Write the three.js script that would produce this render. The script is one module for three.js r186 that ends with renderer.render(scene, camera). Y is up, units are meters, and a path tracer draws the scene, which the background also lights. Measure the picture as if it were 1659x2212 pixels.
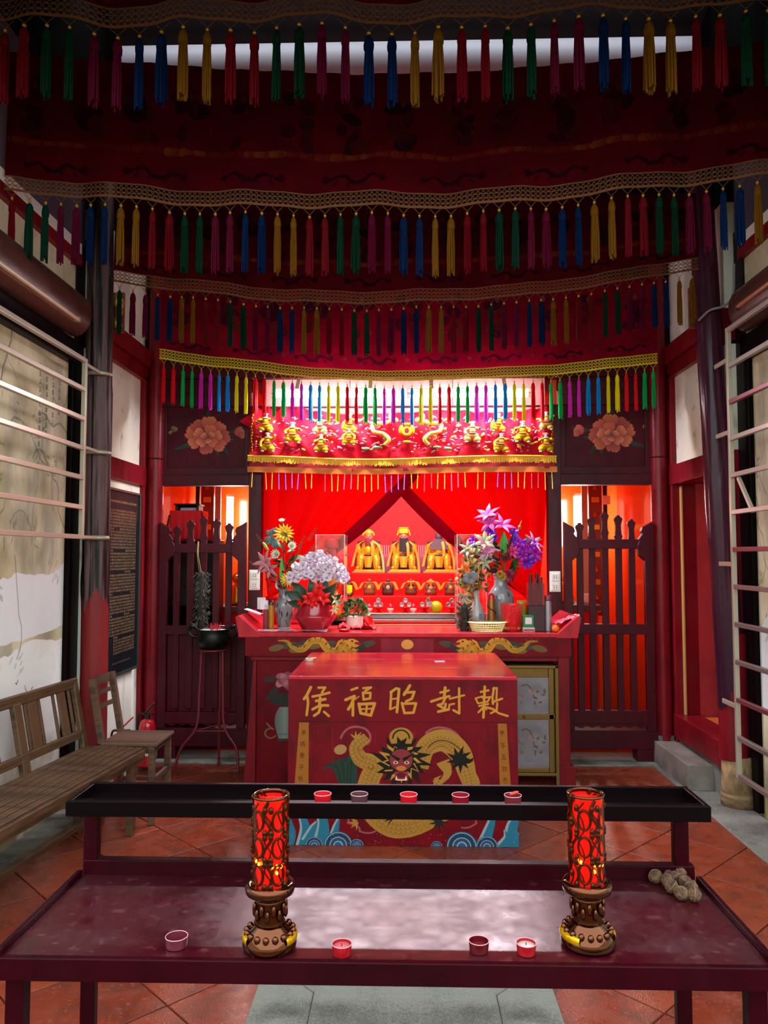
import * as THREE from 'three';
import { RoundedBoxGeometry } from 'three/addons/geometries/RoundedBoxGeometry.js';
import { mergeGeometries } from 'three/addons/utils/BufferGeometryUtils.js';
import { RectAreaLightUniformsLib } from 'three/addons/lights/RectAreaLightUniformsLib.js';
RectAreaLightUniformsLib.init();

// ---------------------------------------------------------------- camera, sky, exposure, large lights
const scene = new THREE.Scene();
const camera = new THREE.PerspectiveCamera(67.28, 1659 / 2212, 0.05, 100);
camera.position.set(0, 1.5, 0);
camera.rotation.order = 'YXZ';
camera.rotation.set(THREE.MathUtils.degToRad(3.2), THREE.MathUtils.degToRad(1.5), 0);
scene.add(camera);
scene.background = new THREE.Color(0.84, 0.98, 0.99);          // overcast sky over the open courtyard behind the camera
scene.backgroundIntensity = 3.7;
const renderer = new THREE.WebGLRenderer({ antialias: true });
renderer.toneMapping = THREE.LinearToneMapping;
renderer.toneMappingExposure = 1.0;
renderer.shadowMap.enabled = true;
const TUBE_LIGHT = 430, TUBE_GLOW = 40, SHRINE_LIGHT = 330, SIDE_LIGHT = 200;

// ---------------------------------------------------------------- helpers
let seed = 7;
const rnd = () => { seed = (seed * 1664525 + 1013904223) >>> 0; return seed / 4294967296; };
const rr = (a, b) => a + (b - a) * rnd();
const D = THREE.MathUtils.degToRad, V = (x, y, z) => new THREE.Vector3(x, y, z);
const lerp = THREE.MathUtils.lerp, clamp = THREE.MathUtils.clamp, PI = Math.PI;
function hash(x, y) { let h = (x * 374761393 + y * 668265263) | 0; h = Math.imul(h ^ (h >>> 13), 1274126177); return ((h ^ (h >>> 16)) >>> 0) / 4294967296; }
function vnoise(x, y) {
  const ix = Math.floor(x), iy = Math.floor(y), fx = x - ix, fy = y - iy, u = fx * fx * (3 - 2 * fx), v = fy * fy * (3 - 2 * fy);
  return lerp(lerp(hash(ix, iy), hash(ix + 1, iy), u), lerp(hash(ix, iy + 1), hash(ix + 1, iy + 1), u), v);
}
function fbm(x, y, n = 4) { let s = 0, a = 0.5, t = 0; for (let i = 0; i < n; i++) { s += a * vnoise(x, y); t += a; x = x * 2.03 + 17.1; y = y * 2.03 + 5.7; a *= 0.5; } return s / t; }
const ss = THREE.MathUtils.smoothstep;
const hex3 = (h) => { const n = parseInt(h.slice(1), 16); return [n >> 16, (n >> 8) & 255, n & 255]; };
const mix3 = (a, b, t) => a.map((v, i) => v + (b[i] - v) * t);
function canvas(w, h) { const c = document.createElement('canvas'); c.width = w; c.height = h; return c; }
function pixelCanvas(w, h, f) {
  const c = canvas(w, h), x = c.getContext('2d'), im = x.createImageData(w, h);
  for (let j = 0, o = 0; j < h; j++) for (let i = 0; i < w; i++, o += 4) { const p = f(i, j); im.data[o] = p[0]; im.data[o + 1] = p[1]; im.data[o + 2] = p[2]; im.data[o + 3] = p[3] === undefined ? 255 : p[3]; }
  x.putImageData(im, 0, 0); return c;
}
function toTex(c, { srgb = true, size = null, clampEdge = false } = {}) {     // size: metres that the picture covers
  const t = new THREE.CanvasTexture(c);
  if (srgb) t.colorSpace = THREE.SRGBColorSpace;
  t.magFilter = THREE.LinearFilter;
  t.wrapS = t.wrapT = clampEdge ? THREE.ClampToEdgeWrapping : THREE.MirroredRepeatWrapping;
  if (size) t.repeat.set(1 / size[0], 1 / size[1]);
  return t;
}
const M = (color, roughness = 0.6, o = {}) => new THREE.MeshPhysicalMaterial({ color, roughness, metalness: 0, side: THREE.DoubleSide, ...o });
function glass(o = {}) { return new THREE.MeshPhysicalMaterial({ color: 0xffffff, roughness: 0.02, transmission: 1, thickness: 0, ior: 1.45, side: THREE.DoubleSide, ...o }); }

const names = {};
function numbered(n) { const k = (names[n] = (names[n] ?? -1) + 1); return k ? n + '_' + String(k).padStart(3, '0') : n; }
function shade(o) { o.castShadow = true; o.receiveShadow = true; return o; }
function thing(name, label, category, p = [0, 0, 0], turn = 0, group) {
  const o = new THREE.Group(); o.name = numbered(name); o.position.set(...p); o.rotation.y = turn; scene.add(o);
  o.userData = { label, category }; if (group) o.userData.group = group; return o;
}
function part(parent, name, geo, m, label) {
  const o = shade(new THREE.Mesh(Array.isArray(geo) ? merge(geo) : geo, m)); o.name = name; parent.add(o); if (label) o.userData.label = label; return o;
}
function single(name, label, category, geo, m, p = [0, 0, 0], turn = 0, group) {
  const o = shade(new THREE.Mesh(Array.isArray(geo) ? merge(geo) : geo, m)); o.name = numbered(name); o.position.set(...p); o.rotation.y = turn; scene.add(o);
  o.userData = { label, category }; if (group) o.userData.group = group; return o;
}
function struct(name, geo, m, parent) {
  const o = shade(new THREE.Mesh(Array.isArray(geo) ? merge(geo) : geo, m)); o.name = parent ? name : numbered(name); (parent || scene).add(o); if (!parent) o.userData.kind = 'structure'; return o;
}
function structGroup(name, p = [0, 0, 0]) { const o = new THREE.Group(); o.name = numbered(name); o.position.set(...p); o.userData.kind = 'structure'; scene.add(o); return o; }
function copy(src, p, turn, label, group) {
  const r = src.clone(); r.name = numbered(src.name.replace(/_\d{3}$/, '')); r.userData = { ...src.userData }; scene.add(r); r.position.set(...p); if (turn !== undefined && turn !== null) r.rotation.y = turn;
  if (label) r.userData.label = label; if (group) r.userData.group = group; return r;
}
function merge(list) {
  return mergeGeometries(list.map((g) => {
    const q = g.index ? g.toNonIndexed() : g; for (const k of Object.keys(q.attributes)) if (!['position', 'normal', 'uv'].includes(k)) q.deleteAttribute(k);
    if (!q.attributes.normal) q.computeVertexNormals();
    if (!q.attributes.uv) q.setAttribute('uv', new THREE.BufferAttribute(new Float32Array(q.attributes.position.count * 2), 2));
    q.morphAttributes = {}; return q;
  }));
}
// uv in metres on the plane each face looks along
function uvm(g0, turn = false) {
  const g = g0.index ? g0.toNonIndexed() : g0, p = g.attributes.position, uv = new Float32Array(p.count * 2), a = V(), b = V(), c = V(), n = V();
  for (let i = 0; i < p.count; i += 3) {
    a.fromBufferAttribute(p, i); b.fromBufferAttribute(p, i + 1); c.fromBufferAttribute(p, i + 2); n.copy(b).sub(a).cross(c.clone().sub(a));
    const ax = Math.abs(n.x), ay = Math.abs(n.y), az = Math.abs(n.z);
    for (let k = 0; k < 3; k++) {
      const v = [a, b, c][k], q = ax > ay && ax > az ? [v.z, v.y] : ay > az ? [v.x, v.z] : [v.x, v.y];
      uv[(i + k) * 2] = turn ? q[1] : q[0]; uv[(i + k) * 2 + 1] = turn ? q[0] : q[1];
    }
  }
  g.setAttribute('uv', new THREE.BufferAttribute(uv, 2)); return g;
}
const rawBox = (x0, x1, y0, y1, z0, z1) => new THREE.BoxGeometry(Math.abs(x1 - x0), Math.abs(y1 - y0), Math.abs(z1 - z0)).translate((x0 + x1) / 2, (y0 + y1) / 2, (z0 + z1) / 2);
function B(x0, x1, y0, y1, z0, z1, r = 0.004) {               // box with softened edges, given by its limits
  const w = Math.abs(x1 - x0), h = Math.abs(y1 - y0), d = Math.abs(z1 - z0), q = Math.min(r, w / 2.5, h / 2.5, d / 2.5);
  const g = r ? new RoundedBoxGeometry(w, h, d, 1, q) : new THREE.BoxGeometry(w, h, d);
  return uvm(g.translate((x0 + x1) / 2, (y0 + y1) / 2, (z0 + z1) / 2));
}
function cyl(r0, r1, h, x, y, z, n = 24) { return new THREE.CylinderGeometry(r1, r0, h, n, 1).translate(x, y + h / 2, z); }   // r0 at the bottom, standing on y
function lathe(pts, n = 32, x = 0, y = 0, z = 0) { return new THREE.LatheGeometry(pts.map((p) => new THREE.Vector2(p[0], p[1])), n).translate(x, y, z); }
function tube(pts, r, n = 24, k = 6, closed = false) { return new THREE.TubeGeometry(new THREE.CatmullRomCurve3(pts.map((p) => (p.isVector3 ? p : V(...p))), closed), n, r, k, closed); }
function bar(a, b, r, k = 8, r2) {                             // straight round bar between two points
  a = V(...a); b = V(...b); const d = b.clone().sub(a), g = new THREE.CylinderGeometry(r2 ?? r, r, d.length(), k, 1);
  return g.applyQuaternion(new THREE.Quaternion().setFromUnitVectors(V(0, 1, 0), d.clone().normalize())).translate(...a.add(b).multiplyScalar(0.5).toArray());
}
function beamBox(a, b, w, h, r = 0.003) {                      // board of section w (sideways) by h between two points
  a = V(...a); b = V(...b); const d = b.clone().sub(a), L = d.length(), m = new THREE.Matrix4(), z = d.clone().normalize();
  let up = Math.abs(z.y) > 0.9 ? V(0, 0, 1) : V(0, 1, 0); const x = up.clone().cross(z).normalize(), y = z.clone().cross(x);
  m.makeBasis(x, y, z).setPosition(a.add(b).multiplyScalar(0.5));
  return uvm(new RoundedBoxGeometry(w, h, L, 1, Math.min(r, w / 3, h / 3))).applyMatrix4(m);
}
function ell(rx, ry, rz, x, y, z, n = 12) { return new THREE.SphereGeometry(1, n, Math.max(6, n * 0.7 | 0)).scale(rx, ry, rz).translate(x, y, z); }
function sheet(nu, nv, f) {                                    // grid surface, f(u, v) -> [x, y, z]
  const g = new THREE.PlaneGeometry(1, 1, nu, nv), p = g.attributes.position;
  for (let i = 0; i < p.count; i++) { const q = f(p.getX(i) + 0.5, 0.5 - p.getY(i)); p.setXYZ(i, q[0], q[1], q[2]); }
  g.computeVertexNormals(); return g;
}
function thicken(g, t) {                                       // a sheet with a back side, t metres behind
  const a = g.clone(), p = a.attributes.position, n = a.attributes.normal;
  for (let i = 0; i < p.count; i++) p.setXYZ(i, p.getX(i) - n.getX(i) * t, p.getY(i) - n.getY(i) * t, p.getZ(i) - n.getZ(i) * t);
  return merge([g.clone(), a]);
}
function shapeOf(pts) { const s = new THREE.Shape(); pts.forEach((p, i) => (i ? s.lineTo(p[0], p[1]) : s.moveTo(p[0], p[1]))); return s; }
function prism(pts, depth, bevel = 0) { return new THREE.ExtrudeGeometry(shapeOf(pts), { depth, bevelEnabled: bevel > 0, bevelSize: bevel, bevelThickness: bevel, bevelSegments: 1, curveSegments: 8 }); }

// ---------------------------------------------------------------- surfaces
const noisy = (w, h, base, alt, scale, amt = 1, oct = 4) => { const a = hex3(base), b = hex3(alt); return pixelCanvas(w, h, (i, j) => mix3(a, b, clamp((fbm(i / w * scale, j / h * scale, oct) - 0.5) * 2.2 * amt + 0.5, 0, 1))); };
const bumpTex = (scale, size, w = 512) => toTex(pixelCanvas(w, w, (i, j) => { const v = fbm(i / w * scale, j / w * scale, 5) * 255; return [v, v, v]; }), { srgb: false, size: [size, size] });
const fineBump = bumpTex(60, 0.6), roughBump = bumpTex(24, 0.8);
function paint(base, dark, rough = 0.42, o = {}) {             // old oil paint on wood, worn in streaks
  const a = hex3(base), b = hex3(dark);
  const c = pixelCanvas(512, 512, (i, j) => { const s = fbm(i / 26, j / 170, 4), q = fbm(i / 90 + 9, j / 90, 4); return mix3(a, b, clamp((s - 0.35) * 1.1 + (q - 0.5) * 1.2, 0, 1)); });
  const r = pixelCanvas(256, 256, (i, j) => { const v = 255 * clamp(rough + (fbm(i / 22, j / 60, 4) - 0.5) * 0.35, 0.1, 1); return [v, v, v]; });
  return M(0xffffff, 1, { map: toTex(c, { size: [1.1, 1.1] }), roughnessMap: toTex(r, { srgb: false, size: [0.9, 0.9] }), bumpMap: fineBump, bumpScale: 0.0006, specularIntensity: 0.45, ...o });
}
const mRed = paint('#7c0f1a', '#5a0814', 0.4), mMaroon = paint('#480a18', '#340612', 0.45), mPillar = paint('#7c141f', '#4e0a16', 0.3);
const mDarkTable = paint('#2e030c', '#180208', 0.35, { specularIntensity: 0.15 }), mBlackWood = M('#0c0507', 0.3, { specularIntensity: 0.12 });
const mGold = M('#d9a520', 0.3, { metalness: 0.75 }), mBrass = M('#7c6030', 0.36, { metalness: 0.7 }), mSteel = M('#b5b5b0', 0.35, { metalness: 0.8 });
const mBlack = M('#0a0a0c', 0.5), mWhite = M('#e8e4dc', 0.5), mPlastic = M('#efeae0', 0.35);
const plasterCanvas = (w, h, f) => pixelCanvas(w, h, (i, j) => {
  const x = i / 160, y = j / 160, n = fbm(x * 1.3, y * 1.3, 5), s = fbm(x * 5 + 4, y * 5, 4);
  let c = mix3([238, 235, 222], [196, 190, 160], clamp((n - 0.52) * 3, 0, 1)); c = mix3(c, [140, 128, 104], clamp((s - 0.66) * 4, 0, 0.7)); return f ? f(c, i / w, j / h, n, s) : c;
});
const mPlaster = M(0xffffff, 0.9, { map: toTex(plasterCanvas(512, 512), { size: [3, 3] }), bumpMap: roughBump, bumpScale: 0.002 });
const mStone = M(0xffffff, 0.85, { map: toTex(pixelCanvas(512, 512, (i, j) => { const n = fbm(i / 60, j / 60, 5), g = hash(i >> 1, j >> 1); return mix3([128, 127, 120], [78, 77, 70], clamp((n - 0.4) * 2 + (g - 0.5) * 0.7, 0, 1)); }), { size: [0.9, 0.9] }), bumpMap: bumpTex(80, 0.6), bumpScale: 0.004 });
function woodTex(a, b, size = 0.8) { const A = hex3(a), C = hex3(b); return toTex(pixelCanvas(512, 512, (i, j) => { const w = fbm(i / 240 + 3, j / 14, 4), f = fbm(i / 40, j / 3, 2); return mix3(A, C, clamp((w - 0.35) * 1.8 + (f - 0.5) * 0.6, 0, 1)); }), { size: [size, size] }); }
const mBenchWood = M(0xffffff, 0.5, { map: woodTex('#5c4028', '#2c1c10'), bumpMap: fineBump, bumpScale: 0.0008 });
const mOldWood = M(0xffffff, 0.7, { map: woodTex('#5d3e28', '#2e1c12'), bumpMap: fineBump, bumpScale: 0.001 });
// ---------------------------------------------------------------- floor
{
  const floor = structGroup('floor');
  struct('bedding', [rawBox(-2.2, 2.2, -0.2, -0.012, -8.6, 3.2)], M('#5a463a', 0.9), floor);
  const U = 0.388, R2 = Math.SQRT1_2, mats = [0, 1, 2, 3].map((k) => {
    const a = [[132, 52, 30], [122, 46, 27], [138, 56, 32], [116, 43, 27]][k];
    const c = pixelCanvas(256, 256, (i, j) => { const n = fbm(i / 40 + k * 9, j / 40, 5), g = fbm(i / 7, j / 7 + k, 3); let q = mix3(a, [92, 44, 32], clamp((n - 0.42) * 1.8, 0, 0.75)); return mix3(q, [188, 122, 90], clamp((g - 0.66) * 2.2, 0, 0.4)); });
    const r = pixelCanvas(128, 128, (i, j) => { const v = 255 * clamp(0.36 + (fbm(i / 16, j / 16 + k * 3, 4) - 0.5) * 0.5, 0.18, 0.8); return [v, v, v]; });
    return M(0xffffff, 1, { map: toTex(c), roughnessMap: toTex(r, { srgb: false }), bumpMap: fineBump, bumpScale: 0.0008 });
  });
  const tile = new RoundedBoxGeometry(U - 0.006, 0.03, U - 0.006, 1, 0.003);
  for (let a = -16; a < 16; a++) for (let b = -10; b < 16; b++) {
    const u = -3.59 + (a + 0.5) * U, v = 2.08 + (b + 0.5) * U, x = (u + v) * R2, z = (u - v) * R2;
    if (x < -2.15 || x > 2.0 || z < -5.95 || z > 0.6) continue;
    if (Math.abs(x) < 0.22 && z > -2.55) continue;
    const t = part(floor, 'tile', tile, mats[(hash(a + 40, b + 40) * 4) | 0]); t.position.set(x, -0.015 - 0.002 * hash(a, b), z); t.rotation.y = PI / 4;
  }
  // grey stone frame let into the floor in the middle of the hall
  const stones = [
    [[-0.51, -2.9], [0.51, -2.9], [0.31, -2.7], [-0.31, -2.7]], [[-0.51, -2.9], [-0.31, -2.7], [-0.31, -0.4], [-0.51, -0.4]], [[0.51, -2.9], [0.51, -0.4], [0.31, -0.4], [0.31, -2.7]],
    [[-0.31, -2.7], [0.31, -2.7], [0.31, -1.4], [-0.31, -1.4]], [[-0.31, -1.4], [0.31, -1.4], [0.31, -0.4], [-0.31, -0.4]],
  ];
  for (const s of stones) {
    const c = s.reduce((q, p) => [q[0] + p[0] / 4, q[1] + p[1] / 4], [0, 0]), sh = s.map((p) => [p[0] + Math.sign(c[0] - p[0]) * 0.004, -(p[1] + Math.sign(c[1] - p[1]) * 0.004)]);
    part(floor, 'stone_slab', uvm(prism(sh, 0.03, 0.003).rotateX(-PI / 2).translate(0, -0.018, 0)), mStone);
  }
  for (const [x0, x1, xs] of [[1.76, 2.05, 1], [-2.05, -1.86, -1]]) for (let k = 0; k < 6; k++) {
    const z0 = -5.75 + k * 0.98 + (xs > 0 ? 0 : 0.3); part(floor, 'kerb_stone', B(x0 + hash(k, 3) * 0.01, x1, -0.03, 0.008, z0, z0 + 0.972, 0.008), mStone);
  }
  for (let k = 0; k < 4; k++) part(floor, 'sill_stone', B(-1.95 + k * 0.975, -0.98 + k * 0.975, -0.03, 0.012, -5.95, -5.6, 0.006), mStone);
  // side rooms behind the gates
  const om = M('#a03a14', 0.25);
  for (let i = 0; i < 10; i++) for (let j = 0; j < 5; j++) { const x = -1.95 + i * 0.4; part(floor, 'tile', B(x, x + 0.396, -0.03, 0.0, -5.96 - j * 0.4 - 0.396, -5.96 - j * 0.4, 0.002), om); }
}
// ---------------------------------------------------------------- side walls, beams and pillars
const wallCanvas = (side) => {                                  // old mural plaster: ink wash, water stains and whitewashed repairs. u: along the wall (near to far), v: up
  const W = 1024, H = 1400;
  const c = plasterCanvas(W, H, (q, u, v, n, s) => {
    const y = 3.5 * (1 - v); let o = mix3(q, [214, 202, 164], 0.7); o = mix3(o, [168, 154, 116], clamp((n - 0.46) * 2.2, 0, 0.6)); o = mix3(o, [128, 130, 118], clamp((fbm(u * 9, v * 5, 5) - 0.52) * 3, 0, 0.5) * (v > 0.25 ? 1 : 0));
    if (side < 0) { const e1 = 1.28 + 0.16 * u * u + (fbm(u * 7, 3) - 0.5) * 0.22, e2 = 0.96 + 0.06 * u + (fbm(u * 9, 8) - 0.5) * 0.1, e3 = 1.04 + 0.03 * u + (fbm(u * 6, 21) - 0.5) * 0.1; if (y < e1 && y > e3) o = mix3(o, [232, 236, 240], 0.92); if (y < e2) o = mix3(q, [236, 238, 236], 0.8); }
    else { const e = 1.15 + (fbm(u * 6, v * 8) - 0.5) * 0.5; if (y < e && y > 0.62) o = mix3(q, [228, 232, 238], 0.85); }
    if (y < 0.5) o = mix3(o, [120, 104, 66], clamp((0.5 - y) * 1.8 * s * 2, 0, 0.75));
    return o;
  });
  const x = c.getContext('2d'); x.lineCap = 'round';
  for (let k = 0; k < 46; k++) {                                // ink branches and rocks
    const bx = hash(k, side + 5) * W, by = H * (0.16 + 0.42 * hash(k, 7)); x.strokeStyle = `rgba(50,50,46,${0.16 + 0.3 * hash(k, 9)})`; x.lineWidth = 1.5 + 5 * hash(k, 11); x.beginPath(); x.moveTo(bx, by);
    let px = bx, py = by, an = hash(k, 12) * 6.3; for (let m = 0; m < 9; m++) { an += (hash(k, m + 20) - 0.5) * 1.5; px += Math.cos(an) * 22; py += Math.sin(an) * 26; x.lineTo(px, py); } x.stroke();
    x.fillStyle = `rgba(60,66,56,${0.12 + 0.18 * hash(k, 13)})`; for (let m = 0; m < 8; m++) { x.beginPath(); x.ellipse(px + (hash(k, m) - 0.5) * 60, py + (hash(m, k) - 0.5) * 60, 5 + 7 * hash(m, 3), 3, an, 0, 7); x.fill(); }
  }
  x.fillStyle = 'rgba(50,46,42,0.55)';                          // brushed columns of writing near the top
  const X0 = side < 0 ? 0.80 : 0.70; for (let col = 0; col < 4; col++) for (let row = 0; row < 11 - col * 2; row++) glyph(x, (X0 + col * 0.036) * W, H * (0.27 + row * 0.0125 + col * 0.004), 15, col * 31 + row, 'rgba(50,46,42,0.6)');
  if (side < 0) { x.strokeStyle = 'rgba(40,36,30,.8)'; x.lineWidth = 2; for (let k = 0; k < 4; k++) { x.beginPath(); let px = (0.72 + 0.04 * k) * W, py = H * (0.765 + 0.006 * k); x.moveTo(px, py); for (let m = 0; m < 5; m++) { px += (hash(k, m) - 0.4) * 18; py += (hash(m, k) - 0.3) * 14; x.lineTo(px, py); } x.stroke(); } }
  return c;
};
function glyph(x, cx, cy, s, k, style, lw = 0.1) {               // a small brushed character of plain strokes
  x.strokeStyle = style; x.lineWidth = Math.max(1, s * lw); x.lineCap = 'round'; x.beginPath();
  const h = (n) => hash(k * 13 + n, k + 77), L = cx - s * 0.42, R = cx + s * 0.42, T = cy - s * 0.42, Bt = cy + s * 0.42;
  const rows = 2 + ((h(1) * 3) | 0); for (let i = 0; i < rows; i++) { const y = lerp(T, Bt, (i + 0.5) / rows); x.moveTo(L + h(i + 2) * s * 0.25, y); x.lineTo(R - h(i + 6) * s * 0.2, y - s * 0.05); }
  x.moveTo(cx + (h(10) - 0.5) * s * 0.4, T); x.lineTo(cx + (h(10) - 0.5) * s * 0.4, Bt);
  if (h(11) > 0.45) { x.moveTo(cx, cy); x.lineTo(L, Bt); x.moveTo(cx, cy); x.lineTo(R, Bt); }
  if (h(12) > 0.5) { x.rect(L + s * 0.1, T + s * 0.1, s * 0.34, s * 0.36); } x.stroke();
}
const wallMat = (side) => { const t = toTex(wallCanvas(side), { clampEdge: true }); return M(0xffffff, 0.92, { map: t, bumpMap: roughBump, bumpScale: 0.003 }); };
for (const s of [-1, 1]) {
  const nm = s < 0 ? 'left' : 'right', X = s < 0 ? -2.03 : 2.06, w = structGroup('wall_' + nm);
  // mural wall beside the courtyard: z -2.7 .. -4.64
  const g = new THREE.BoxGeometry(0.2, 3.5, 2.2).translate(X + s * 0.1, 1.75, -3.54), p = g.attributes.position, uv = g.attributes.uv;
  for (let i = 0; i < p.count; i++) uv.setXY(i, clamp((-p.getZ(i) - 2.44) / 2.2, 0, 1), clamp(p.getY(i) / 3.5, 0, 1));
  struct('mural_plaster', g, wallMat(s), w);
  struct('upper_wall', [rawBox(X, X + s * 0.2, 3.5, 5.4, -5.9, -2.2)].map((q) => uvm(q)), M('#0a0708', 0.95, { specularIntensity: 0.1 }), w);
  const bx = X + s * 0.0;
  struct('wall_board', B(bx - s * 0.012, bx + s * 0.04, 0, 3.5, -4.78, -4.62), M('#1c1016', 0.5, { specularIntensity: 0.3 }), w);                            // upright board against the pillar
  struct('dark_upright', B(bx - s * 0.03, bx + s * 0.03, 0.02, 2.72, -4.60, -4.55), mBlackWood, w);
  // big round beam along the wall with a flat board below
  struct('round_beam', uvm(new THREE.CylinderGeometry(0.13, 0.13, 2.1, 28).rotateX(PI / 2).scale(0.75, 1, 1).translate(s < 0 ? -1.96 : 1.99, 2.93, -3.42)), paint('#54302a', '#361c1c', 0.35), w);
  struct('flat_beam', B(bx - s * 0.05, bx, 2.66, 2.80, -4.6, -2.4), mBlackWood, w);
  struct('ledge', B(bx - s * 0.03, bx + s * 0.02, 3.36, 3.43, -4.64, -2.4), mWhite, w);
  struct('ledge_board', B(bx - s * 0.035, bx + s * 0.02, 3.29, 3.36, -4.64, -2.4), mRed, w);
  struct('loft_board', B(bx - s * 0.02, bx + s * 0.02, 3.44, 4.2, -4.7, -2.4), M('#4d3c4c', 0.8), w);
  // bay between the two pillars
  const A = s < 0 ? -1.945 : 1.965, z0 = -5.72, z1 = -4.74, sg = (a, b) => (s < 0 ? [a, b] : [a, b]);
  const bay = (n, y0, y1, za, zb, d, m) => struct(n, B(A - s * d, A + s * 0.15, y0, y1, za, zb), m, w);
  bay('plaster_panel', 2.14, 2.83, z0 + 0.06, z1, -0.02, mPlaster);
  bay('upper_plaster', 3.02, 3.7, z0, z1, -0.02, mPlaster);
  bay('tie_beam', 2.90, 3.03, z0, z1, 0.045, mRed); bay('tie_board', 2.80, 2.90, z0, z1, 0.02, mRed);
  bay('lintel', 2.01, 2.15, z0, z1, 0.025, mRed);
  bay('frame_post', 0, 2.83, z0 - 0.02, z0 + 0.09, 0.02, mRed);
  if (s < 0) { bay('lower_plaster', 0, 2.01, z0 + 0.06, z1, -0.012, mPlaster); }
  else {
    bay('frame_post', 0, 2.02, z1 - 0.07, z1, 0.02, mRed);
    bay('door_sill', 0.2, 0.36, z0 + 0.06, z1, 0.03, mRed);
    bay('base_course', 0, 0.2, z0 - 0.02, z1, 0.0, mStone);
  }
}
{ // open doorway on the right with a red leaf standing inside
  const d = structGroup('door_1');
  struct('door_leaf', B(2.25, 2.29, 0.36, 2.0, -5.64, -4.85), paint('#b83c42', '#94282e', 0.3), d);
  struct('door_edge', B(2.0, 2.014, 0.36, 2.0, -5.64, -5.60), M('#b98a4e', 0.6), d);
  struct('inner_jamb', B(2.0, 2.26, 0.34, 2.02, -5.70, -5.64), paint('#b83c42', '#94282e', 0.3), d);
  struct('door_leaf_lower', B(2.24, 2.26, 0.36, 0.7, -5.62, -4.9), paint('#93323a', '#702228', 0.5), d);
  struct('room_floor', B(1.98, 2.5, 0.3, 0.345, -5.7, -4.7), M('#c8642a', 0.4), d);
  struct('room_wall', B(2.12, 2.5, 0, 2.2, -4.84, -4.6), mRed, d);
}
function roughColumn(r, h, lean, m, from = 0) {
  const g = new THREE.CylinderGeometry(r, r * 1.04, h - from, 40, 60, false).translate(0, (h + from) / 2, 0), p = g.attributes.position;
  for (let i = 0; i < p.count; i++) { const x = p.getX(i), y = p.getY(i), z = p.getZ(i), a = Math.atan2(z, x), up = ss(y, 1.15, 1.3); const k = 1 + (fbm(a * 3.2 + 20, y * 1.6, 4) - 0.5) * 0.22 * up + (vnoise(a * 9 + 50, y * 1.1) > 0.62 ? -0.07 * up : 0); p.setX(i, x * k + lean * y); p.setZ(i, z * k); }
  g.computeVertexNormals(); return g;
}
const barkC = pixelCanvas(512, 1024, (i, j) => {                // v runs up the pillar: weathered bare wood above, red paint below
  const v = 1 - j / 1024, a = i / 512, s = fbm(a * 26, v * 9, 4), q = fbm(a * 60, v * 30, 3); const y = v * 4.3; let o = mix3([100, 76, 76], [14, 9, 12], clamp((s - 0.38) * 3.4, 0, 1)); o = mix3(o, [130, 110, 112], clamp((q - 0.62) * 3, 0, 0.6));
  const e = 1.22 + (fbm(a * 14, 2) - 0.5) * 0.3; if (y < e) o = mix3([128, 34, 36], [92, 22, 28], clamp((fbm(a * 10, v * 20, 4) - 0.4) * 2, 0, 1)); return o;
});
const barkMat = M(0xffffff, 0.5, { map: toTex(barkC, { clampEdge: true }), bumpMap: roughBump, bumpScale: 0.001, specularIntensity: 0.5 });
{
  const a = structGroup('pillar', [-1.9, 0, -4.72]); struct('shaft', roughColumn(0.078, 4.3, -0.004, barkMat), barkMat, a);
  const b = structGroup('pillar', [2.0, 0, -4.75]); struct('shaft', roughColumn(0.078, 4.3, -0.038, barkMat, 0.29), paint('#4b2032', '#2a1220', 0.3), b);
  struct('shaft_foot', uvm(cyl(0.086, 0.083, 0.75, 0, 0.28, 0).translate(-0.018, 0, 0)), mPillar, b);
  struct('stone_base', lathe([[0, 0], [0.1, 0], [0.1, 0.05], [0.094, 0.1], [0.09, 0.3], [0, 0.3]], 32), M(0xffffff, 0.8, { map: toTex(noisy(256, 256, '#a0815a', '#6c5238', 8), { size: [0.5, 0.5] }) }), b);
  for (const x of [-1.872, 1.885]) {
    const c = structGroup('pillar', [x, 0, -5.72]); struct('shaft', uvm(new THREE.CylinderGeometry(0.06, 0.062, 4.0, 32).translate(0, 2.1, 0)), mPillar, c);
    struct('stone_base', lathe([[0, 0], [0.085, 0], [0.085, 0.1], [0.075, 0.2], [0, 0.2]], 4).rotateY(PI / 4), mStone, c);
    struct('iron_ring', new THREE.TorusGeometry(0.063, 0.006, 8, 32).rotateX(PI / 2).translate(0, 2.22, 0), mMaroon, c);
  }
}
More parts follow.
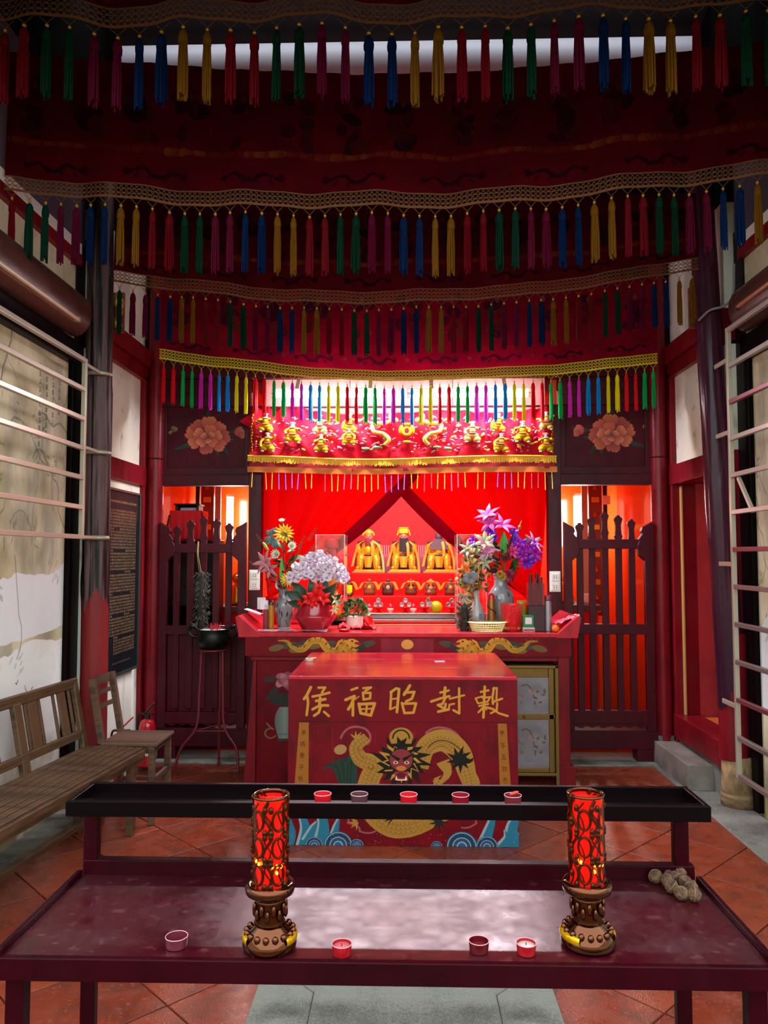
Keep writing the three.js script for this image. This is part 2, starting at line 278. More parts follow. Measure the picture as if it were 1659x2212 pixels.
// ---------------------------------------------------------------- roof: open courtyard above and behind the camera, tiled hall roof in front of it
{
  const roof = structGroup('ceiling'), dark = M('#2a1c1e', 0.85), E0 = [-2.2, 3.5], E1 = [-4.5, 5.12];
  struct('roof_slope', [[E0[0], E0[1], E1[0], E1[1]], [-4.78, 5.3, -8.6, 4.0]].map(([z0, y0, z1, y1]) => thicken(sheet(1, 1, (u, v) => [lerp(-2.7, 2.7, u), lerp(y0, y1, v), lerp(z0, z1, v)]), 0.08)), dark, roof);
  for (let k = 0; k < 38; k++) { const x = -2.0 + k * 0.108; struct('rafter', beamBox([x, 3.46, -2.24], [x, 5.04, -4.48], 0.07, 0.05), dark, roof); }
  struct('purlin', uvm(new THREE.CylinderGeometry(0.125, 0.125, 3.9, 28).rotateZ(PI / 2).translate(0, 4.875, -5.1)), M('#c9bccb', 0.5), roof);
  for (let k = 0; k < 44; k++) struct('roof_tile', B(-1.95 + k * 0.089, -1.95 + k * 0.089 + 0.084, 4.62, 4.755 + 0.01 * hash(k, 2), -5.16, -5.1), M(['#8a7a70', '#6d6560', '#9a8878', '#5c5854'][(hash(k, 5) * 4) | 0], 0.8), roof);
  const court = structGroup('wall_courtyard');
  struct('rear_wall', uvm(rawBox(-4.7, 4.7, -0.2, 2.6, 5.5, 5.7)), mPlaster, court);
  for (const s of [-1, 1]) { struct('side_wall', uvm(rawBox(s * 4.5, s * 4.7, -0.2, 2.8, -2.3, 5.7)), mPlaster, court); struct('front_wall', uvm(rawBox(s * 2.05, s * 4.7, -0.2, 3.6, -2.5, -2.3)), mPlaster, court); struct('paving', uvm(rawBox(s * 2.2, s * 4.7, -0.2, -0.01, -2.3, 5.7)), mStone, court); } struct('paving', uvm(rawBox(-2.2, 2.2, -0.2, -0.01, 3.2, 5.7)), mStone, court);
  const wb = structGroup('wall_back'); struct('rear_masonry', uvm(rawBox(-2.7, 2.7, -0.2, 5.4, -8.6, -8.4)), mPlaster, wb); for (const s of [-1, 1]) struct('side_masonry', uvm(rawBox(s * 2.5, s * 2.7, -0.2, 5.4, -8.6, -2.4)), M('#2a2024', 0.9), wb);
}
// ---------------------------------------------------------------- carved screen across the back of the hall
const peonyCanvas = (flip) => {
  const c = pixelCanvas(640, 560, (i, j) => { const n = fbm(i / 60, j / 130, 4); return mix3([78, 14, 28], [54, 10, 24], clamp((n - 0.3) * 1.5, 0, 1)); }), x = c.getContext('2d');
  if (flip) { x.translate(640, 0); x.scale(-1, 1); }
  x.translate(flip ? 260 : 330, flip ? 270 : 275); x.scale(1.45, 1.45); const leaf = (a, b, r, l, w, col) => { x.save(); x.translate(a, b); x.rotate(r); x.fillStyle = col; x.beginPath(); x.moveTo(0, 0); x.quadraticCurveTo(l * 0.5, -w, l, 0); x.quadraticCurveTo(l * 0.5, w, 0, 0); x.fill(); x.restore(); };
  for (let k = 0; k < 15; k++) leaf((hash(k, 1) - 0.5) * 120, (hash(k, 2) - 0.3) * 80, k * 0.47, 110 + 50 * hash(k, 4), 26 + 18 * hash(k, 5), ['#2f3a36', '#33302f', '#2a3634'][k % 3]);
  leaf(0, -60, -1.55, 120, 24, '#303a36'); leaf(100, -20, -0.2, 130, 26, '#2e3836');
  const petal = (a, b, r, s, c1, c2) => { x.save(); x.translate(a, b); x.rotate(r); const gd = x.createLinearGradient(0, -s, 0, s * 0.5); gd.addColorStop(0, c1); gd.addColorStop(1, c2); x.fillStyle = gd; x.strokeStyle = 'rgba(70,20,30,.55)'; x.lineWidth = 2; x.beginPath(); x.moveTo(0, s * 0.5); x.bezierCurveTo(-s, s * 0.2, -s * 0.95, -s * 0.7, -s * 0.45, -s * 0.9); x.lineTo(-s * 0.3, -s * 0.74); x.quadraticCurveTo(-s * 0.1, -s * 1.05, s * 0.1, -s * 0.86); x.lineTo(s * 0.2, -s * 0.98); x.bezierCurveTo(s * 0.95, -s * 0.8, s * 0.9, s * 0.2, 0, s * 0.5); x.fill(); x.stroke(); x.restore(); };
  [[-70, -18, -1.1, 58], [-46, -56, -0.6, 52], [8, -70, 0.1, 58], [58, -44, 0.8, 50], [76, 6, 1.5, 56], [-62, 30, -2.0, 50], [54, 44, 2.2, 54], [-8, 60, 3.1, 52]].forEach(([a, b, r, q], k) => petal(a, b, r, q, ['#cc7048', '#b85a48', '#d07a50'][k % 3], ['#8a3238', '#7c2c34', '#94403c'][k % 3]));
  [[-38, -14, -0.9, 44], [12, -32, 0.3, 46], [44, -2, 1.3, 42], [20, 30, 2.3, 40], [-26, 24, -2.3, 42]].forEach(([a, b, r, q], k) => petal(a, b, r, q, ['#d88458', '#c66a4a'][k % 2], ['#8e383a', '#9c4640'][k % 2]));
  [[-14, 2, -0.7, 28], [16, -4, 0.8, 28], [2, 18, 2.9, 26]].forEach(([a, b, r, q], k) => petal(a, b, r, q, '#dc8c5c', '#86363a')); x.fillStyle = '#5a4a38'; x.beginPath(); x.ellipse(4, 2, 8, 10, 0.3, 0, 7); x.fill();
  petal(170, -22, 1.2, 42, '#cc7250', '#9c3e3e'); petal(185, -8, 1.7, 28, '#c46a4c', '#8e3a3c'); petal(-190, -40, 0.6, 26, flip ? '#cc7250' : '#8c7440', '#54402c'); petal(-205, -22, -0.4, 16, '#a88850', '#5a442e');
  return c;
};
const zS = -5.75;
{
  const w = structGroup('wall_screen');
  for (const s of [-1, 1]) {
    struct('jamb', B(s * 1.065, s * 1.16, 0, 2.62, zS - 0.05, zS + 0.05), mMaroon, w);
    const m = M(0xffffff, 0.5, { specularIntensity: 0.3, map: toTex(peonyCanvas(s > 0), { clampEdge: true }) }), x0 = s < 0 ? -1.83 : 1.16, x1 = s < 0 ? -1.16 : 1.83;
    const pl = new THREE.BoxGeometry(0.6, 0.48, 0.02).translate((x0 + x1) / 2, 2.39, zS); struct('peony_panel', pl, m, w);
    struct('panel_frame', [B(x0, x1, 2.62, 2.70, zS - 0.04, zS + 0.03), B(x0, x1, 2.10, 2.155, zS - 0.04, zS + 0.03), B(x0, x0 + 0.04, 2.15, 2.62, zS - 0.04, zS + 0.03), B(x1 - 0.04, x1, 2.15, 2.62, zS - 0.04, zS + 0.03)], mMaroon, w);
    struct('lintel', B(x0, x1, 2.02, 2.10, zS - 0.05, zS + 0.045), mMaroon, w);
    struct('lattice_board', [B(x0, x1, 2.70, 2.83, zS - 0.03, zS + 0.02)].concat([0, 1, 2, 3, 4].map((k) => B(x0 + 0.05 + k * 0.125, x0 + 0.12 + k * 0.125, 2.73, 2.80, zS, zS + 0.03))), mMaroon, w);
  }
  struct('head_beam', B(-1.85, 1.85, 2.83, 2.95, zS - 0.08, zS + 0.05), mMaroon, w);
  struct('head_board', B(-1.06, 1.06, 2.56, 2.83, zS - 0.03, zS + 0.0), M('#dca09a', 0.6), w);  // pale pink stands in for the glow spreading around the tubes
  struct('upper_board', B(-2.2, 2.2, 2.95, 4.6, zS - 0.06, zS - 0.02), mMaroon, w);
  // sill under each gate
  for (const s of [-1, 1]) struct('threshold', B(s * 1.12, s * 1.84, 0.1, 0.235, zS - 0.06, zS + 0.07), mMaroon, w), struct('threshold_block', B(s * 1.68, s * 1.84, 0.0, 0.1, zS - 0.06, zS + 0.06), mMaroon, w);
}
// gates: rails, pickets that rise through the top rail with carved finials, shaped side posts
const picketShape = (w, top) => { const h = w / 2, pts = [[h, 0], [h, top - 0.17], [h * 1.15, top - 0.165], [h * 1.3, top - 0.15], [h * 1.0, top - 0.14], [h * 0.85, top - 0.11], [h * 0.8, top - 0.07], [h * 1.1, top - 0.045], [h * 1.35, top - 0.03], [h * 1.1, top - 0.018], [h * 0.5, top - 0.01], [h * 0.35, top]]; return pts.concat(pts.slice().reverse().map((p) => [-p[0], p[1]])); };
function gate(s, label) {
  const cx = s * 1.49, t = thing('slatted_gate', label, 'gate', [cx, 0.24, -5.7]), W = 0.32, y = (v) => v - 0.24;
  const xs = s > 0 ? [-0.205, -0.117, -0.022, 0.077, 0.172] : [-0.195, -0.095, 0.003, 0.098, 0.192], tops = s > 0 ? [1.735, 1.78, 1.815, 1.79, 1.76] : [1.715, 1.755, 1.785, 1.765, 1.735];
  for (const e of [-1, 1]) {                                     // side post with a stepped scroll at its head
    const a = [[0, 0], [0, y(1.74)], [0.03, y(1.72)], [0.07, y(1.70)], [0.078, y(1.675)], [0.068, y(1.655)], [0.082, y(1.635)], [0.1, y(1.61)], [0.092, y(1.60)], [0.108, y(1.57)], [0.1, y(1.5)], [0.055, y(1.46)], [0.055, 0]];
    part(t, 'side_post', uvm(prism(a.map((p) => [e < 0 ? p[0] - W : W - p[0], p[1]]), 0.04, 0.003)), mMaroon);
  }
  const rails = s > 0 ? [[1.545, 1.615], [0.925, 1.0], [0.285, 0.38]] : [[1.515, 1.583], [0.915, 0.982], [0.27, 0.35]];
  rails.forEach(([a, b]) => part(t, 'rail', B(-W + 0.05, W - 0.05, y(a), y(b), 0.0, 0.04), mMaroon));
  xs.forEach((x, k) => part(t, 'picket', uvm(prism(picketShape(0.043, y(tops[k]) - y(0.38)).map((p) => [x + p[0], p[1] + y(0.38)]), 0.022, 0.002).translate(0, 0, 0.008)), mMaroon));
  const wave = [[-W + 0.05, y(0.30)]]; for (let k = 0; k <= 24; k++) wave.push([-W + 0.05 + (k / 24) * (2 * W - 0.1), y(0.262 + 0.008 * Math.cos(k * 1.57) + (k % 6 === 3 ? -0.01 : 0))]); wave.push([W - 0.05, y(0.30)]);
  part(t, 'apron', uvm(prism(wave, 0.02).translate(0, 0, 0.01)), mMaroon);
  if (s < 0) { for (let k = 0; k < 6; k++) part(t, 'plank', B(-W + 0.06 + k * 0.087, -W + 0.06 + k * 0.087 + 0.082, y(0.35), y(0.915), 0.0, 0.014), mMaroon); }
  return t;
}
gate(-1, 'dark red wooden gate with boarded lower half behind the incense burner');
gate(1, 'dark red open slatted gate with bright orange light behind, right of altar');

// ---------------------------------------------------------------- rooms behind the screen
const mOrange = M('#f87420', 0.16, { clearcoat: 0.6, clearcoatRoughness: 0.15 }), mShrineRed = M('#f00a10', 0.5, { specularIntensity: 0.4 }), mShrineWall = M('#ec1a26', 0.7), mClothRed = M('#d8081a', 0.75);
{
  const w = structGroup('wall_shrine');
  struct('shrine_back', B(-1.12, 1.12, 0, 3.0, -7.75, -7.6, 0), mShrineWall, w);
  for (const s of [-1, 1]) struct('shrine_side', B(s * 1.12, s * 1.16, 0, 3.0, -7.7, -5.82, 0), M('#e04a20', 0.3), w);
  struct('shrine_ceiling', B(-2.0, 2.0, 2.75, 2.85, -7.8, -5.85, 0), M('#a02020', 0.7), w);
  for (const s of [-1, 1]) {
    struct('side_room_back', B(s * 1.16, s * 2.0, 0, 2.8, -7.75, -7.6, 0), mOrange, w);
    struct('side_room_wall', B(s * 1.94, s * 2.0, 0, 2.8, -7.7, -5.8, 0), mOrange, w);
  }
}
// stepped platform of the shrine, covered in red
{
  const t = thing('shrine_platform', 'stepped red platform inside the shrine carrying the statues', 'platform', [0, 0, -6.2]);
  part(t, 'lower_step', B(-1.1, 1.1, 0, 1.02, -0.5, -0.12, 0.01), mShrineRed);
  part(t, 'middle_step', B(-1.1, 1.1, 0, 1.145, -0.85, -0.5, 0.01), mShrineRed);
  part(t, 'upper_step', B(-1.1, 1.1, 0, 1.335, -1.38, -0.85, 0.01), mShrineRed);
  part(t, 'metal_kerb', [B(-0.75, 0.75, 0.965, 0.982, -0.11, -0.05), B(-0.75, 0.75, 0.985, 1.018, -0.11, -0.085), B(-0.75, 0.75, 1.018, 1.03, -0.11, -0.06)], mSteel, 'grey metal kerb along the front of the platform');
  part(t, 'plinth', B(-1.12, 1.12, 0, 0.965, -0.12, 0.0, 0.005), mShrineRed);
}
// front tubes over the altar
function tubeLamp(x, y, z, len, vertical, label, power, tint = 0xfff4ff, glow = TUBE_GLOW, face = [0, -1, 0.35], r = 0.016, hang) {
  const t = thing('tube_lamp', label, 'lamp', [x, y, z]), body = new THREE.CylinderGeometry(r, r, len - 0.04, 16);
  const rot = (g) => (vertical ? g : g.rotateZ(PI / 2));
  const gm = new THREE.MeshStandardMaterial({ color: 0xffffff, emissive: tint, emissiveIntensity: glow });
  part(t, 'tube', rot(body), gm);
  part(t, 'end_cap', [rot(new THREE.CylinderGeometry(r * 1.1, r * 1.1, 0.025, 16).translate(0, len / 2 - 0.012, 0)), rot(new THREE.CylinderGeometry(r * 1.1, r * 1.1, 0.025, 16).translate(0, -len / 2 + 0.012, 0))], mWhite);
  const nrm = V(...face).normalize(), hw = B(-0.012, 0.012, -len / 2, len / 2, -0.015, 0.015); hw.applyQuaternion(new THREE.Quaternion().setFromAxisAngle(V(0, 0, 1), vertical ? 0 : PI / 2));
  hw.translate(...nrm.clone().multiplyScalar(-r - 0.022).toArray()); part(t, 'batten', hw, mWhite);
  if (hang) for (const e of [-1, 1]) part(t, 'bracket', beamBox([e * len * 0.3, 0.03, -0.02], hang.map((q, i) => (i ? q : e * len * 0.3)), 0.03, 0.01), mWhite);
  const l = new THREE.RectAreaLight(tint, power, len - 0.06, r * 2); l.position.copy(nrm.clone().multiplyScalar(r + 0.012));
  const tgt = nrm.clone(); const m = new THREE.Matrix4(), zAx = tgt.clone().negate(), xAx = vertical ? V(0, 1, 0) : V(1, 0, 0), yAx = zAx.clone().cross(xAx).normalize(); m.makeBasis(xAx, yAx, zAx); l.quaternion.setFromRotationMatrix(m); t.add(l); l.name = 'tube_light'; return t;
}
tubeLamp(-0.518, 2.665, -5.54, 0.9, false, 'left of two glowing white tubes over the altar valance', TUBE_LIGHT, undefined, undefined, undefined, 0.019, [0, 0.15, -0.15]);
tubeLamp(0.472, 2.66, -5.54, 0.9, false, 'right of two glowing white tubes over the altar valance', TUBE_LIGHT, undefined, undefined, undefined, 0.019, [0, 0.15, -0.15]);
// lamps of the shrine and the side rooms
tubeLamp(0, 2.45, -6.35, 1.2, false, 'tube lamp hidden high inside the shrine behind the red curtains', SHRINE_LIGHT, 0xfff0e8, 20, [0, -1, -0.45]);
tubeLamp(-1.66, 1.83, -7.3, 0.5, true, 'upright glowing tube behind the left gate', SIDE_LIGHT, 0xffeadf, 30, [0.6, 0, 0.7], 0.03);
tubeLamp(1.63, 1.82, -7.3, 0.52, true, 'upright glowing tube behind the right gate', SIDE_LIGHT, 0xffeadf, 30, [-0.6, 0, 0.7], 0.03);
tubeLamp(2.17, 2.12, -5.2, 0.3, true, 'small tube lamp inside the right side doorway above its lintel', 60, 0xffe0c0, 8, [0.3, -1, -0.1], 0.014);
// furniture of the side rooms
{
  const couplet = (x, z, label) => { const t = thing('couplet_board', label, 'board', [x, 0, z]); part(t, 'board', B(-0.06, 0.06, 0.95, 2.6, -0.02, 0.02), M('#7a2a16', 0.4)); for (let k = 0; k < 12; k++) part(t, 'gold_ornament', k % 2 ? new THREE.ConeGeometry(0.032, 0.05, 4).translate(0, 1.0 + k * 0.125, 0.025) : B(-0.035, 0.035, 0.98 + k * 0.125, 1.03 + k * 0.125, 0.02, 0.032), mGold); part(t, 'dark_edge', B(s1(x) * 0.075, s1(x) * 0.11, 0.95, 2.6, -0.02, 0.02), mBlack); part(t, 'pale_edge', B(-s1(x) * 0.12, -s1(x) * 0.07, 0.95, 2.6, -0.02, 0.01), M('#a89a84', 0.6)); return t; };
  const s1 = (x) => Math.sign(x);
  couplet(-1.80, -7.0, 'reddish upright board with gold ornaments behind the left gate'); couplet(1.75, -7.1, 'reddish upright board with gold ornaments behind the right gate');
  const sb = thing('socket_box', 'small white socket box on the dark post behind right gate', 'socket', [1.84, 2.0, -7.07]); part(sb, 'housing', B(-0.035, 0.035, -0.04, 0.04, 0, 0.04), mPlastic); part(sb, 'cable', tube([[0, 0.03, 0.02], [0.01, 0.2, 0.02], [0.005, 0.5, 0.02]], 0.006), mBlack);
  const cab = thing('draped_box', 'red draped box on the dark cupboard behind the left gate', 'box', [-1.745, 1.62, -6.2]); part(cab, 'drape', thicken(sheet(24, 12, (u, v) => { const a = -0.13 + u * 0.26; return [a, 0.235 - v * 0.225, 0.102 + 0.006 * Math.sin(u * 30) * v]; }), 0.003), mClothRed); part(cab, 'box', B(-0.13, 0.13, 0, 0.235, -0.1, 0.092), mClothRed); part(cab, 'ribbon_tie', [bar([-0.13, 0.2, 0.1], [-0.15, 0.08, 0.11], 0.008), bar([0.13, 0.22, 0.1], [0.14, 0.15, 0.11], 0.006)], mMaroon);
  const cs = thing('small_case', 'small dark case with pale front on the draped box', 'case', [-1.745, 1.855, -6.2]); part(cs, 'case', [B(-0.105, 0.105, 0.045, 0.058, -0.08, 0.08), B(-0.095, -0.075, 0, 0.047, -0.07, 0.07), B(0.075, 0.095, 0, 0.047, -0.07, 0.07), B(-0.09, 0.09, 0, 0.047, -0.07, -0.05)], mBlack); part(cs, 'pale_front', B(-0.07, 0.07, 0.004, 0.028, 0.0, 0.02), M('#c9b6c6', 0.4));
  const dk = thing('dark_cupboard', 'dark cupboard behind the upper slats of the left gate', 'cupboard', [-1.70, 0, -6.2]); part(dk, 'carcass', B(-0.23, 0.21, 0, 1.6, -0.14, 0.12), mBlack); part(dk, 'door', B(-0.22, -0.02, 0.05, 1.1, 0.12, 0.135), mBlackWood); part(dk, 'door', B(-0.02, 0.2, 0.05, 1.1, 0.12, 0.135), mBlackWood); part(dk, 'top_edge', B(-0.235, 0.215, 1.6, 1.62, -0.15, 0.14), mMaroon); part(dk, 'shelf_edge', B(-0.22, 0.2, 1.25, 1.265, 0.12, 0.135), mMaroon);
  const sideAltar = (x, lab, y) => { const t = thing('side_altar', lab, 'altar', [x, 0, -6.95]); part(t, 'body', B(-0.22, 0.24, 0, y, -0.35, 0.2), mShrineRed); part(t, 'top_slab', B(-0.24, 0.26, y, y + 0.05, -0.36, 0.24), mStone); return t; };
  sideAltar(-1.46, 'red side altar with stone top behind the left gate', 1.0); sideAltar(1.44, 'red side altar with stone top behind the right gate', 1.02);
  const step = single('stone_step', 'grey stone step on the floor behind the right gate', 'step', B(-0.25, 0.2, 0, 0.12, -0.3, 0.2, 0.01), mStone, [1.5, 0, -6.44]);
  const figure = (n, lab, x, y, z, m, group) => { const t = thing(n, lab, 'statue', [x, y, z]); part(t, 'body', lathe([[0, 0], [0.075, 0], [0.08, 0.04], [0.055, 0.1], [0.06, 0.16], [0.03, 0.2], [0, 0.2]], 20), m); part(t, 'head', ell(0.03, 0.038, 0.03, 0, 0.235, 0), m); part(t, 'halo', lathe([[0, 0], [0.05, 0.0], [0.05, 0.01], [0, 0.01]], 20).rotateX(PI / 2).translate(0, 0.24, -0.03), mGold); return t; };
  figure('gilded_figure', 'small gilded figure on the side altar behind the right gate', 1.43, 1.07, -6.9, mGold); figure('gilded_figure', 'small gilded figure on the side altar behind the left gate', -1.50, 1.05, -6.9, mGold);
  const cup = thing('white_jar', 'white jar on the side altar behind the right gate', 'jar', [1.60, 1.07, -6.82]); part(cup, 'body', lathe([[0, 0], [0.03, 0], [0.045, 0.03], [0.04, 0.07], [0.03, 0.08], [0.034, 0.09], [0.028, 0.09], [0.025, 0.02], [0, 0.02]]), mWhite);
  const fl = thing('purple_bouquet', 'purple bouquet in a pale vase behind the left gate', 'bouquet', [-1.31, 1.05, -6.82]); part(fl, 'vase', lathe([[0, 0], [0.03, 0], [0.045, 0.06], [0.02, 0.14], [0.026, 0.16], [0.02, 0.16], [0.015, 0.13], [0, 0.02]]), mWhite);
  const pf = []; for (let k = 0; k < 60; k++) { const a = rr(0, 6.28), r = rr(0.01, 0.07); pf.push(ell(0.017, 0.012, 0.017, Math.cos(a) * r, 0.16 + rr(0, 0.2), Math.sin(a) * r, 7)); } part(fl, 'blossom', pf, M('#5a1a9a', 0.7)); part(fl, 'stem', [bar([0, 0.08, 0], [0.03, 0.3, 0], 0.004), bar([0, 0.08, 0], [-0.03, 0.3, 0.01], 0.004)], M('#2c5a22', 0.7));
  const yc = single('yellow_cloth', 'folded yellow cloth on the side altar behind the left gate', 'cloth', thicken(sheet(10, 6, (u, v) => [-0.09 + u * 0.2, 0.01 + 0.012 * Math.sin(u * 18) + 0.01, -0.06 + v * 0.2]), 0.008), M('#d8a818', 0.7), [-1.31, 1.055, -6.85]);
}
// ---------------------------------------------------------------- statues and offerings inside the shrine
const mFace = M('#d07a70', 0.5), mBeard = M('#221c22', 0.85), mGilt = M('#e0b030', 0.35, { metalness: 0.55 }), mYellow = M('#f0b010', 0.6), mRibbonO = M('#f09018', 0.6), mRibbonG = M('#8fae62', 0.6), mDarkRobe = M('#5a1a28', 0.6);
function ribbon(pts, w, m, t, name = 'ribbon') {               // flat silk band hanging along a curve
  const c = new THREE.CatmullRomCurve3(pts.map((p) => V(...p))), g = thicken(sheet(2, 20, (u, v) => { const q = c.getPoint(v); return [q.x + (u - 0.5) * w, q.y + (u - 0.5) * w * 0.3, q.z]; }), 0.002); return part(t, name, g, m);
}
function deity(label, x, head) {
  const t = thing('seated_statue', label, 'statue', [x, 1.335, -7.25], 0, undefined), k = 1;
  // throne
  part(t, 'throne', [B(-0.125, 0.125, 0, 0.03, -0.09, 0.1), B(-0.105, 0.105, 0.03, 0.085, -0.08, 0.05, 0.006), B(-0.11, 0.11, 0.05, 0.30, -0.1, -0.08, 0.008), B(-0.125, -0.1, 0.05, 0.15, -0.09, 0.05), B(0.1, 0.125, 0.05, 0.15, -0.09, 0.05)], mDarkRobe);
  part(t, 'foot_rail', [B(-0.13, 0.13, 0.012, 0.03, 0.09, 0.11), ell(0.018, 0.02, 0.02, -0.1, 0.045, 0.09), ell(0.018, 0.02, 0.02, 0.1, 0.045, 0.09), ell(0.012, 0.03, 0.012, -0.075, 0.06, 0.095), ell(0.012, 0.03, 0.012, 0.075, 0.06, 0.095)], mGilt);
  // robe: torso, knees, apron between the legs, sleeves meeting on the chest
  part(t, 'robe', [lathe([[0, 0.09], [0.085, 0.09], [0.088, 0.16], [0.07, 0.22], [0.062, 0.27], [0.03, 0.295], [0, 0.295]], 20).scale(1, 1, 0.75), ell(0.045, 0.06, 0.06, -0.068, 0.125, 0.04), ell(0.045, 0.06, 0.06, 0.068, 0.125, 0.04), ell(0.035, 0.07, 0.028, -0.075, 0.085, 0.075), ell(0.035, 0.07, 0.028, 0.075, 0.085, 0.075), ell(0.028, 0.055, 0.03, -0.075, 0.225, 0.015).rotateZ(0.1), ell(0.028, 0.055, 0.03, 0.075, 0.225, 0.015).rotateZ(-0.1)], mGilt);
  part(t, 'apron', thicken(sheet(8, 12, (u, v) => [(u - 0.5) * 0.075 * (1 - 0.25 * v * v), 0.15 - v * 0.1, 0.098 + 0.008 * Math.cos((u - 0.5) * 3)]), 0.006), mGilt);
  part(t, 'belt', new THREE.TorusGeometry(0.07, 0.009, 8, 28).rotateX(PI / 2).scale(1, 1, 0.8).translate(0, 0.165, 0.01), M('#4a3850', 0.4));
  part(t, 'chest_disc', ell(0.036, 0.04, 0.02, 0, 0.21, 0.055), M('#f2c020', 0.3, { metalness: 0.4 }));
  if (head !== 'plain') {
    part(t, 'head', [ell(0.036, 0.046, 0.036, 0, 0.335, 0.01, 16), ell(0.008, 0.012, 0.01, 0, 0.333, 0.046, 8), ell(0.007, 0.014, 0.01, -0.036, 0.335, 0.005, 8), ell(0.007, 0.014, 0.01, 0.036, 0.335, 0.005, 8)], mFace);
    part(t, 'eye', [ell(0.007, 0.003, 0.004, -0.014, 0.343, 0.044, 8), ell(0.007, 0.003, 0.004, 0.014, 0.343, 0.044, 8)], mBlack);
    part(t, 'mouth', ell(0.01, 0.003, 0.004, 0, 0.316, 0.043, 8), M('#8a2020', 0.5));
  }
  if (head === 'crown') {
    const g = [lathe([[0.036, 0.355], [0.044, 0.36], [0.044, 0.385], [0.03, 0.40], [0.012, 0.408], [0, 0.41]], 20)]; for (let i = 0; i < 9; i++) { const a = PI * (0.06 + 0.11 * i); g.push(ell(0.011, 0.012, 0.008, Math.cos(a) * 0.052, 0.345 + Math.sin(a) * 0.048, 0.028, 8)); } part(t, 'crown', g, M('#f0c83a', 0.3, { metalness: 0.5 }));
    part(t, 'beard', lathe([[0, 0.17], [0.012, 0.18], [0.03, 0.25], [0.034, 0.30], [0.02, 0.318], [0, 0.318]], 16).scale(1, 1, 0.5).translate(0, 0, 0.045), M('#7a2030', 0.7));
  } else if (head === 'hat') {
    part(t, 'hat', [B(-0.042, 0.042, 0.365, 0.42, -0.02, 0.045, 0.006), B(-0.046, 0.046, 0.415, 0.425, -0.03, 0.05), bar([-0.044, 0.41, 0.02], [-0.058, 0.35, 0.02], 0.007), bar([0.044, 0.41, 0.02], [0.062, 0.35, 0.02], 0.007)], mYellow);
    part(t, 'beard', sheet(10, 12, (u, v) => { const a = (u - 0.5) * 2; return [a * (0.04 + v * 0.022) + v * 0.02, 0.318 - v * 0.13 + 0.01 * Math.abs(a), 0.05 + 0.012 * Math.cos(a * 1.4) + v * 0.03 + 0.003 * Math.sin(u * 40)]; }), mBeard);
  } else {
    part(t, 'head', ell(0.036, 0.046, 0.036, 0, 0.335, 0.01, 16), M('#4a3a46', 0.6));
    part(t, 'beard', sheet(10, 12, (u, v) => { const a = (u - 0.5) * 2; return [a * (0.045 + v * 0.05), 0.315 - v * 0.1, 0.05 + 0.012 * Math.cos(a * 1.4) + v * 0.02]; }), M('#574652', 0.8));
  }
  ribbon([[-0.035, 0.30, 0.05], [-0.085, 0.27, 0.06], [-0.125, 0.17, 0.05], [-0.15, 0.06, 0.06]], 0.022, mRibbonO, t); ribbon([[0.035, 0.30, 0.05], [0.09, 0.26, 0.06], [0.13, 0.15, 0.05], [0.145, 0.0, 0.06]], 0.02, head === 'crown' ? mRibbonG : mRibbonO, t);
  ribbon([[0.03, 0.29, 0.065], [0.04, 0.24, 0.09], [0.042, 0.15, 0.1]], 0.024, mRibbonO, t);
  part(t, 'pedestal', B(-0.15, 0.15, -0.0, 0.012, -0.11, 0.125), M('#9c8c50', 0.5));
  return t;
}
deity('gilded seated statue with rounded gold crown, left of the three', -0.335, 'crown');
deity('gilded seated statue with square yellow hat and long dark beard', -0.005, 'hat');
deity('gilded seated statue with its head behind the right curtain', 0.325, 'plain');
// small statues on the middle step
[[-0.31, 'small brown seated statuette under the crowned statue', '#6a4a30', 0], [-0.145, 'small dark statuette with raised orange ribbons, second from left', '#3a2c2e', 1], [0.06, 'small standing statuette with an orange bow, middle step', '#5a3a28', 2], [0.235, 'small statuette with a pale face, fourth on the middle step', '#6e4c34', 3], [0.41, 'small statuette beside the right clear case on middle step', '#5c4030', 4], [-0.5, 'small statuette half hidden behind the potted succulent', '#56402c', 5]].forEach(([x, lab, col, k]) => {
  const t = thing('small_statuette', lab, 'statue', [x, 1.145, -6.86]), m = M(col, 0.5), h = 0.13;
  part(t, 'body', [lathe([[0, 0], [0.05, 0], [0.056, 0.03], [0.042, 0.07], [0.026, 0.1], [0.0, 0.105]], 16).scale(1, 1, 0.8), ell(0.018, 0.03, 0.018, -0.035, 0.065, 0.015, 8), ell(0.018, 0.03, 0.018, 0.035, 0.065, 0.015, 8)], m);
  part(t, 'head', ell(0.019, 0.024, 0.019, 0, 0.122, 0.004, 12), k === 3 ? mFace : m); part(t, 'chest', ell(0.018, 0.02, 0.012, 0, 0.066, 0.035, 10), k % 2 ? M('#b8a070', 0.4) : mGilt);
  ribbon([[0, 0.11, 0.03], [-0.05, 0.115, 0.035], [-0.085, 0.06, 0.04]], 0.024, mRibbonO, t); ribbon([[0, 0.11, 0.03], [0.05, 0.115, 0.035], [0.085, 0.05, 0.04]], 0.024, mRibbonO, t);
  if (k === 2 || k === 3) part(t, 'bow', [ell(0.02, 0.012, 0.008, -0.02, 0.118, 0.035, 8), ell(0.02, 0.012, 0.008, 0.02, 0.118, 0.035, 8), ell(0.007, 0.035, 0.005, 0, 0.085, 0.042, 8)], mRibbonO);
});
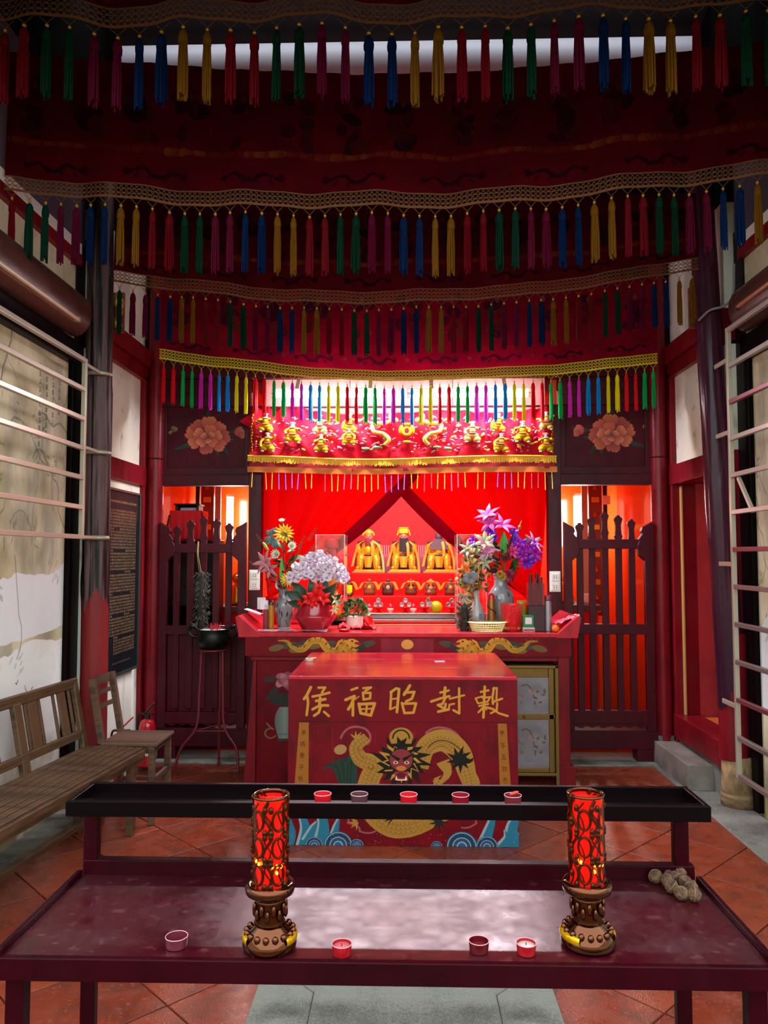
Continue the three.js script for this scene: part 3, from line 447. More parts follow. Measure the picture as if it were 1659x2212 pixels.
// plates with stacked tins, red cups, bottles and fruit on the lowest step
const tin = lathe([[0, 0], [0.019, 0], [0.02, 0.003], [0.02, 0.033], [0.018, 0.036], [0.016, 0.034], [0, 0.034]], 20).rotateX(PI / 2);
const mTin = M('#b9bcc0', 0.25, { metalness: 0.8 }), mRedPlastic = M('#d01020', 0.3);
let tinProto = null;
[[-0.395, 0], [-0.215, 1], [0.01, 2], [0.17, 3], [0.395, 4]].forEach(([x, k]) => {
  const where = ['beside the potted succulent', 'under the second small statuette', 'under the middle of the shrine', 'left of the yellow pomelo', 'right of the yellow pomelo'][k];
  const t = thing('footed_dish', 'red footed dish ' + where, 'dish', [x, 1.02, -6.45]); part(t, 'bowl', lathe([[0, 0.03], [0.02, 0.03], [0.055, 0.042], [0.06, 0.05], [0.05, 0.048], [0, 0.036]], 24), mRedPlastic); part(t, 'foot', lathe([[0, 0], [0.035, 0], [0.03, 0.006], [0.012, 0.02], [0.018, 0.032], [0, 0.032]], 24), mRedPlastic);
  const spots = k === 3 ? [[-0.02, 0.022]] : k === 1 ? [[-0.022, 0.02], [0.02, 0.02], [0, 0.055]] : [[-0.03, 0.02], [0.03, 0.02], [0, 0.055]];
  spots.forEach(([dx, dy], i) => { const lab = (i === 2 ? 'round silver tin on top, on dish ' : i ? 'round silver tin at right, on dish ' : 'round silver tin at left, on dish ') + where; if (!tinProto) { tinProto = single('round_tin', lab, 'tin', tin, mTin, [x + dx, 1.02 + 0.048 + dy, -6.45], 0, 'silver tins in the shrine'); } else copy(tinProto, [x + dx, 1.02 + 0.048 + dy, -6.45], 0, lab, 'silver tins in the shrine'); });
});
[[-0.29, 'left'], [-0.115, 'middle'], [0.045 + 0.03, 'right']].forEach(([x, w]) => { const t = thing('offering_cup', w + ' one of three small red lidded cups on the lowest step', 'cup', [x, 1.02, -6.38], 0, 'red cups in the shrine'); part(t, 'cup', lathe([[0, 0], [0.016, 0], [0.012, 0.012], [0.024, 0.022], [0.028, 0.045], [0, 0.045]], 20), mWhite); part(t, 'lid', lathe([[0.029, 0.045], [0.026, 0.06], [0.012, 0.07], [0.006, 0.08], [0, 0.082]], 20), mRedPlastic); });
{ const t = thing('green_tin_toy', 'small green ornament on the dish left of the pomelo', 'ornament', [0.19, 1.07, -6.45]); part(t, 'body', [ell(0.016, 0.03, 0.014, 0, 0.03, 0), ell(0.012, 0.012, 0.012, 0.008, 0.065, 0)], M('#4f9a5a', 0.5)); part(t, 'tail', tube([[0, 0.01, 0], [-0.012, 0.03, 0.012], [-0.006, 0.05, 0.012]], 0.004), M('#4f9a5a', 0.5)); }
{ const t = thing('pomelo', 'yellow pomelo on the lowest step of the shrine', 'fruit', [0.262, 1.02, -6.38]); part(t, 'fruit', lathe([[0, 0], [0.03, 0.004], [0.05, 0.03], [0.053, 0.055], [0.043, 0.083], [0.018, 0.1], [0, 0.1]], 28), M('#e2d818', 0.4, { bumpMap: fineBump, bumpScale: 0.001 })); part(t, 'stalk', cyl(0.004, 0.003, 0.008, 0, 0.099, 0, 8), M('#6a7a20', 0.7)); }
{ const t = thing('water_bottle', 'clear water bottle left of the pomelo', 'bottle', [0.205, 1.02, -6.33]); part(t, 'bottle', lathe([[0, 0.002], [0.022, 0], [0.024, 0.01], [0.023, 0.1], [0.025, 0.12], [0.016, 0.155], [0.009, 0.17], [0.009, 0.18]], 20), glass({ color: 0xf2f2ff })); part(t, 'label_band', lathe([[0.0245, 0.06], [0.0245, 0.1]], 20), M('#d8d8e4', 0.5)); part(t, 'cap', cyl(0.011, 0.011, 0.014, 0, 0.178, 0, 16), mWhite); }
{ const t = thing('small_lantern', 'small glowing yellow lantern beside the left clear case', 'lantern', [-0.475, 1.145, -6.62]); const gm = new THREE.MeshStandardMaterial({ color: '#e0a010', emissive: 0xffa000, emissiveIntensity: 1.6 }); part(t, 'shade', lathe([[0.018, 0.03], [0.028, 0.04], [0.029, 0.09], [0.02, 0.1]], 20), gm); part(t, 'cap', lathe([[0, 0.135], [0.012, 0.125], [0.034, 0.112], [0.03, 0.1], [0, 0.1]], 20), mBlack); part(t, 'foot', lathe([[0, 0], [0.03, 0], [0.03, 0.012], [0.018, 0.03], [0, 0.03]], 20), mBlack); const l = new THREE.PointLight(0xffb040, 0.06); l.position.set(0, 0.065, 0); l.castShadow = true; t.add(l); }
{ const t = thing('candelabrum', 'row of thin pale candles behind the statues', 'candles', [0.16, 1.335, -7.4]); part(t, 'stand', B(-0.05, 0.05, 0, 0.17, -0.03, 0.03), M('#c05068', 0.5)); for (let k = 0; k < 5; k++) part(t, 'candle', cyl(0.004, 0.004, 0.09, -0.04 + k * 0.02, 0.17, 0, 8), M('#e8b0b8', 0.5)); const u = copy(t, [-0.17, 1.335, -7.4], 0, 'row of thin candles between the left and middle statues'); t.userData.label = 'row of thin candles between the middle and right statues'; }
// pair of clear cases with figures in them
function clearCase(x, z, w, h, lab) {
  const t = thing('clear_case', lab, 'case', [x, 0.99, z]), g = glass({ color: 0xfff0f0, roughness: 0.05 });
  part(t, 'pane', new THREE.BoxGeometry(w, h, 0.004).translate(0, h / 2, w / 2), g); part(t, 'pane', new THREE.BoxGeometry(w, h, 0.004).translate(0, h / 2, -w / 2), g); part(t, 'pane', new THREE.BoxGeometry(0.004, h, w).translate(-w / 2, h / 2, 0), g); part(t, 'pane', new THREE.BoxGeometry(0.004, h, w).translate(w / 2, h / 2, 0), g);
  part(t, 'lid', B(-w / 2, w / 2, h - 0.004, h, -w / 2, w / 2, 0.001), M('#e8c8c8', 0.2, { transparent: true, opacity: 0.5 }));
  const e = []; for (const a of [-1, 1]) for (const b of [-1, 1]) e.push(B(a * w / 2 - 0.004, a * w / 2 + 0.004, 0, h, b * w / 2 - 0.004, b * w / 2 + 0.004, 0.001)); part(t, 'edge_strip', e, M('#f4d8d8', 0.2, { transparent: true, opacity: 0.45 })); part(t, 'base', B(-w / 2 - 0.005, w / 2 + 0.005, -0.0, 0.035, -w / 2 - 0.005, w / 2 + 0.005), mBlackWood); return t;
}
clearCase(-0.54, -5.72, 0.21, 0.66, 'tall clear case behind the white orchid'); clearCase(0.49, -5.72, 0.21, 0.66, 'tall clear case behind the withered flowers at right');
for (const [x, k] of [[-0.54, 0], [0.49, 1]]) {
  const t = thing('costumed_figure', k ? 'costumed figure in the clear case at right' : 'costumed figure with a red cap in the left clear case', 'figure', [x, 1.025, -5.72]), robe = M(k ? '#c8a840' : '#d8a030', 0.5);
  part(t, 'robe', lathe([[0, 0], [0.07, 0], [0.075, 0.05], [0.05, 0.2], [0.06, 0.3], [0.05, 0.42], [0.02, 0.46], [0, 0.46]], 24), robe); part(t, 'sleeve', [ell(0.022, 0.09, 0.03, -0.06, 0.32, 0.02), ell(0.022, 0.09, 0.03, 0.06, 0.32, 0.02)], robe); part(t, 'head', ell(0.035, 0.045, 0.036, 0, 0.5, 0), mFace); part(t, 'cap', lathe([[0.05, 0.525], [0.055, 0.54], [0.05, 0.585], [0.03, 0.6], [0, 0.605]], 24), M('#c01828', 0.5)); part(t, 'sash', new THREE.TorusGeometry(0.056, 0.01, 8, 24).rotateX(PI / 2).translate(0, 0.24, 0), mRedPlastic);
}
// red curtains drawn aside to both ends
const mCurtain = M('#ff0004', 0.8, { transmission: 0.2, thickness: 0, specularIntensity: 0.15 });
const mShadedHem = M('#a00018', 0.85, { specularIntensity: 0.15 });  // same curtain cloth, shade of the turned hem put into a darker crimson
for (const s of [-1, 1]) {
  const t = thing('shrine_curtain', s < 0 ? 'left red shrine curtain drawn aside to the left jamb' : 'right red shrine curtain drawn aside to the right jamb', 'curtain', [0, 0, s < 0 ? -5.91 : -6.02]);
  const inner = s < 0 ? 0.13 : -0.16, tie = V(s < 0 ? -1.02 : 1.0, s < 0 ? 1.17 : 1.12, 0);
  const g = sheet(120, 40, (u, v) => { const top = V(lerp(s * 1.12, inner, u), 2.24, 0), e = V(tie.x - s * 0.05 * (u - 0.5) * 2 * 0.6, tie.y + 0.02 * u, 0); const mid = top.clone().lerp(e, 0.5).add(V(0, -0.04 * u, 0)); if (u < 0.3) mid.x = lerp(top.x, mid.x, u / 0.3); const a = (1 - v) * (1 - v), b = 2 * v * (1 - v), c = v * v; const fold = (Math.pow(Math.abs(Math.sin(u * PI * 5.5 + 0.9 * Math.sin(u * 9))), 0.7) - 0.5) * 0.085 * (0.55 + 0.45 * v) * (1 - 0.6 * v * v); return [top.x * a + mid.x * b + e.x * c, top.y * a + mid.y * b + e.y * c, fold * (u > 0.97 ? 0.2 : 1) + 0.02 * Math.sin(u * 5)]; });
  part(t, 'drape', g, mCurtain);
  part(t, 'shaded_hem', sheet(8, 40, (u, v) => { const top = V(inner, 2.24, 0), e = V(tie.x - s * 0.03, tie.y + 0.02, 0), mid = top.clone().lerp(e, 0.5).add(V(0, -0.04, 0)), a = (1 - v) * (1 - v), b = 2 * v * (1 - v), c = v * v, w = 0.11 * Math.sin(PI * Math.min(1, 0.25 + v * 0.8)); return [top.x * a + mid.x * b + e.x * c - s * w * u * 0.62, top.y * a + mid.y * b + e.y * c - w * u * 0.72, -0.012 - 0.03 * Math.sin(u * PI) + 0.03 * Math.sin(u * 2)]; }), mShadedHem, 'turned edge of the drape with shade put into its crimson');
  part(t, 'tail', sheet(30, 12, (u, v) => [tie.x - s * (u - 0.5) * (0.06 + 0.16 * v), tie.y - v * 0.36, 0.014 * Math.sin(u * 26)]), mCurtain);
  part(t, 'tie_band', new THREE.TorusGeometry(0.04, 0.01, 8, 20).rotateX(PI / 2).scale(1, 1.2, 0.8).translate(tie.x, tie.y, 0), mClothRed);
}
// ---------------------------------------------------------------- painted fronts
function taper(x, pts, w0, w1, style, steps = 60) {             // painted body that follows a curve and changes width
  const c = new THREE.CatmullRomCurve3(pts.map((p) => V(p[0], p[1], 0))), L = [], R = [];
  for (let i = 0; i <= steps; i++) { const u = i / steps, p = c.getPoint(u), t = c.getTangent(u), w = (typeof w0 === 'function' ? w0(u) : lerp(w0, w1, u)) / 2; L.push([p.x - t.y * w, p.y + t.x * w]); R.push([p.x + t.y * w, p.y - t.x * w]); }
  x.fillStyle = style; x.beginPath(); L.forEach((p, i) => (i ? x.lineTo(...p) : x.moveTo(...p))); R.reverse().forEach((p) => x.lineTo(...p)); x.closePath(); x.fill(); return c;
}
function strokes(x, list, style, f = (p) => p, k = 1) { x.strokeStyle = style; x.lineCap = 'round'; x.lineJoin = 'round'; for (const [w, ...pts] of list) { x.lineWidth = w * k; x.beginPath(); pts.forEach((p, i) => { const q = f(p); i ? x.lineTo(q[0], q[1]) : x.moveTo(q[0], q[1]); }); x.stroke(); } }
function flames(x, cx, cy, r0, r1, n, style, a0 = 0, a1 = 6.283, k = 1) { x.fillStyle = style; x.beginPath(); for (let i = 0; i <= n * 2; i++) { const a = lerp(a0, a1, i / (n * 2)), r = i % 2 ? r0 : r1 * (0.8 + 0.35 * hash(i, n)), aa = a + (i % 2 ? 0 : 0.12); const px = cx + Math.cos(aa) * r * k, py = cy + Math.sin(aa) * r; i ? x.lineTo(px, py) : x.moveTo(px, py); } x.closePath(); x.fill(); }
function scales(x, c, w, style, n = 40) { x.strokeStyle = style; x.lineWidth = 1.2; for (let i = 0; i < n; i++) { const p = c.getPoint(i / n); for (let k = -1; k <= 1; k++) { x.beginPath(); x.arc(p.x + k * w * 0.28 * (c.getTangent(i / n).y), p.y - k * w * 0.28 * c.getTangent(i / n).x, w * 0.16, 0, 3.4); x.stroke(); } } }
const paintBase = (W, H, a, b, s = 1) => pixelCanvas(W, H, (i, j) => { const n = fbm(i / (40 * s), j / (150 * s), 4), q = fbm(i / (100 * s) + 5, j / (100 * s), 4); return mix3(hex3(a), hex3(b), clamp((n - 0.35) + (q - 0.5) * 1.2, 0, 1)); });
function boxFrontCanvas() {                                     // 498 x 368 units, painted at 2 pixels a unit
  const c = paintBase(996, 736, '#6a0210', '#44020c'), x = c.getContext('2d'); x.scale(2, 2);
  const gold = '#9c6c2c', dg = '#80581f', ink = '#16120f';
  const P1 = (p) => [p[0] / 6.38 - 1, p[1] / 6.38 - 10], P2 = (p) => [p[0] / 6.38 + 249, p[1] / 6.38 - 10];
  const g1 = [
    [34, [318, 172], [262, 290], [225, 340]], [30, [272, 310], [282, 400], [262, 572]], [28, [425, 178], [520, 175], [475, 245]], [30, [345, 306], [450, 285], [580, 248]], [34, [395, 368], [520, 342]], [32, [450, 325], [440, 420]], [32, [345, 488], [450, 430], [560, 432]], [32, [460, 440], [430, 535], [368, 578]], [28, [505, 522], [572, 582]],
    [28, [885, 208], [968, 178]], [36, [805, 350], [928, 298], [885, 420], [842, 485]], [32, [908, 390], [906, 572]], [14, [935, 345], [990, 300]], [26, [1050, 182], [1160, 170], [1075, 225]], [28, [1045, 245], [1055, 345], [1145, 328], [1150, 248], [1045, 252]], [34, [990, 405], [1015, 540], [1155, 570], [1210, 400], [990, 412]], [24, [1100, 420], [1090, 545]], [20, [1025, 482], [1190, 472]],
    [28, [1440, 228], [1425, 480]], [32, [1432, 240], [1505, 185], [1548, 192], [1518, 522]], [20, [1440, 338], [1540, 322]], [22, [1425, 482], [1505, 448]],
  ], g2 = [
    [34, [102, 142], [75, 190], [22, 272]], [30, [30, 245], [165, 232], [130, 330], [50, 368]], [30, [-8, 392], [28, 535], [152, 528], [188, 395], [0, 402]],
    [28, [525, 240], [640, 210]], [34, [592, 168], [578, 310]], [30, [398, 368], [520, 325], [650, 292]], [30, [600, 300], [555, 400], [490, 418], [600, 480]], [28, [600, 400], [580, 490]], [32, [495, 512], [640, 478]], [22, [640, 478], [650, 412], [715, 398]], [24, [655, 328], [855, 276]], [28, [785, 178], [785, 535], [705, 490]],
    [26, [1085, 228], [1190, 205]], [30, [1140, 152], [1128, 400], [1118, 592]], [22, [1110, 292], [1012, 320], [1045, 392], [1175, 368], [1215, 300], [1110, 312]], [24, [1060, 430], [1185, 400]], [24, [1115, 450], [1050, 518]], [18, [1140, 440], [1160, 480]], [26, [1268, 168], [1245, 300], [1252, 398]], [22, [1252, 182], [1308, 170], [1298, 335]], [26, [1245, 372], [1378, 322]], [24, [1310, 385], [1302, 490], [1222, 530]], [26, [1165, 448], [1250, 470], [1330, 530], [1452, 568]],
  ];
  strokes(x, g1, '#b87f2a', P1, 1.22 / 6.38); strokes(x, g2, '#b87f2a', P2, 1.22 / 6.38);
  x.fillStyle = 'rgba(30,4,10,.55)'; x.fillRect(0, 93, 498, 1.6); x.fillStyle = 'rgba(190,90,90,.12)'; for (let k = 0; k < 40; k++) x.fillRect(hash(k, 1) * 498, 96 + hash(k, 2) * 40, 2, 20 + 40 * hash(k, 3));
  // upright inscribed strips
  const strip = (x0, x1, x2, x3) => { x.fillStyle = '#90541a'; x.beginPath(); x.moveTo(x0, 96); x.lineTo(x1, 96); x.lineTo(x3, 300); x.lineTo(x2, 300); x.fill(); };
  strip(24, 45, 10, 45); strip(455, 474, 460, 486);
  const brush = (cx, cy, list) => strokes(x, list.map(([w, ...p]) => [w, ...p]), 'rgba(70,30,14,.85)', (p) => [cx + (p[0] - 5) * 1.25, cy + (p[1] - 5) * 1.35]);
  const Lc = [[[1.2, [2, 1], [4, 2]], [1.2, [7, 0.5], [5.5, 2]], [1.2, [2, 3], [8, 3], [8, 5], [2, 5], [2, 7], [8.5, 6.6]], [1.2, [5, 3], [5, 10]]], [[1.2, [1, 2], [3, 2], [3, 8], [1, 8], [1, 2]], [1.2, [4, 2], [9, 1.6]], [1.2, [6.5, 0], [6, 4]], [1.2, [4, 5], [9, 4.8]], [1.2, [6, 5], [4, 9.5]], [1.2, [7.5, 5], [7.5, 9], [9.5, 9]]], [[1.2, [5, 0], [5, 10]], [1.2, [1, 3], [9, 3]], [1.2, [2, 1], [8, 1], [8, 5], [2, 5], [2, 1]], [1.2, [5, 5.5], [1, 9]], [1.2, [5, 5.5], [9, 9]]], [[1.2, [2, 1], [8, 1], [5, 4], [5, 9], [3, 8]], [1.2, [1, 5], [9, 5]]], [[1.2, [1, 2], [5, 2]], [1.2, [3, 0], [3, 9]], [1.2, [1, 5], [5, 4]], [1.2, [7, 0], [5.5, 4]], [1.2, [6, 3], [9, 3]], [1.2, [8.5, 3], [5, 9]], [1.2, [6, 5], [9.5, 9]]]];
  const Rc = [[[1.3, [2, 1], [8, 1], [8, 5], [2, 5], [2, 1]], [1.2, [2, 3], [8, 3]], [1.3, [5, 1], [5, 10]]], [[1.2, [3, 0], [1.5, 3]], [1.2, [2.5, 2], [8.5, 2]], [1.2, [2.5, 4.6], [8, 4.6]], [1.2, [1, 7], [9.5, 7]], [1.3, [5.5, 2], [5.5, 10.5]]], [[1.2, [2, 1], [8, 1]], [1.2, [4.5, 1], [3.5, 8.5]], [1.2, [2.5, 4.5], [7.5, 4.5], [7, 8.5]], [1.3, [1, 8.8], [9.2, 8.8]]], [[1.2, [2, 0.5], [3, 2]], [1.2, [1, 3], [4.5, 3], [1, 7]], [1.2, [3, 5], [3, 10]], [1.2, [5, 3], [9, 2.6], [8.6, 9], [7.4, 8.4]], [1.2, [6.5, 3], [5, 9]]], [[1.2, [4, 0], [1.5, 4]], [1.2, [3.5, 1.6], [7.6, 1.4], [2, 6]], [1.2, [3.5, 2.5], [9, 6]], [1.2, [4.5, 7], [6, 8]], [1.2, [4, 9], [6, 10]]]];
  Lc.forEach((l, k) => brush(34 - k * 1.6, 118 + k * 26, l)); Rc.forEach((l, k) => brush(464 + k * 1.6, 118 + k * 26, l));
  // clouds and smoke behind the beast
  x.strokeStyle = 'rgba(176,120,120,.55)'; x.lineWidth = 5; const cloud = (pts) => { x.beginPath(); pts.forEach((p, i) => (i ? x.quadraticCurveTo(p[0], p[1], p[2], p[3]) : x.moveTo(...p))); x.stroke(); };
  cloud([[115, 130], [128, 96, 165, 108], [186, 120, 176, 140], [160, 152, 150, 140]]); cloud([[300, 118], [320, 98, 352, 110], [378, 124, 372, 140]]); x.lineWidth = 4; cloud([[80, 290], [56, 262, 74, 244]]); cloud([[395, 262], [420, 240, 416, 268], [404, 290, 432, 300]]); cloud([[110, 300], [140, 304, 130, 318], [160, 324, 156, 336], [176, 344, 190, 336]]); cloud([[430, 292], [400, 304, 408, 316], [390, 330, 376, 326]]);
  x.fillStyle = '#9a7040'; x.beginPath(); x.ellipse(114, 156, 14, 11, -0.3, 0, 7); x.fill();
  // dark green tail hair, haunches
  for (let k = 0; k < 9; k++) taper(x, [[120 + k * 3, 236], [98 - k * 3 + k * 9, 196 - k * 4], [70 + k * 9, 172 + Math.abs(k - 3) * 9]], 14, 1, k % 2 ? '#1b2a22' : '#20342a');
  const body = [[172, 128], [148, 150], [158, 176], [190, 190], [178, 220], [172, 262], [190, 300], [226, 326], [270, 324], [330, 296], [388, 268], [402, 230], [394, 204]];
  const bc = taper(x, body, (u) => 22 + 26 * Math.sin(u * PI), 0, gold); scales(x, bc, 34, 'rgba(96,60,20,.55)', 54);
  const hp = [[290, 196], [300, 150], [336, 134], [372, 160], [388, 206], [398, 250]]; const hc = taper(x, hp, (u) => 16 + 34 * Math.sin(u * PI * 0.8 + 0.4), 0, gold); scales(x, hc, 32, 'rgba(96,60,20,.5)', 30); x.strokeStyle = ink; x.lineWidth = 1.6; x.beginPath(); x.moveTo(304, 150); x.quadraticCurveTo(336, 112, 384, 164); x.stroke();
  taper(x, [[336, 180], [346, 206], [328, 232]], 30, 6, gold); flames(x, 372, 176, 14, 34, 9, ink); taper(x, [[372, 170], [392, 180], [404, 172]], 18, 1, ink);
  // raised claw left, spread claw right, lower claw
  for (const [cx, cy, a0] of [[150, 132, -1.5], [318, 222, 0.4], [150, 316, 2.6]]) for (let k = 0; k < 4; k++) taper(x, [[cx, cy], [cx + 10 * Math.cos(a0 + k * 0.7 - 1), cy + 10 * Math.sin(a0 + k * 0.7 - 1)], [cx + 18 * Math.cos(a0 + k * 0.75 - 1), cy + 18 * Math.sin(a0 + k * 0.75 - 1)]], 8, 1, gold);
  // head: hair, brow, eyes, snout, open mouth
  flames(x, 246, 182, 40, 66, 17, ink); flames(x, 246, 178, 30, 48, 13, '#b0762a'); flames(x, 246, 180, 26, 40, 15, ink);
  x.fillStyle = gold; x.beginPath(); x.ellipse(246, 128, 26, 22, 0, PI, 0); x.lineTo(268, 142); x.lineTo(224, 142); x.fill(); x.strokeStyle = ink; x.lineWidth = 3; x.beginPath(); x.arc(246, 130, 18, PI, 0); x.stroke(); flames(x, 246, 146, 10, 20, 6, ink);
  x.fillStyle = '#7c2a30'; x.beginPath(); x.ellipse(246, 178, 25, 24, 0, 0, 7); x.fill(); x.fillStyle = ink; for (const s of [-1, 1]) { taper(x, [[246 + s * 4, 178], [246 + s * 14, 172], [246 + s * 28, 162]], 8, 2, ink); x.fillStyle = '#c9a878'; x.beginPath(); x.ellipse(246 + s * 12, 184, 5.5, 3.6, 0, 0, 7); x.fill(); x.fillStyle = ink; x.beginPath(); x.arc(246 + s * 12, 184, 2.2, 0, 7); x.fill(); }
  x.fillStyle = '#b8642a'; x.beginPath(); x.ellipse(246, 197, 11, 6, 0, 0, 7); x.fill(); x.fillStyle = '#8e2832'; x.fillRect(232, 204, 29, 20); x.fillStyle = '#5a121c'; x.beginPath(); x.ellipse(246, 212, 11, 6, 0, 0, 7); x.fill(); x.fillStyle = '#d8c8a0'; x.fillRect(236, 221, 22, 2.6); for (const s of [-1, 1]) { x.beginPath(); x.moveTo(246 + s * 13, 222); x.lineTo(246 + s * 10, 212); x.lineTo(246 + s * 8, 222); x.fill(); }
  flames(x, 246, 236, 10, 26, 9, ink, 0, PI); flames(x, 232, 298, 16, 34, 9, '#1a221c', 2, 5.4); flames(x, 326, 314, 8, 26, 9, '#1a1c18'); x.fillStyle = dg; x.beginPath(); x.arc(250, 290, 13, 0, 7); x.fill();
  // waves
  const wave = (cx, cy, r) => { [['#24506e', r], ['#8a98a0', r * 0.94], ['#173652', r * 0.88], ['#98888a', r * 0.62], ['#204664', r * 0.55], ['#8c9aa4', r * 0.34], ['#24507a', r * 0.26]].forEach(([s, q]) => { x.fillStyle = s; x.beginPath(); x.arc(cx, cy, q, PI, 0); x.fill(); }); };
  const crest = (pts, w) => { taper(x, pts, w, 1, '#849298'); taper(x, pts.map((p) => [p[0] + 3, p[1] + 2]), w * 0.8, 1, '#24647c'); };
  crest([[-8, 372], [6, 340], [2, 304]], 44); crest([[34, 372], [38, 330], [30, 296], [40, 282]], 34); crest([[72, 372], [76, 320], [70, 286], [76, 272]], 38); crest([[40, 360], [56, 326], [62, 314]], 24); crest([[96, 366], [104, 326], [110, 304]], 24);
  crest([[420, 372], [430, 340], [440, 300], [430, 278]], 34); crest([[492, 374], [482, 330], [494, 290], [486, 270]], 40); crest([[460, 372], [472, 346], [466, 330]], 30);
  wave(58, 368, 19); wave(110, 368, 31); wave(150, 368, 15); wave(376, 368, 33); wave(430, 368, 24); wave(322, 368, 12); x.fillStyle = 'rgba(190,190,200,.5)'; for (let k = 0; k < 40; k++) { x.beginPath(); x.arc(hash(k, 31) * 498, 340 + hash(k, 32) * 26, 1, 0, 7); x.fill(); }
  return c;
}
function apronCanvas() {                                        // two gold dragons facing the sun on the altar apron: 740 x 46 units
  const c = paintBase(1480, 130, '#740616', '#4c0410'), x = c.getContext('2d'); x.scale(2, 2.4);
  x.fillStyle = '#c88a30'; x.beginPath(); x.arc(370, 20, 14, 0, 7); x.fill(); x.fillStyle = 'rgba(255,220,220,.14)'; x.fillRect(310, 4, 120, 46);
  for (const s of [-1, 1]) { x.save(); x.translate(370, 0); x.scale(s, 1); for (let k = 0; k < 8; k++) { x.fillStyle = ['#4a4438', '#6e5630', '#3a3c38'][k % 3]; x.beginPath(); x.ellipse(90 + k * 30, 18 + 14 * hash(k, 40), 18, 9, 0.3, 0, 7); x.fill(); }
    for (const q of [[250, 34], [206, 16], [164, 36], [130, 34]]) { x.fillStyle = '#7a5a2c'; x.beginPath(); x.ellipse(q[0], q[1], 22, 11, 0.2, 0, 7); x.fill(); x.fillStyle = 'rgba(40,60,44,.8)'; x.beginPath(); x.ellipse(q[0] + 12, q[1] - 7, 13, 6, 0.4, 0, 7); x.fill(); }
    const b = taper(x, [[296, 10], [276, 12], [262, 30], [240, 36], [220, 12], [198, 10], [180, 36], [160, 38], [148, 14], [134, 36], [118, 44]], (u) => 3 + 17 * Math.sin(Math.min(1, u * 1.3) * PI * 0.62), 0, '#c8902e'); for (let k = 0; k < 16; k++) { const p = b.getPoint(k / 16); taper(x, [[p.x, p.y - 5], [p.x - 3, p.y - 11], [p.x - 7, p.y - 13]], 4, 0.6, '#8a2a1c'); } scales(x, b, 12, 'rgba(110,70,20,.6)', 60);
    flames(x, 108, 24, 9, 19, 9, '#2c3430'); x.fillStyle = '#c8902e'; x.beginPath(); x.ellipse(124, 16, 16, 11, -0.4, 0, 7); x.fill(); x.fillStyle = '#8e1226'; x.beginPath(); x.ellipse(112, 18, 9, 4, -0.3, 0, 7); x.fill(); x.fillStyle = '#1a1a18'; x.beginPath(); x.arc(126, 11, 2.4, 0, 7); x.fill(); for (let k = 0; k < 4; k++) taper(x, [[190, 36], [184 - k * 6, 42], [178 - k * 7, 46]], 4, 1, '#c8902e'); x.restore(); }
  return c;
}
function altarSideCanvas() {                                    // vase of peonies painted on the altar body (left of the box): 100 x 280 units
  const c = paintBase(300, 840, '#6e0414', '#4a030e'), x = c.getContext('2d'); x.scale(3, 3);
  x.fillStyle = 'rgba(60,50,44,.9)'; for (let k = 0; k < 9; k++) { x.beginPath(); x.ellipse(58 + 26 * Math.cos(k), 66 + 26 * Math.sin(k * 1.7), 15, 7, k, 0, 7); x.fill(); }
  x.fillStyle = '#2e3430'; for (let k = 0; k < 6; k++) { x.beginPath(); x.ellipse(52 + 18 * Math.cos(k * 1.1), 86 + 10 * Math.sin(k * 1.9), 14, 6, k * 0.8, 0, 7); x.fill(); }
  for (let k = 0; k < 13; k++) { x.fillStyle = ['#a85866', '#8c4252', '#b87078'][k % 3]; x.beginPath(); x.ellipse(64 + 16 * Math.cos(k * 1.3) * (1 - k / 18), 44 + 15 * Math.sin(k * 1.3) * (1 - k / 18), 12 - k * 0.5, 8 - k * 0.2, k, 0, 7); x.fill(); }
  const g = x.createLinearGradient(40, 0, 84, 0); g.addColorStop(0, '#5c6660'); g.addColorStop(0.5, '#8a9088'); g.addColorStop(1, '#5a625e'); x.fillStyle = g; x.beginPath(); x.moveTo(52, 106); x.bezierCurveTo(36, 130, 42, 150, 50, 178); x.lineTo(78, 178); x.bezierCurveTo(88, 150, 90, 130, 76, 106); x.fill(); x.strokeStyle = '#4a6a80'; x.lineWidth = 2; x.beginPath(); x.moveTo(48, 168); x.lineTo(80, 168); x.stroke(); x.fillStyle = '#3c3a36'; x.fillRect(48, 178, 32, 6);
  x.strokeStyle = '#7a6a40'; x.lineWidth = 3; x.beginPath(); x.arc(34, 166, 11, 0.4, 5.2); x.stroke(); x.beginPath(); x.moveTo(40, 158); x.quadraticCurveTo(30, 150, 26, 142); x.stroke(); return c;
}
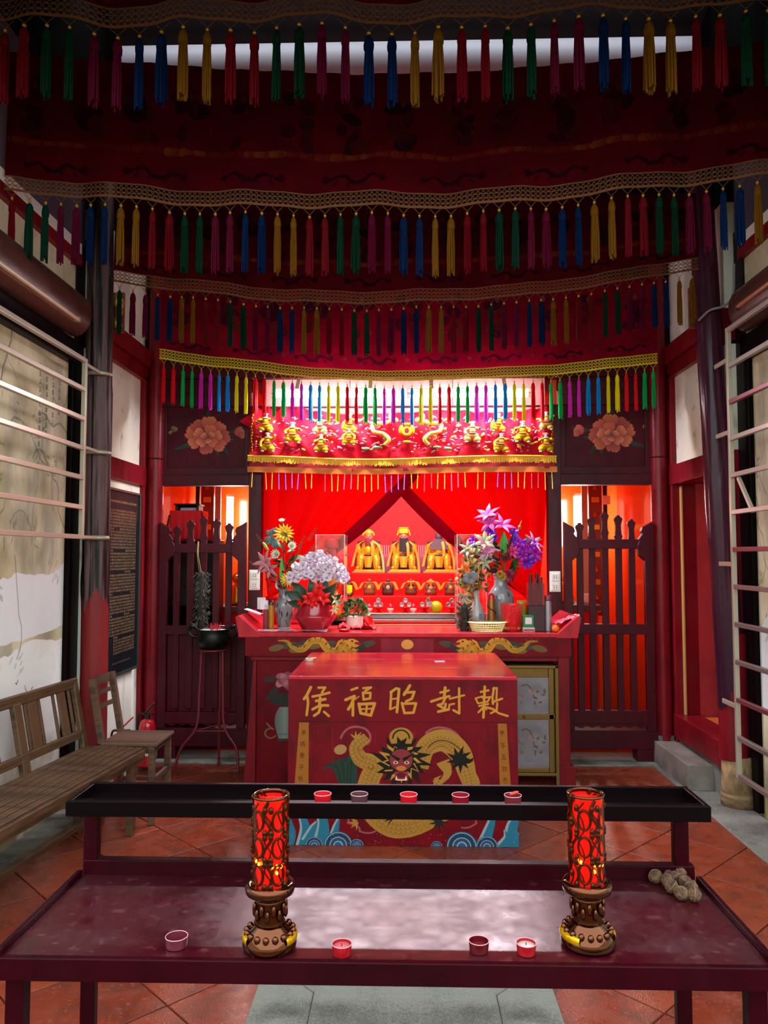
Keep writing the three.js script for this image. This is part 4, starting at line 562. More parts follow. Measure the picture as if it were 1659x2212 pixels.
// ---------------------------------------------------------------- red offering box in front of the altar
const boxTopMat = M(0xffffff, 0.2, { map: toTex(pixelCanvas(512, 512, (i, j) => { const n = fbm(i / 120, j / 22, 4), q = fbm(i / 60 + 7, j / 60, 4); let o = mix3([176, 16, 34], [140, 14, 30], clamp((q - 0.4) * 2, 0, 1)); return mix3(o, [206, 120, 92], clamp((n - 0.6) * 2.4, 0, 0.5)); }), { size: [1.2, 1.0] }), bumpMap: fineBump, bumpScale: 0.0006, clearcoat: 0.25, clearcoatRoughness: 0.2 });
{
  const t = thing('offering_box', 'red painted box with gold characters and a golden dragon before the altar', 'altar box', [-0.01, 0, -4.06]), H = 0.868, W = 0.597;
  part(t, 'top_board', B(-W, W, H - 0.02, H, -0.985, 0.0, 0.004), boxTopMat);
  const fm = M(0xffffff, 0.42, { specularIntensity: 0.4, map: toTex(boxFrontCanvas(), { clampEdge: true }), bumpMap: fineBump, bumpScale: 0.0004 });
  const fg = new THREE.BoxGeometry(2 * W, H - 0.02, 0.02).translate(0, (H - 0.02) / 2, -0.012); part(t, 'painted_front', fg, fm, 'painted front with gold characters, dragon and blue waves');
  part(t, 'side_board', B(-W, -W + 0.02, 0, H - 0.02, -0.985, -0.02), mRed); part(t, 'side_board', B(W - 0.02, W, 0, H - 0.02, -0.985, -0.02), mRed); part(t, 'back_board', B(-W + 0.02, W - 0.02, 0, H - 0.02, -0.985, -0.965), mRed);
}
{ const t = thing('tape_roll', 'small roll of white tape lying on the red box', 'tape', [-0.565, 0.868, -4.62]); part(t, 'roll', [lathe([[0.014, 0], [0.026, 0], [0.026, 0.018], [0.014, 0.018], [0.014, 0]], 24)], M('#c9b8a8', 0.5)); part(t, 'core', lathe([[0.011, 0.001], [0.0145, 0.001], [0.0145, 0.0175], [0.011, 0.0175], [0.011, 0.001]], 24), M('#6a4a34', 0.7)); part(t, 'loose_end', B(0.01, 0.04, 0.018, 0.02, -0.012, 0.012, 0.001), M('#d8c8ba', 0.5)); }
single('pink_card', 'small pink card lying on the red box', 'card', B(-0.03, 0.03, 0, 0.003, -0.02, 0.02, 0.001), M('#f0a0c0', 0.5), [0.21, 0.868, -4.62], 0.05);
// ---------------------------------------------------------------- altar table
{
  const t = thing('altar_table', 'long red altar table with upturned ends and gold dragons on its apron', 'altar', [0.02, 0, -5.09]), H = 0.99;
  const topM = paint('#bc2832', '#921c28', 0.26);
  part(t, 'top_slab', B(-1.03, 1.03, H - 0.03, H, -0.58, 0.0, 0.006), topM);
  for (const s of [-1, 1]) part(t, 'upturned_end', uvm(prism([[s * 0.97, H - 0.03], [s * 1.11, H - 0.03], [s * 1.135, H + 0.10], [s * 1.115, H + 0.108], [s * 1.06, H + 0.06], [s * 0.99, H + 0.002]], 0.58, 0.003).translate(0, 0, -0.58)), topM);
  const am = M(0xffffff, 0.42, { map: toTex(apronCanvas(), { clampEdge: true }), specularIntensity: 0.3 }), ag = new THREE.BoxGeometry(2.13, 0.125, 0.02).translate(0, H - 0.0925, -0.012); part(t, 'apron', ag, am, 'apron with a pair of painted gold dragons');
  part(t, 'apron_end', [B(-1.075, -1.055, H - 0.155, H - 0.03, -0.57, -0.02), B(1.055, 1.075, H - 0.155, H - 0.03, -0.57, -0.02)], mRed);
  part(t, 'moulding', B(-1.04, 1.04, H - 0.19, H - 0.155, -0.58, -0.03, 0.008), mRed);
  const sm = M(0xffffff, 0.45, { map: toTex(altarSideCanvas(), { clampEdge: true }), specularIntensity: 0.3 });
  part(t, 'painted_panel', new THREE.BoxGeometry(0.33, 0.80, 0.02).translate(-0.85, 0.4, -0.05), sm, 'body panel painted with a vase of peonies');
  part(t, 'body', B(-1.01, 1.0, 0.02, H - 0.19, -0.58, -0.36), mRed); part(t, 'body_front', B(-0.685, 0.55, 0.02, H - 0.19, -0.1, -0.05), mRed);
  part(t, 'foot_post', B(0.985, 1.06, 0, H - 0.155, -0.09, -0.02), mRed); part(t, 'foot_post', uvm(prism([[-1.015, 0.8], [-1.075, 0], [-1.0, 0], [-1.0, 0.8]], 0.07, 0.002).translate(0, 0, -0.09)), mRed); part(t, 'foot_block', B(0.97, 1.09, 0, 0.13, -0.1, -0.01), mRed);
}
// brass framed cabinet standing in the right bay of the altar
{
  const t = thing('flowered_cabinet', 'low white cabinet with brass frame and printed vines under the altar', 'cabinet', [0.80, 0, -5.10]), pc = (H) => { const c = pixelCanvas(360, H, (i, j) => mix3([150, 142, 148], [118, 112, 120], fbm(i / 70, j / 70, 3))), x = c.getContext('2d'); x.lineCap = 'round'; x.strokeStyle = '#8a7464'; x.lineWidth = 3; x.strokeRect(14, 14, 332, H - 28); const k = H / 300;
    x.strokeStyle = '#6a5040'; x.lineWidth = 9; x.beginPath(); x.moveTo(170, 70 * k); x.quadraticCurveTo(215, 40 * k, 240, 100 * k); x.quadraticCurveTo(262, 170 * k, 262, 220 * k); x.stroke(); x.beginPath(); x.moveTo(40, 90 * k); x.quadraticCurveTo(30, 130 * k, 66, 170 * k); x.stroke();
    for (let m = 0; m < 26; m++) { x.fillStyle = ['#8a6a5c', '#a08078', '#6e5848', '#8c5a5c'][m % 4]; x.beginPath(); x.ellipse([150, 255, 300, 60][m % 4] + (hash(m, 3) - 0.5) * 70, (150 + (hash(m, 4) - 0.4) * 130) * k, 13, 8, m, 0, 7); x.fill(); } x.strokeStyle = '#8a7464'; x.lineWidth = 2.5; x.beginPath(); x.moveTo(120, 170 * k); x.quadraticCurveTo(200, 190 * k, 262, 175 * k); x.stroke(); return c; };
  part(t, 'frame', [B(-0.19, 0.205, 0.76, 0.78, -0.2, 0.01), B(-0.19, 0.205, 0.07, 0.09, -0.2, 0.01), B(0.18, 0.205, 0, 0.78, -0.02, 0.01), B(0.14, 0.175, 0.09, 0.76, -0.02, 0.0), B(-0.19, 0.18, 0.43, 0.465, -0.02, 0.0), B(-0.19, 0.14, 0.70, 0.76, -0.02, -0.003), B(-0.19, 0.14, 0.09, 0.12, -0.02, 0.0), B(0.185, 0.205, 0.0, 0.78, -0.2, -0.18)], mBrass);
  part(t, 'carcass', B(-0.19, 0.185, 0.09, 0.76, -0.19, -0.02), M('#6b6650', 0.5));
  part(t, 'upper_door', new THREE.BoxGeometry(0.33, 0.235, 0.012).translate(-0.025, 0.583, -0.012), M(0xffffff, 0.3, { specularIntensity: 0.35, map: toTex(pc(260), { clampEdge: true }) })); part(t, 'lower_door', new THREE.BoxGeometry(0.33, 0.31, 0.012).translate(-0.025, 0.275, -0.012), M(0xffffff, 0.3, { specularIntensity: 0.5, map: toTex(pc(340), { clampEdge: true }) }));
  part(t, 'knob', ell(0.009, 0.009, 0.009, -0.02, 0.45, 0.008, 12), mBrass); part(t, 'knob', ell(0.009, 0.009, 0.009, -0.1, 0.443, 0.008, 12), mBrass);
}
// wall outlets on the two jambs
for (const [x, y, k] of [[-1.108, 1.315, 0], [1.105, 1.305, 1]]) { const t = thing('outlet_plate', k ? 'white double outlet plate on the post right of altar' : 'white double outlet plate on the post left of altar', 'outlet', [x, y, -5.695]); part(t, 'plate', B(-0.04, 0.04, -0.075, 0.075, 0, 0.012, 0.004), mPlastic); part(t, 'insert', B(-0.027, 0.027, 0.005, 0.06, 0.012, 0.016, 0.003), mPlastic); part(t, 'insert', B(-0.027, 0.027, -0.06, -0.005, 0.012, 0.016, 0.003), mPlastic); const d = []; for (const a of [-1, 1]) for (const b of [-0.03, -0.045, 0.028, 0.042]) d.push(B(a * 0.009 - 0.0025, a * 0.009 + 0.0025, b - 0.003, b + 0.003, 0.015, 0.0172, 0)); part(t, 'slot', d, mBlack); }
// ---------------------------------------------------------------- flowers and objects on the altar
const green = (h, r = 0.55) => M(h, r, { side: THREE.DoubleSide });
const mLeafA = green('#2a5a28'), mLeafB = green('#1c3a22', 0.45), mLeafC = green('#5a7a3a'), mStem = green('#3a5a2a');
function petalGeo(l, w, curl = 0.3, cup = 0.2) { return sheet(3, 5, (u, v) => { const t = v, ww = w * Math.sin(PI * Math.pow(t, 0.75) * 0.98 + 0.03), a = (u - 0.5) * 2; return [a * ww / 2, t * l * (1 - 0.2 * curl * t), curl * l * t * t + cup * w * a * a * 0.5]; }); }
function leafGeo(l, w, droop = 0.3) { return sheet(2, 6, (u, v) => { const a = (u - 0.5) * 2, ww = w * Math.sin(PI * Math.pow(v, 0.8)); return [a * ww / 2, v * l * (1 - droop * v * 0.4), -droop * l * v * v + Math.abs(a) * ww * 0.15]; }); }
function aim(g, p, dir, roll = 0, s = 1) { const q = new THREE.Quaternion().setFromUnitVectors(V(0, 1, 0), V(...dir).normalize()); return g.clone().rotateY(roll).scale(s, s, s).applyQuaternion(q).translate(...p); }
function bloom(n, l, w, open, curl, cup) { const o = []; for (let k = 0; k < n; k++) o.push(petalGeo(l, w, curl, cup).rotateX(open + 0.12 * hash(k, n)).rotateY((k / n) * 2 * PI)); return merge(o); }   // faces +y
const lilyG = bloom(6, 0.075, 0.028, 0.75, 0.5, 0.4), mumG = merge([bloom(14, 0.03, 0.011, 1.2, -0.5, 0.4), bloom(12, 0.026, 0.01, 0.8, -0.6, 0.4), bloom(8, 0.02, 0.009, 0.35, -0.6, 0.4)]), sunG = merge([bloom(15, 0.078, 0.022, 1.15, 0.1, 0.3), bloom(12, 0.06, 0.02, 0.85, 0.1, 0.3)]), roundG = merge([bloom(3, 0.026, 0.026, 1.0, 0.2, 0.3), bloom(2, 0.028, 0.036, 1.05, 0.2, 0.3).rotateY(0.6)]), gladG = bloom(5, 0.05, 0.032, 0.6, 0.4, 0.5);
function addBlooms(t, name, geo, m, list) { for (const [x, y, z, dx, dy, dz, s = 1] of list) part(t, name, aim(geo, [x, y, z], [dx, dy, dz], x * 40, s), m); }
function stems(t, from, list, r = 0.003, m = mStem) { part(t, 'stem', list.map(([x, y, z]) => tube([from, [lerp(from[0], x, 0.4), lerp(from[1], y, 0.6), lerp(from[2], z, 0.4)], [x, y, z]], r, 8, 5)), m); }
const porcelain = (seedK, w) => M(0xffffff, 0.2, { clearcoat: 0.6, map: toTex((() => { const c = pixelCanvas(512, 256, (i, j) => mix3([150, 146, 146], [116, 116, 120], fbm(i / 60, j / 60, 3))), x = c.getContext('2d'); for (let k = 0; k < 80; k++) { x.fillStyle = w[k % w.length]; const px = hash(k, seedK) * 512, py = 40 + hash(k, seedK + 1) * 180; x.beginPath(); x.ellipse(px, py, 5 + 10 * hash(k, 5), 3 + 6 * hash(k, 6), k, 0, 7); x.fill(); } x.lineCap = 'round'; for (let k = 0; k < 14; k++) { x.strokeStyle = w[(k + 1) % w.length]; x.lineWidth = 2 + 3 * hash(k, 9); x.beginPath(); let px = hash(k, seedK + 4) * 512, py = 60 + hash(k, seedK + 7) * 150; x.moveTo(px, py); for (let m = 0; m < 4; m++) { px += (hash(k, m + 50) - 0.5) * 50; py += (hash(m, k + 50) - 0.5) * 40; x.lineTo(px, py); } x.stroke(); } return c; })(), { clampEdge: true }) });
// left vase and its bouquet
{
  const X = -0.835, Z = -5.36, t = thing('porcelain_vase', 'white porcelain vase with painted flowers holding the sunflower bouquet', 'vase', [X, 0.99, Z]);
  part(t, 'body', lathe([[0, 0], [0.042, 0], [0.045, 0.02], [0.062, 0.09], [0.07, 0.15], [0.064, 0.185], [0.04, 0.205], [0.036, 0.25], [0.046, 0.275], [0.04, 0.275], [0.03, 0.25], [0.034, 0.21], [0, 0.05]], 40), porcelain(3, ['#3a3440', '#5a4048', '#2c3038', '#6a3844'])); part(t, 'foot_ring', lathe([[0.04, 0], [0.046, 0.002], [0.044, 0.01], [0.04, 0.01]], 32), M('#b8b0b0', 0.3));
  const b = thing('mixed_bouquet', 'bouquet with yellow sunflower, white mums and pink lily at left', 'bouquet', [X, 1.2, Z]);
  stems(b, [0, 0, 0], [[-0.005, 0.44, 0.03], [0.06, 0.36, 0.02], [-0.05, 0.3, 0.05], [-0.13, 0.3, 0.05], [-0.02, 0.52, 0], [-0.1, 0.42, 0.02], [0.02, 0.12, 0.06], [0.12, 0.36, 0], [-0.1, 0.2, 0.05]]);
  addBlooms(b, 'sunflower', sunG, M('#f2b80e', 0.6), [[0.0, 0.445, 0.035, 0.15, 0.35, 1], [0.035, 0.13, 0.08, 0.2, 0.2, 1, 0.72]]);
  part(b, 'flower_centre', [ell(0.016, 0.016, 0.012, 0.003, 0.452, 0.05), ell(0.012, 0.012, 0.01, 0.037, 0.133, 0.09)], M('#c88a10', 0.8));
  addBlooms(b, 'white_mum', mumG, M('#e4ead0', 0.6), [[-0.045, 0.30, 0.07, -0.2, 0.3, 1, 1.35], [0.055, 0.36, 0.04, 0.3, 0.4, 1, 1.2], [-0.02, 0.53, 0, 0, 1, 0.4, 0.9]]);
  addBlooms(b, 'pink_lily', lilyG, M('#cc8088', 0.6), [[-0.125, 0.25, 0.06, -0.5, 0.3, 0.8, 1.25], [-0.09, 0.21, 0.08, -0.3, -0.3, 1, 1.0]]);
  part(b, 'bud', [ell(0.012, 0.035, 0.012, 0, 0, 0).rotateZ(0.6).translate(-0.125, 0.36, 0.05)], M('#a8b048', 0.5));
  const lv = []; for (let k = 0; k < 34; k++) { const a = k * 2.4, r = rr(0.02, 0.12), y = rr(0.05, 0.42); lv.push(aim(leafGeo(0.1, 0.032, 0.4), [Math.cos(a) * r * 0.5, y, Math.sin(a) * r * 0.5], [Math.cos(a), 0.6, Math.sin(a)], a, rr(0.6, 1.1))); } lv.forEach((g, k) => part(b, 'leaf', g, k % 2 ? mLeafA : mLeafB));
  part(b, 'leaf', [aim(leafGeo(0.22, 0.035, 0.1), [0.0, 0.08, 0.07], [-0.05, 1, 0.05], 0)], M('#4aa838', 0.5));
  const sp = []; for (let k = 0; k < 9; k++) { const bx = [0.1, 0.14, 0.17, -0.15, -0.13, 0.12, 0.02, -0.06, 0.16][k], by = [0.34, 0.28, 0.4, 0.2, 0.36, 0.18, 0.14, 0.12, 0.3][k], an = [1.1, 0.7, 1.0, 2.6, 2.2, 0.4, 0.6, 2.4, 0.9][k]; for (let m = 0; m < 9; m++) for (const s of [-1, 1]) sp.push(aim(leafGeo(0.02 - m * 0.0012, 0.006, 0.2), [bx + Math.cos(an) * m * 0.0125, by + Math.sin(an) * m * 0.0125, 0.03], [Math.cos(an + s * 0.9), Math.sin(an + s * 0.9), 0.2], 0)); } part(b, 'fern_spray', sp, M('#8a4a3c', 0.7));
  const ey = []; for (let k = 0; k < 16; k++) ey.push(ell(0.016, 0.018, 0.003, -0.085 + rr(-0.04, 0.03), 0.42 + rr(-0.06, 0.06), rr(0, 0.04), 8)); part(b, 'round_leaf', ey, M('#5a7a78', 0.5));
  const dr = []; for (let k = 0; k < 40; k++) dr.push(aim(leafGeo(0.05, 0.014, 0.4), [rr(-0.12, 0.05), rr(0.08, 0.24), rr(0.02, 0.07)], [rr(-1, 0.6), rr(-1, 0.3), 0.6], k)); part(b, 'dark_foliage', dr, M('#4a1c20', 0.7));
}
// orchid in the wide red pot
{
  const X = -0.61, Z = -5.27, t = thing('red_pot', 'wide glossy red flower pot with a belted waist', 'pot', [X, 0.99, Z]);
  part(t, 'body', lathe([[0, 0], [0.088, 0], [0.09, 0.012], [0.145, 0.085], [0.148, 0.1], [0.128, 0.125], [0.112, 0.2], [0.104, 0.2], [0.12, 0.11], [0, 0.02]], 48), M('#a81024', 0.15, { clearcoat: 0.7, clearcoatRoughness: 0.08 })); part(t, 'soil', lathe([[0, 0.17], [0.11, 0.17]], 32), M('#2a1c14', 0.9));
  const o = thing('white_orchid', 'white and mauve orchid with red poinsettia in the red pot', 'orchid', [X, 1.16, Z]);
  const spots = []; const arcs = [[-0.03, 0.22, -0.17, 0.22], [0.02, 0.32, -0.11, 0.34], [0.04, 0.34, 0.1, 0.36], [0.07, 0.3, 0.22, 0.22], [0.02, 0.28, -0.2, 0.16], [0.06, 0.26, 0.16, 0.3]];
  part(o, 'flower_stem', arcs.map(([mx, my, ex, ey]) => tube([[0.02, 0, 0], [mx * 0.6, my * 0.7, 0.01], [(mx + ex) / 2, Math.max(my, ey), 0.02], [ex, ey - 0.02, 0.05]], 0.003, 14, 5)), M('#7a5a38', 0.6));
  for (let k = 0; k < 62; k++) { const an = k * 2.4, q = Math.sqrt((k + 0.5) / 62), ox = Math.cos(an) * q, oy = Math.sin(an) * q; spots.push([0.03 + ox * 0.205, 0.265 - ox * ox * 0.08 + oy * (0.095 - 0.03 * Math.abs(ox)), 0.03 + hash(k, 63) * 0.07, (hash(k, 64) - 0.5) * 1.2, (hash(k, 65) - 0.4) * 0.8, 1, 0.95 + 0.35 * hash(k, 66)]); }
  const wm = M('#dacdd6', 0.6), vm = M('#b070b8', 0.6); addBlooms(o, 'orchid_flower', roundG, wm, spots);
  part(o, 'flower_lip', spots.map(([x, y, z]) => ell(0.007, 0.006, 0.007, x, y - 0.003, z + 0.012, 6)), vm);
  addBlooms(o, 'poinsettia', gladG, M('#e01010', 0.5), [[0.02, 0.07, 0.12, 0, 0.2, 1, 1.2], [0.07, 0.05, 0.11, 0.6, 0.2, 1, 1.1], [-0.03, 0.05, 0.12, -0.6, 0.1, 1, 1.0], [0.04, 0.115, 0.1, 0.1, 0.8, 1, 0.9], [0.0, 0.03, 0.13, 0.2, -0.6, 1, 0.9], [-0.08, 0.025, 0.11, -0.7, -0.4, 0.8, 0.7]]);
  const bl = [[-0.15, 0.08, 0.05, -1, 0.5, 0.4, 1.2], [-0.12, 0.12, 0.03, -0.8, 0.9, 0.2, 1.3], [-0.07, 0.1, 0.06, -0.6, 0.8, 0.8, 1.0], [0.12, 0.1, 0.04, 0.9, 0.8, 0.3, 1.2], [0.09, 0.12, 0.02, 0.4, 1, 0.3, 1.2], [0.14, 0.05, 0.06, 1, 0.2, 0.5, 1.2], [-0.02, 0.12, 0.02, -0.1, 1, 0.3, 1.1], [-0.14, 0.03, 0.07, -1, 0.0, 0.7, 1.0]];
  for (const [x, y, z, a, b, c, s] of bl) part(o, 'broad_leaf', aim(leafGeo(0.13, 0.062, 0.35), [x * 0.45, y * 0.4, z], [a, b, c], 0.3, s), mLeafB);
  addBlooms(o, 'small_lily', lilyG, M('#cfd8a0', 0.6), [[0.15, 0.04, 0.08, 0.8, 0.1, 0.8, 0.7], [0.14, -0.02, 0.1, 0.7, -0.4, 0.8, 0.6]]);
  part(o, 'trailing_leaf', [aim(leafGeo(0.07, 0.03, 0.5), [0.13, -0.0, 0.08], [0.7, -0.6, 0.6], 0), aim(leafGeo(0.07, 0.03, 0.5), [0.15, 0.03, 0.07], [0.9, -0.3, 0.6], 0)], M('#7a9a8a', 0.5));
}
{ // small succulent in its white pot on crumpled red paper
  const X = -0.345, Z = -5.4, t = thing('white_pot', 'small white pot of leafy succulent on crumpled red paper', 'pot', [X, 0.998, Z]); part(t, 'pot', lathe([[0, 0], [0.052, 0], [0.058, 0.006], [0.06, 0.075], [0.055, 0.075], [0.052, 0.06], [0, 0.06]], 36), M('#e0d0c8', 0.4));
  const lv = [[], [], []]; for (let k = 0; k < 150; k++) { const a = k * 2.4, h = hash(k, 70), r = 0.085 * Math.sqrt(1 - h * h * 0.85) * (0.5 + 0.5 * hash(k, 71)); lv[k % 3].push(aim(leafGeo(0.036, 0.03, 0.25), [Math.cos(a) * r, 0.07 + h * 0.11, Math.sin(a) * r], [Math.cos(a), 0.5 + h, Math.sin(a)], a, rr(0.8, 1.2))); } part(t, 'foliage', lv[0], M('#3a6a34', 0.4)); part(t, 'foliage', lv[1], M('#1f4a2a', 0.4)); part(t, 'foliage', lv[2], M('#5a7a3c', 0.45));
  const c = single('crumpled_paper', 'crumpled red paper under the white succulent pot', 'paper', thicken(sheet(28, 16, (u, v) => [(u - 0.5) * 0.26 + 0.02, Math.abs(fbm(u * 7, v * 7) - 0.42) * 0.1 * (v > 0.3 && v < 0.7 && u > 0.2 && u < 0.7 ? 0.06 : 1) + 0.002, (v - 0.5) * 0.2]), 0.002), M('#e81820', 0.6), [X, 0.992, Z + 0.02]);
  single('paper_flap', 'upright corner of red paper right of the succulent', 'paper', thicken(sheet(12, 12, (u, v) => [(u - 0.5) * 0.08, v * 0.075, 0.02 * Math.sin(u * 9 + v * 6)]), 0.002), M('#e82028', 0.6), [X + 0.085, 0.995, Z - 0.01]);
  const s = thing('red_dish', 'small shallow red dish on the altar edge', 'dish', [-0.40, 0.99, -5.17]); part(s, 'dish', lathe([[0, 0.004], [0.03, 0.004], [0.038, 0.014], [0.04, 0.014], [0.032, 0], [0, 0]], 24), mRedPlastic); part(s, 'wax', lathe([[0, 0.008], [0.031, 0.008]], 24), M('#d83038', 0.5));
}
// incense tubes, papers at the left end
{
  const tubeThing = (x, z, r, h, m, capM, lab) => { const t = thing('incense_tube', lab, 'tube', [x, 0.99, z]); part(t, 'tube', lathe([[0, 0], [r, 0], [r, h], [r * 0.94, h + 0.004], [0, h + 0.004]], 24), m); part(t, 'cap', lathe([[r * 1.04, h - 0.02], [r * 1.04, h + 0.012], [0, h + 0.012]], 24), capM); return t; };
  tubeThing(-0.945, -5.27, 0.02, 0.16, M('#8a3a44', 0.25), M('#c8b0b0', 0.3), 'reddish incense tube at the left end of the altar');
  const g = tubeThing(-0.905, -5.24, 0.019, 0.19, M('#b08a28', 0.25, { metalness: 0.5 }), M('#5a0c18', 0.3), 'gold printed incense tube beside the painted vase');
  single('folded_paper', 'folded white paper leaning on the incense tubes', 'paper', [thicken(sheet(4, 6, (u, v) => [(u - 0.5) * 0.06, v * 0.08, 0.015 * u]), 0.001), thicken(sheet(4, 6, (u, v) => [(u - 0.5) * 0.05 + 0.02, v * 0.06, -0.02 * u + 0.03]), 0.001)], M('#efe4ee', 0.6), [-0.975, 1.13, -5.27]);
  single('letter_sheets', 'stack of white sheets lying on the left upturned end', 'paper', [B(-0.06, 0.05, 0, 0.004, -0.05, 0.05, 0.001).rotateZ(-0.35), B(-0.05, 0.06, 0.004, 0.007, -0.045, 0.055, 0.001).rotateZ(-0.33)], M('#dcc8d8', 0.6), [-1.045, 1.105, -5.34]);
  single('plastic_sheet', 'clear wrinkled plastic sheet along the left front of altar', 'plastic', thicken(sheet(30, 10, (u, v) => [(u - 0.5) * 0.5, 0.002 + 0.014 * fbm(u * 12, v * 6), (v - 0.5) * 0.1]), 0.001), M('#f0c8d0', 0.15, { transparent: true, opacity: 0.45 }), [-0.76, 0.991, -5.145]);
}
// right group: two vases, withered flowers, bright bouquet
{
  const X = 0.675, Z = -5.42, t = thing('big_vase', 'large blue and white vase holding the purple bouquet', 'vase', [X, 0.99, Z]); part(t, 'body', lathe([[0, 0], [0.055, 0], [0.06, 0.03], [0.085, 0.12], [0.092, 0.19], [0.088, 0.235], [0.066, 0.275], [0.048, 0.30], [0.046, 0.35], [0.055, 0.375], [0.05, 0.375], [0.04, 0.345], [0.042, 0.3], [0, 0.06]], 44), porcelain(12, ['#5a7080', '#8090a0', '#41566a', '#6a7a84'])); part(t, 'rim', new THREE.TorusGeometry(0.053, 0.005, 8, 36).rotateX(PI / 2).translate(0, 0.375, 0), M('#6a8090', 0.3));
  const b = thing('purple_pink_bouquet', 'bright bouquet of pink and purple gladioli at right', 'bouquet', [X, 1.35, Z]);
  const pinkP = [[-0.09, 0.43, 0.02, -0.4, 0.8, 0.6, 1.3], [-0.075, 0.375, 0.03, -0.3, 0.5, 1, 1.2], [0.01, 0.355, 0.03, 0.3, 0.8, 0.7, 1.3]], purpleP = [[-0.07, 0.315, 0.04, -0.1, 0.5, 1, 1.0], [-0.055, 0.27, 0.05, 0, 0.3, 1, 0.9], [0.085, 0.3, 0.03, 0.3, 0.5, 1, 1.0], [0.095, 0.245, 0.04, 0.3, 0.2, 1, 0.9], [-0.19, 0.25, 0.02, -0.8, 0.3, 0.8, 0.8], [-0.165, 0.205, 0.03, -0.4, -0.1, 1, 0.9]], mag = [];
  for (let k = 0; k < 17; k++) mag.push([0.175 + (hash(k, 81) - 0.5) * 0.13, 0.15 + (hash(k, 82) - 0.5) * 0.17, 0.02 + 0.05 * hash(k, 83), (hash(k, 84) - 0.3) * 1.4, (hash(k, 85) - 0.5), 1, 0.8 + 0.4 * hash(k, 86)]);
  addBlooms(b, 'pink_lily', lilyG, M('#dc48a8', 0.55), pinkP); addBlooms(b, 'purple_flower', gladG, M('#7a1ac0', 0.5), purpleP); addBlooms(b, 'magenta_flower', gladG, M('#a818b0', 0.5), mag.slice(0, 12)); addBlooms(b, 'violet_flower', gladG, M('#6a28c8', 0.5), mag.slice(12));
  addBlooms(b, 'pale_pink_lily', lilyG, M('#e08cb8', 0.55), [[0.225, 0.235, 0.03, 0.6, 0.6, 0.6, 1.15], [-0.1, 0.185, 0.06, -0.3, 0, 1, 1.3], [-0.115, 0.15, 0.06, -0.4, -0.6, 0.8, 1.1]]); addBlooms(b, 'white_lily', lilyG, M('#c2cc98', 0.55), [[-0.115, 0.245, 0.05, -0.4, 0.4, 1, 1.2]]);
  addBlooms(b, 'rose', roundG, M('#7a0c28', 0.55), [[0.06, 0.01, 0.06, 0.3, 0.2, 1, 1.9], [0.02, 0.13, 0.06, 0, 0.4, 1, 1.4], [0.05, 0.14, 0.06, 0.4, 0.4, 1, 1.2], [-0.14, 0.16, 0.05, -0.6, 0.3, 1, 1.2]]); addBlooms(b, 'pink_blossom', gladG, M('#e84080', 0.5), [[0.08, 0.17, 0.06, 0.5, 0, 1, 1.0], [0.055, 0.215, 0.05, 0.4, 0.4, 1, 0.9]]); addBlooms(b, 'yellow_blossom', mumG, M('#d8a840', 0.6), [[-0.015, 0.02, 0.07, 0, 0, 1, 1.1], [0.005, -0.0, 0.075, 0.4, -0.3, 1, 0.9]]);
  stems(b, [0, -0.1, 0], [[-0.09, 0.42, 0.02], [0.01, 0.35, 0.03], [0.09, 0.3, 0.03], [0.2, 0.22, 0.02], [0.17, 0.1, 0.03], [-0.12, 0.24, 0.04], [-0.17, 0.22, 0.02], [0.02, 0.12, 0.05], [0.13, 0.33, 0]]);
  part(b, 'twig', [tube([[0.1, 0.25, 0], [0.125, 0.33, 0], [0.15, 0.39, 0]], 0.004, 8, 5), tube([[0.22, 0.2, 0], [0.26, 0.25, 0], [0.29, 0.26, 0]], 0.002, 8, 5), ell(0.012, 0.016, 0.012, 0.135, 0.345, 0, 8)], M('#c87848', 0.6));
  const lv = []; for (let k = 0; k < 40; k++) { const a = k * 2.4; lv.push(aim(leafGeo(0.11, 0.034, 0.4), [Math.cos(a) * 0.04 + 0.02, rr(0.02, 0.24), Math.sin(a) * 0.03 + 0.02], [Math.cos(a), rr(0.1, 0.9), Math.sin(a) * 0.6 + 0.3], a, rr(0.7, 1.1))); } lv.forEach((g, k) => part(b, 'leaf', g, k % 2 ? mLeafA : mLeafB)); part(b, 'leaf', [aim(leafGeo(0.17, 0.06, 0.1), [0.01, 0.15, 0.07], [0.05, 1, 0.1], 0), aim(leafGeo(0.1, 0.03, 0.1), [0.19, 0.2, 0.02], [-0.1, 1, 0], 0)], M('#3f9a34', 0.5));
}
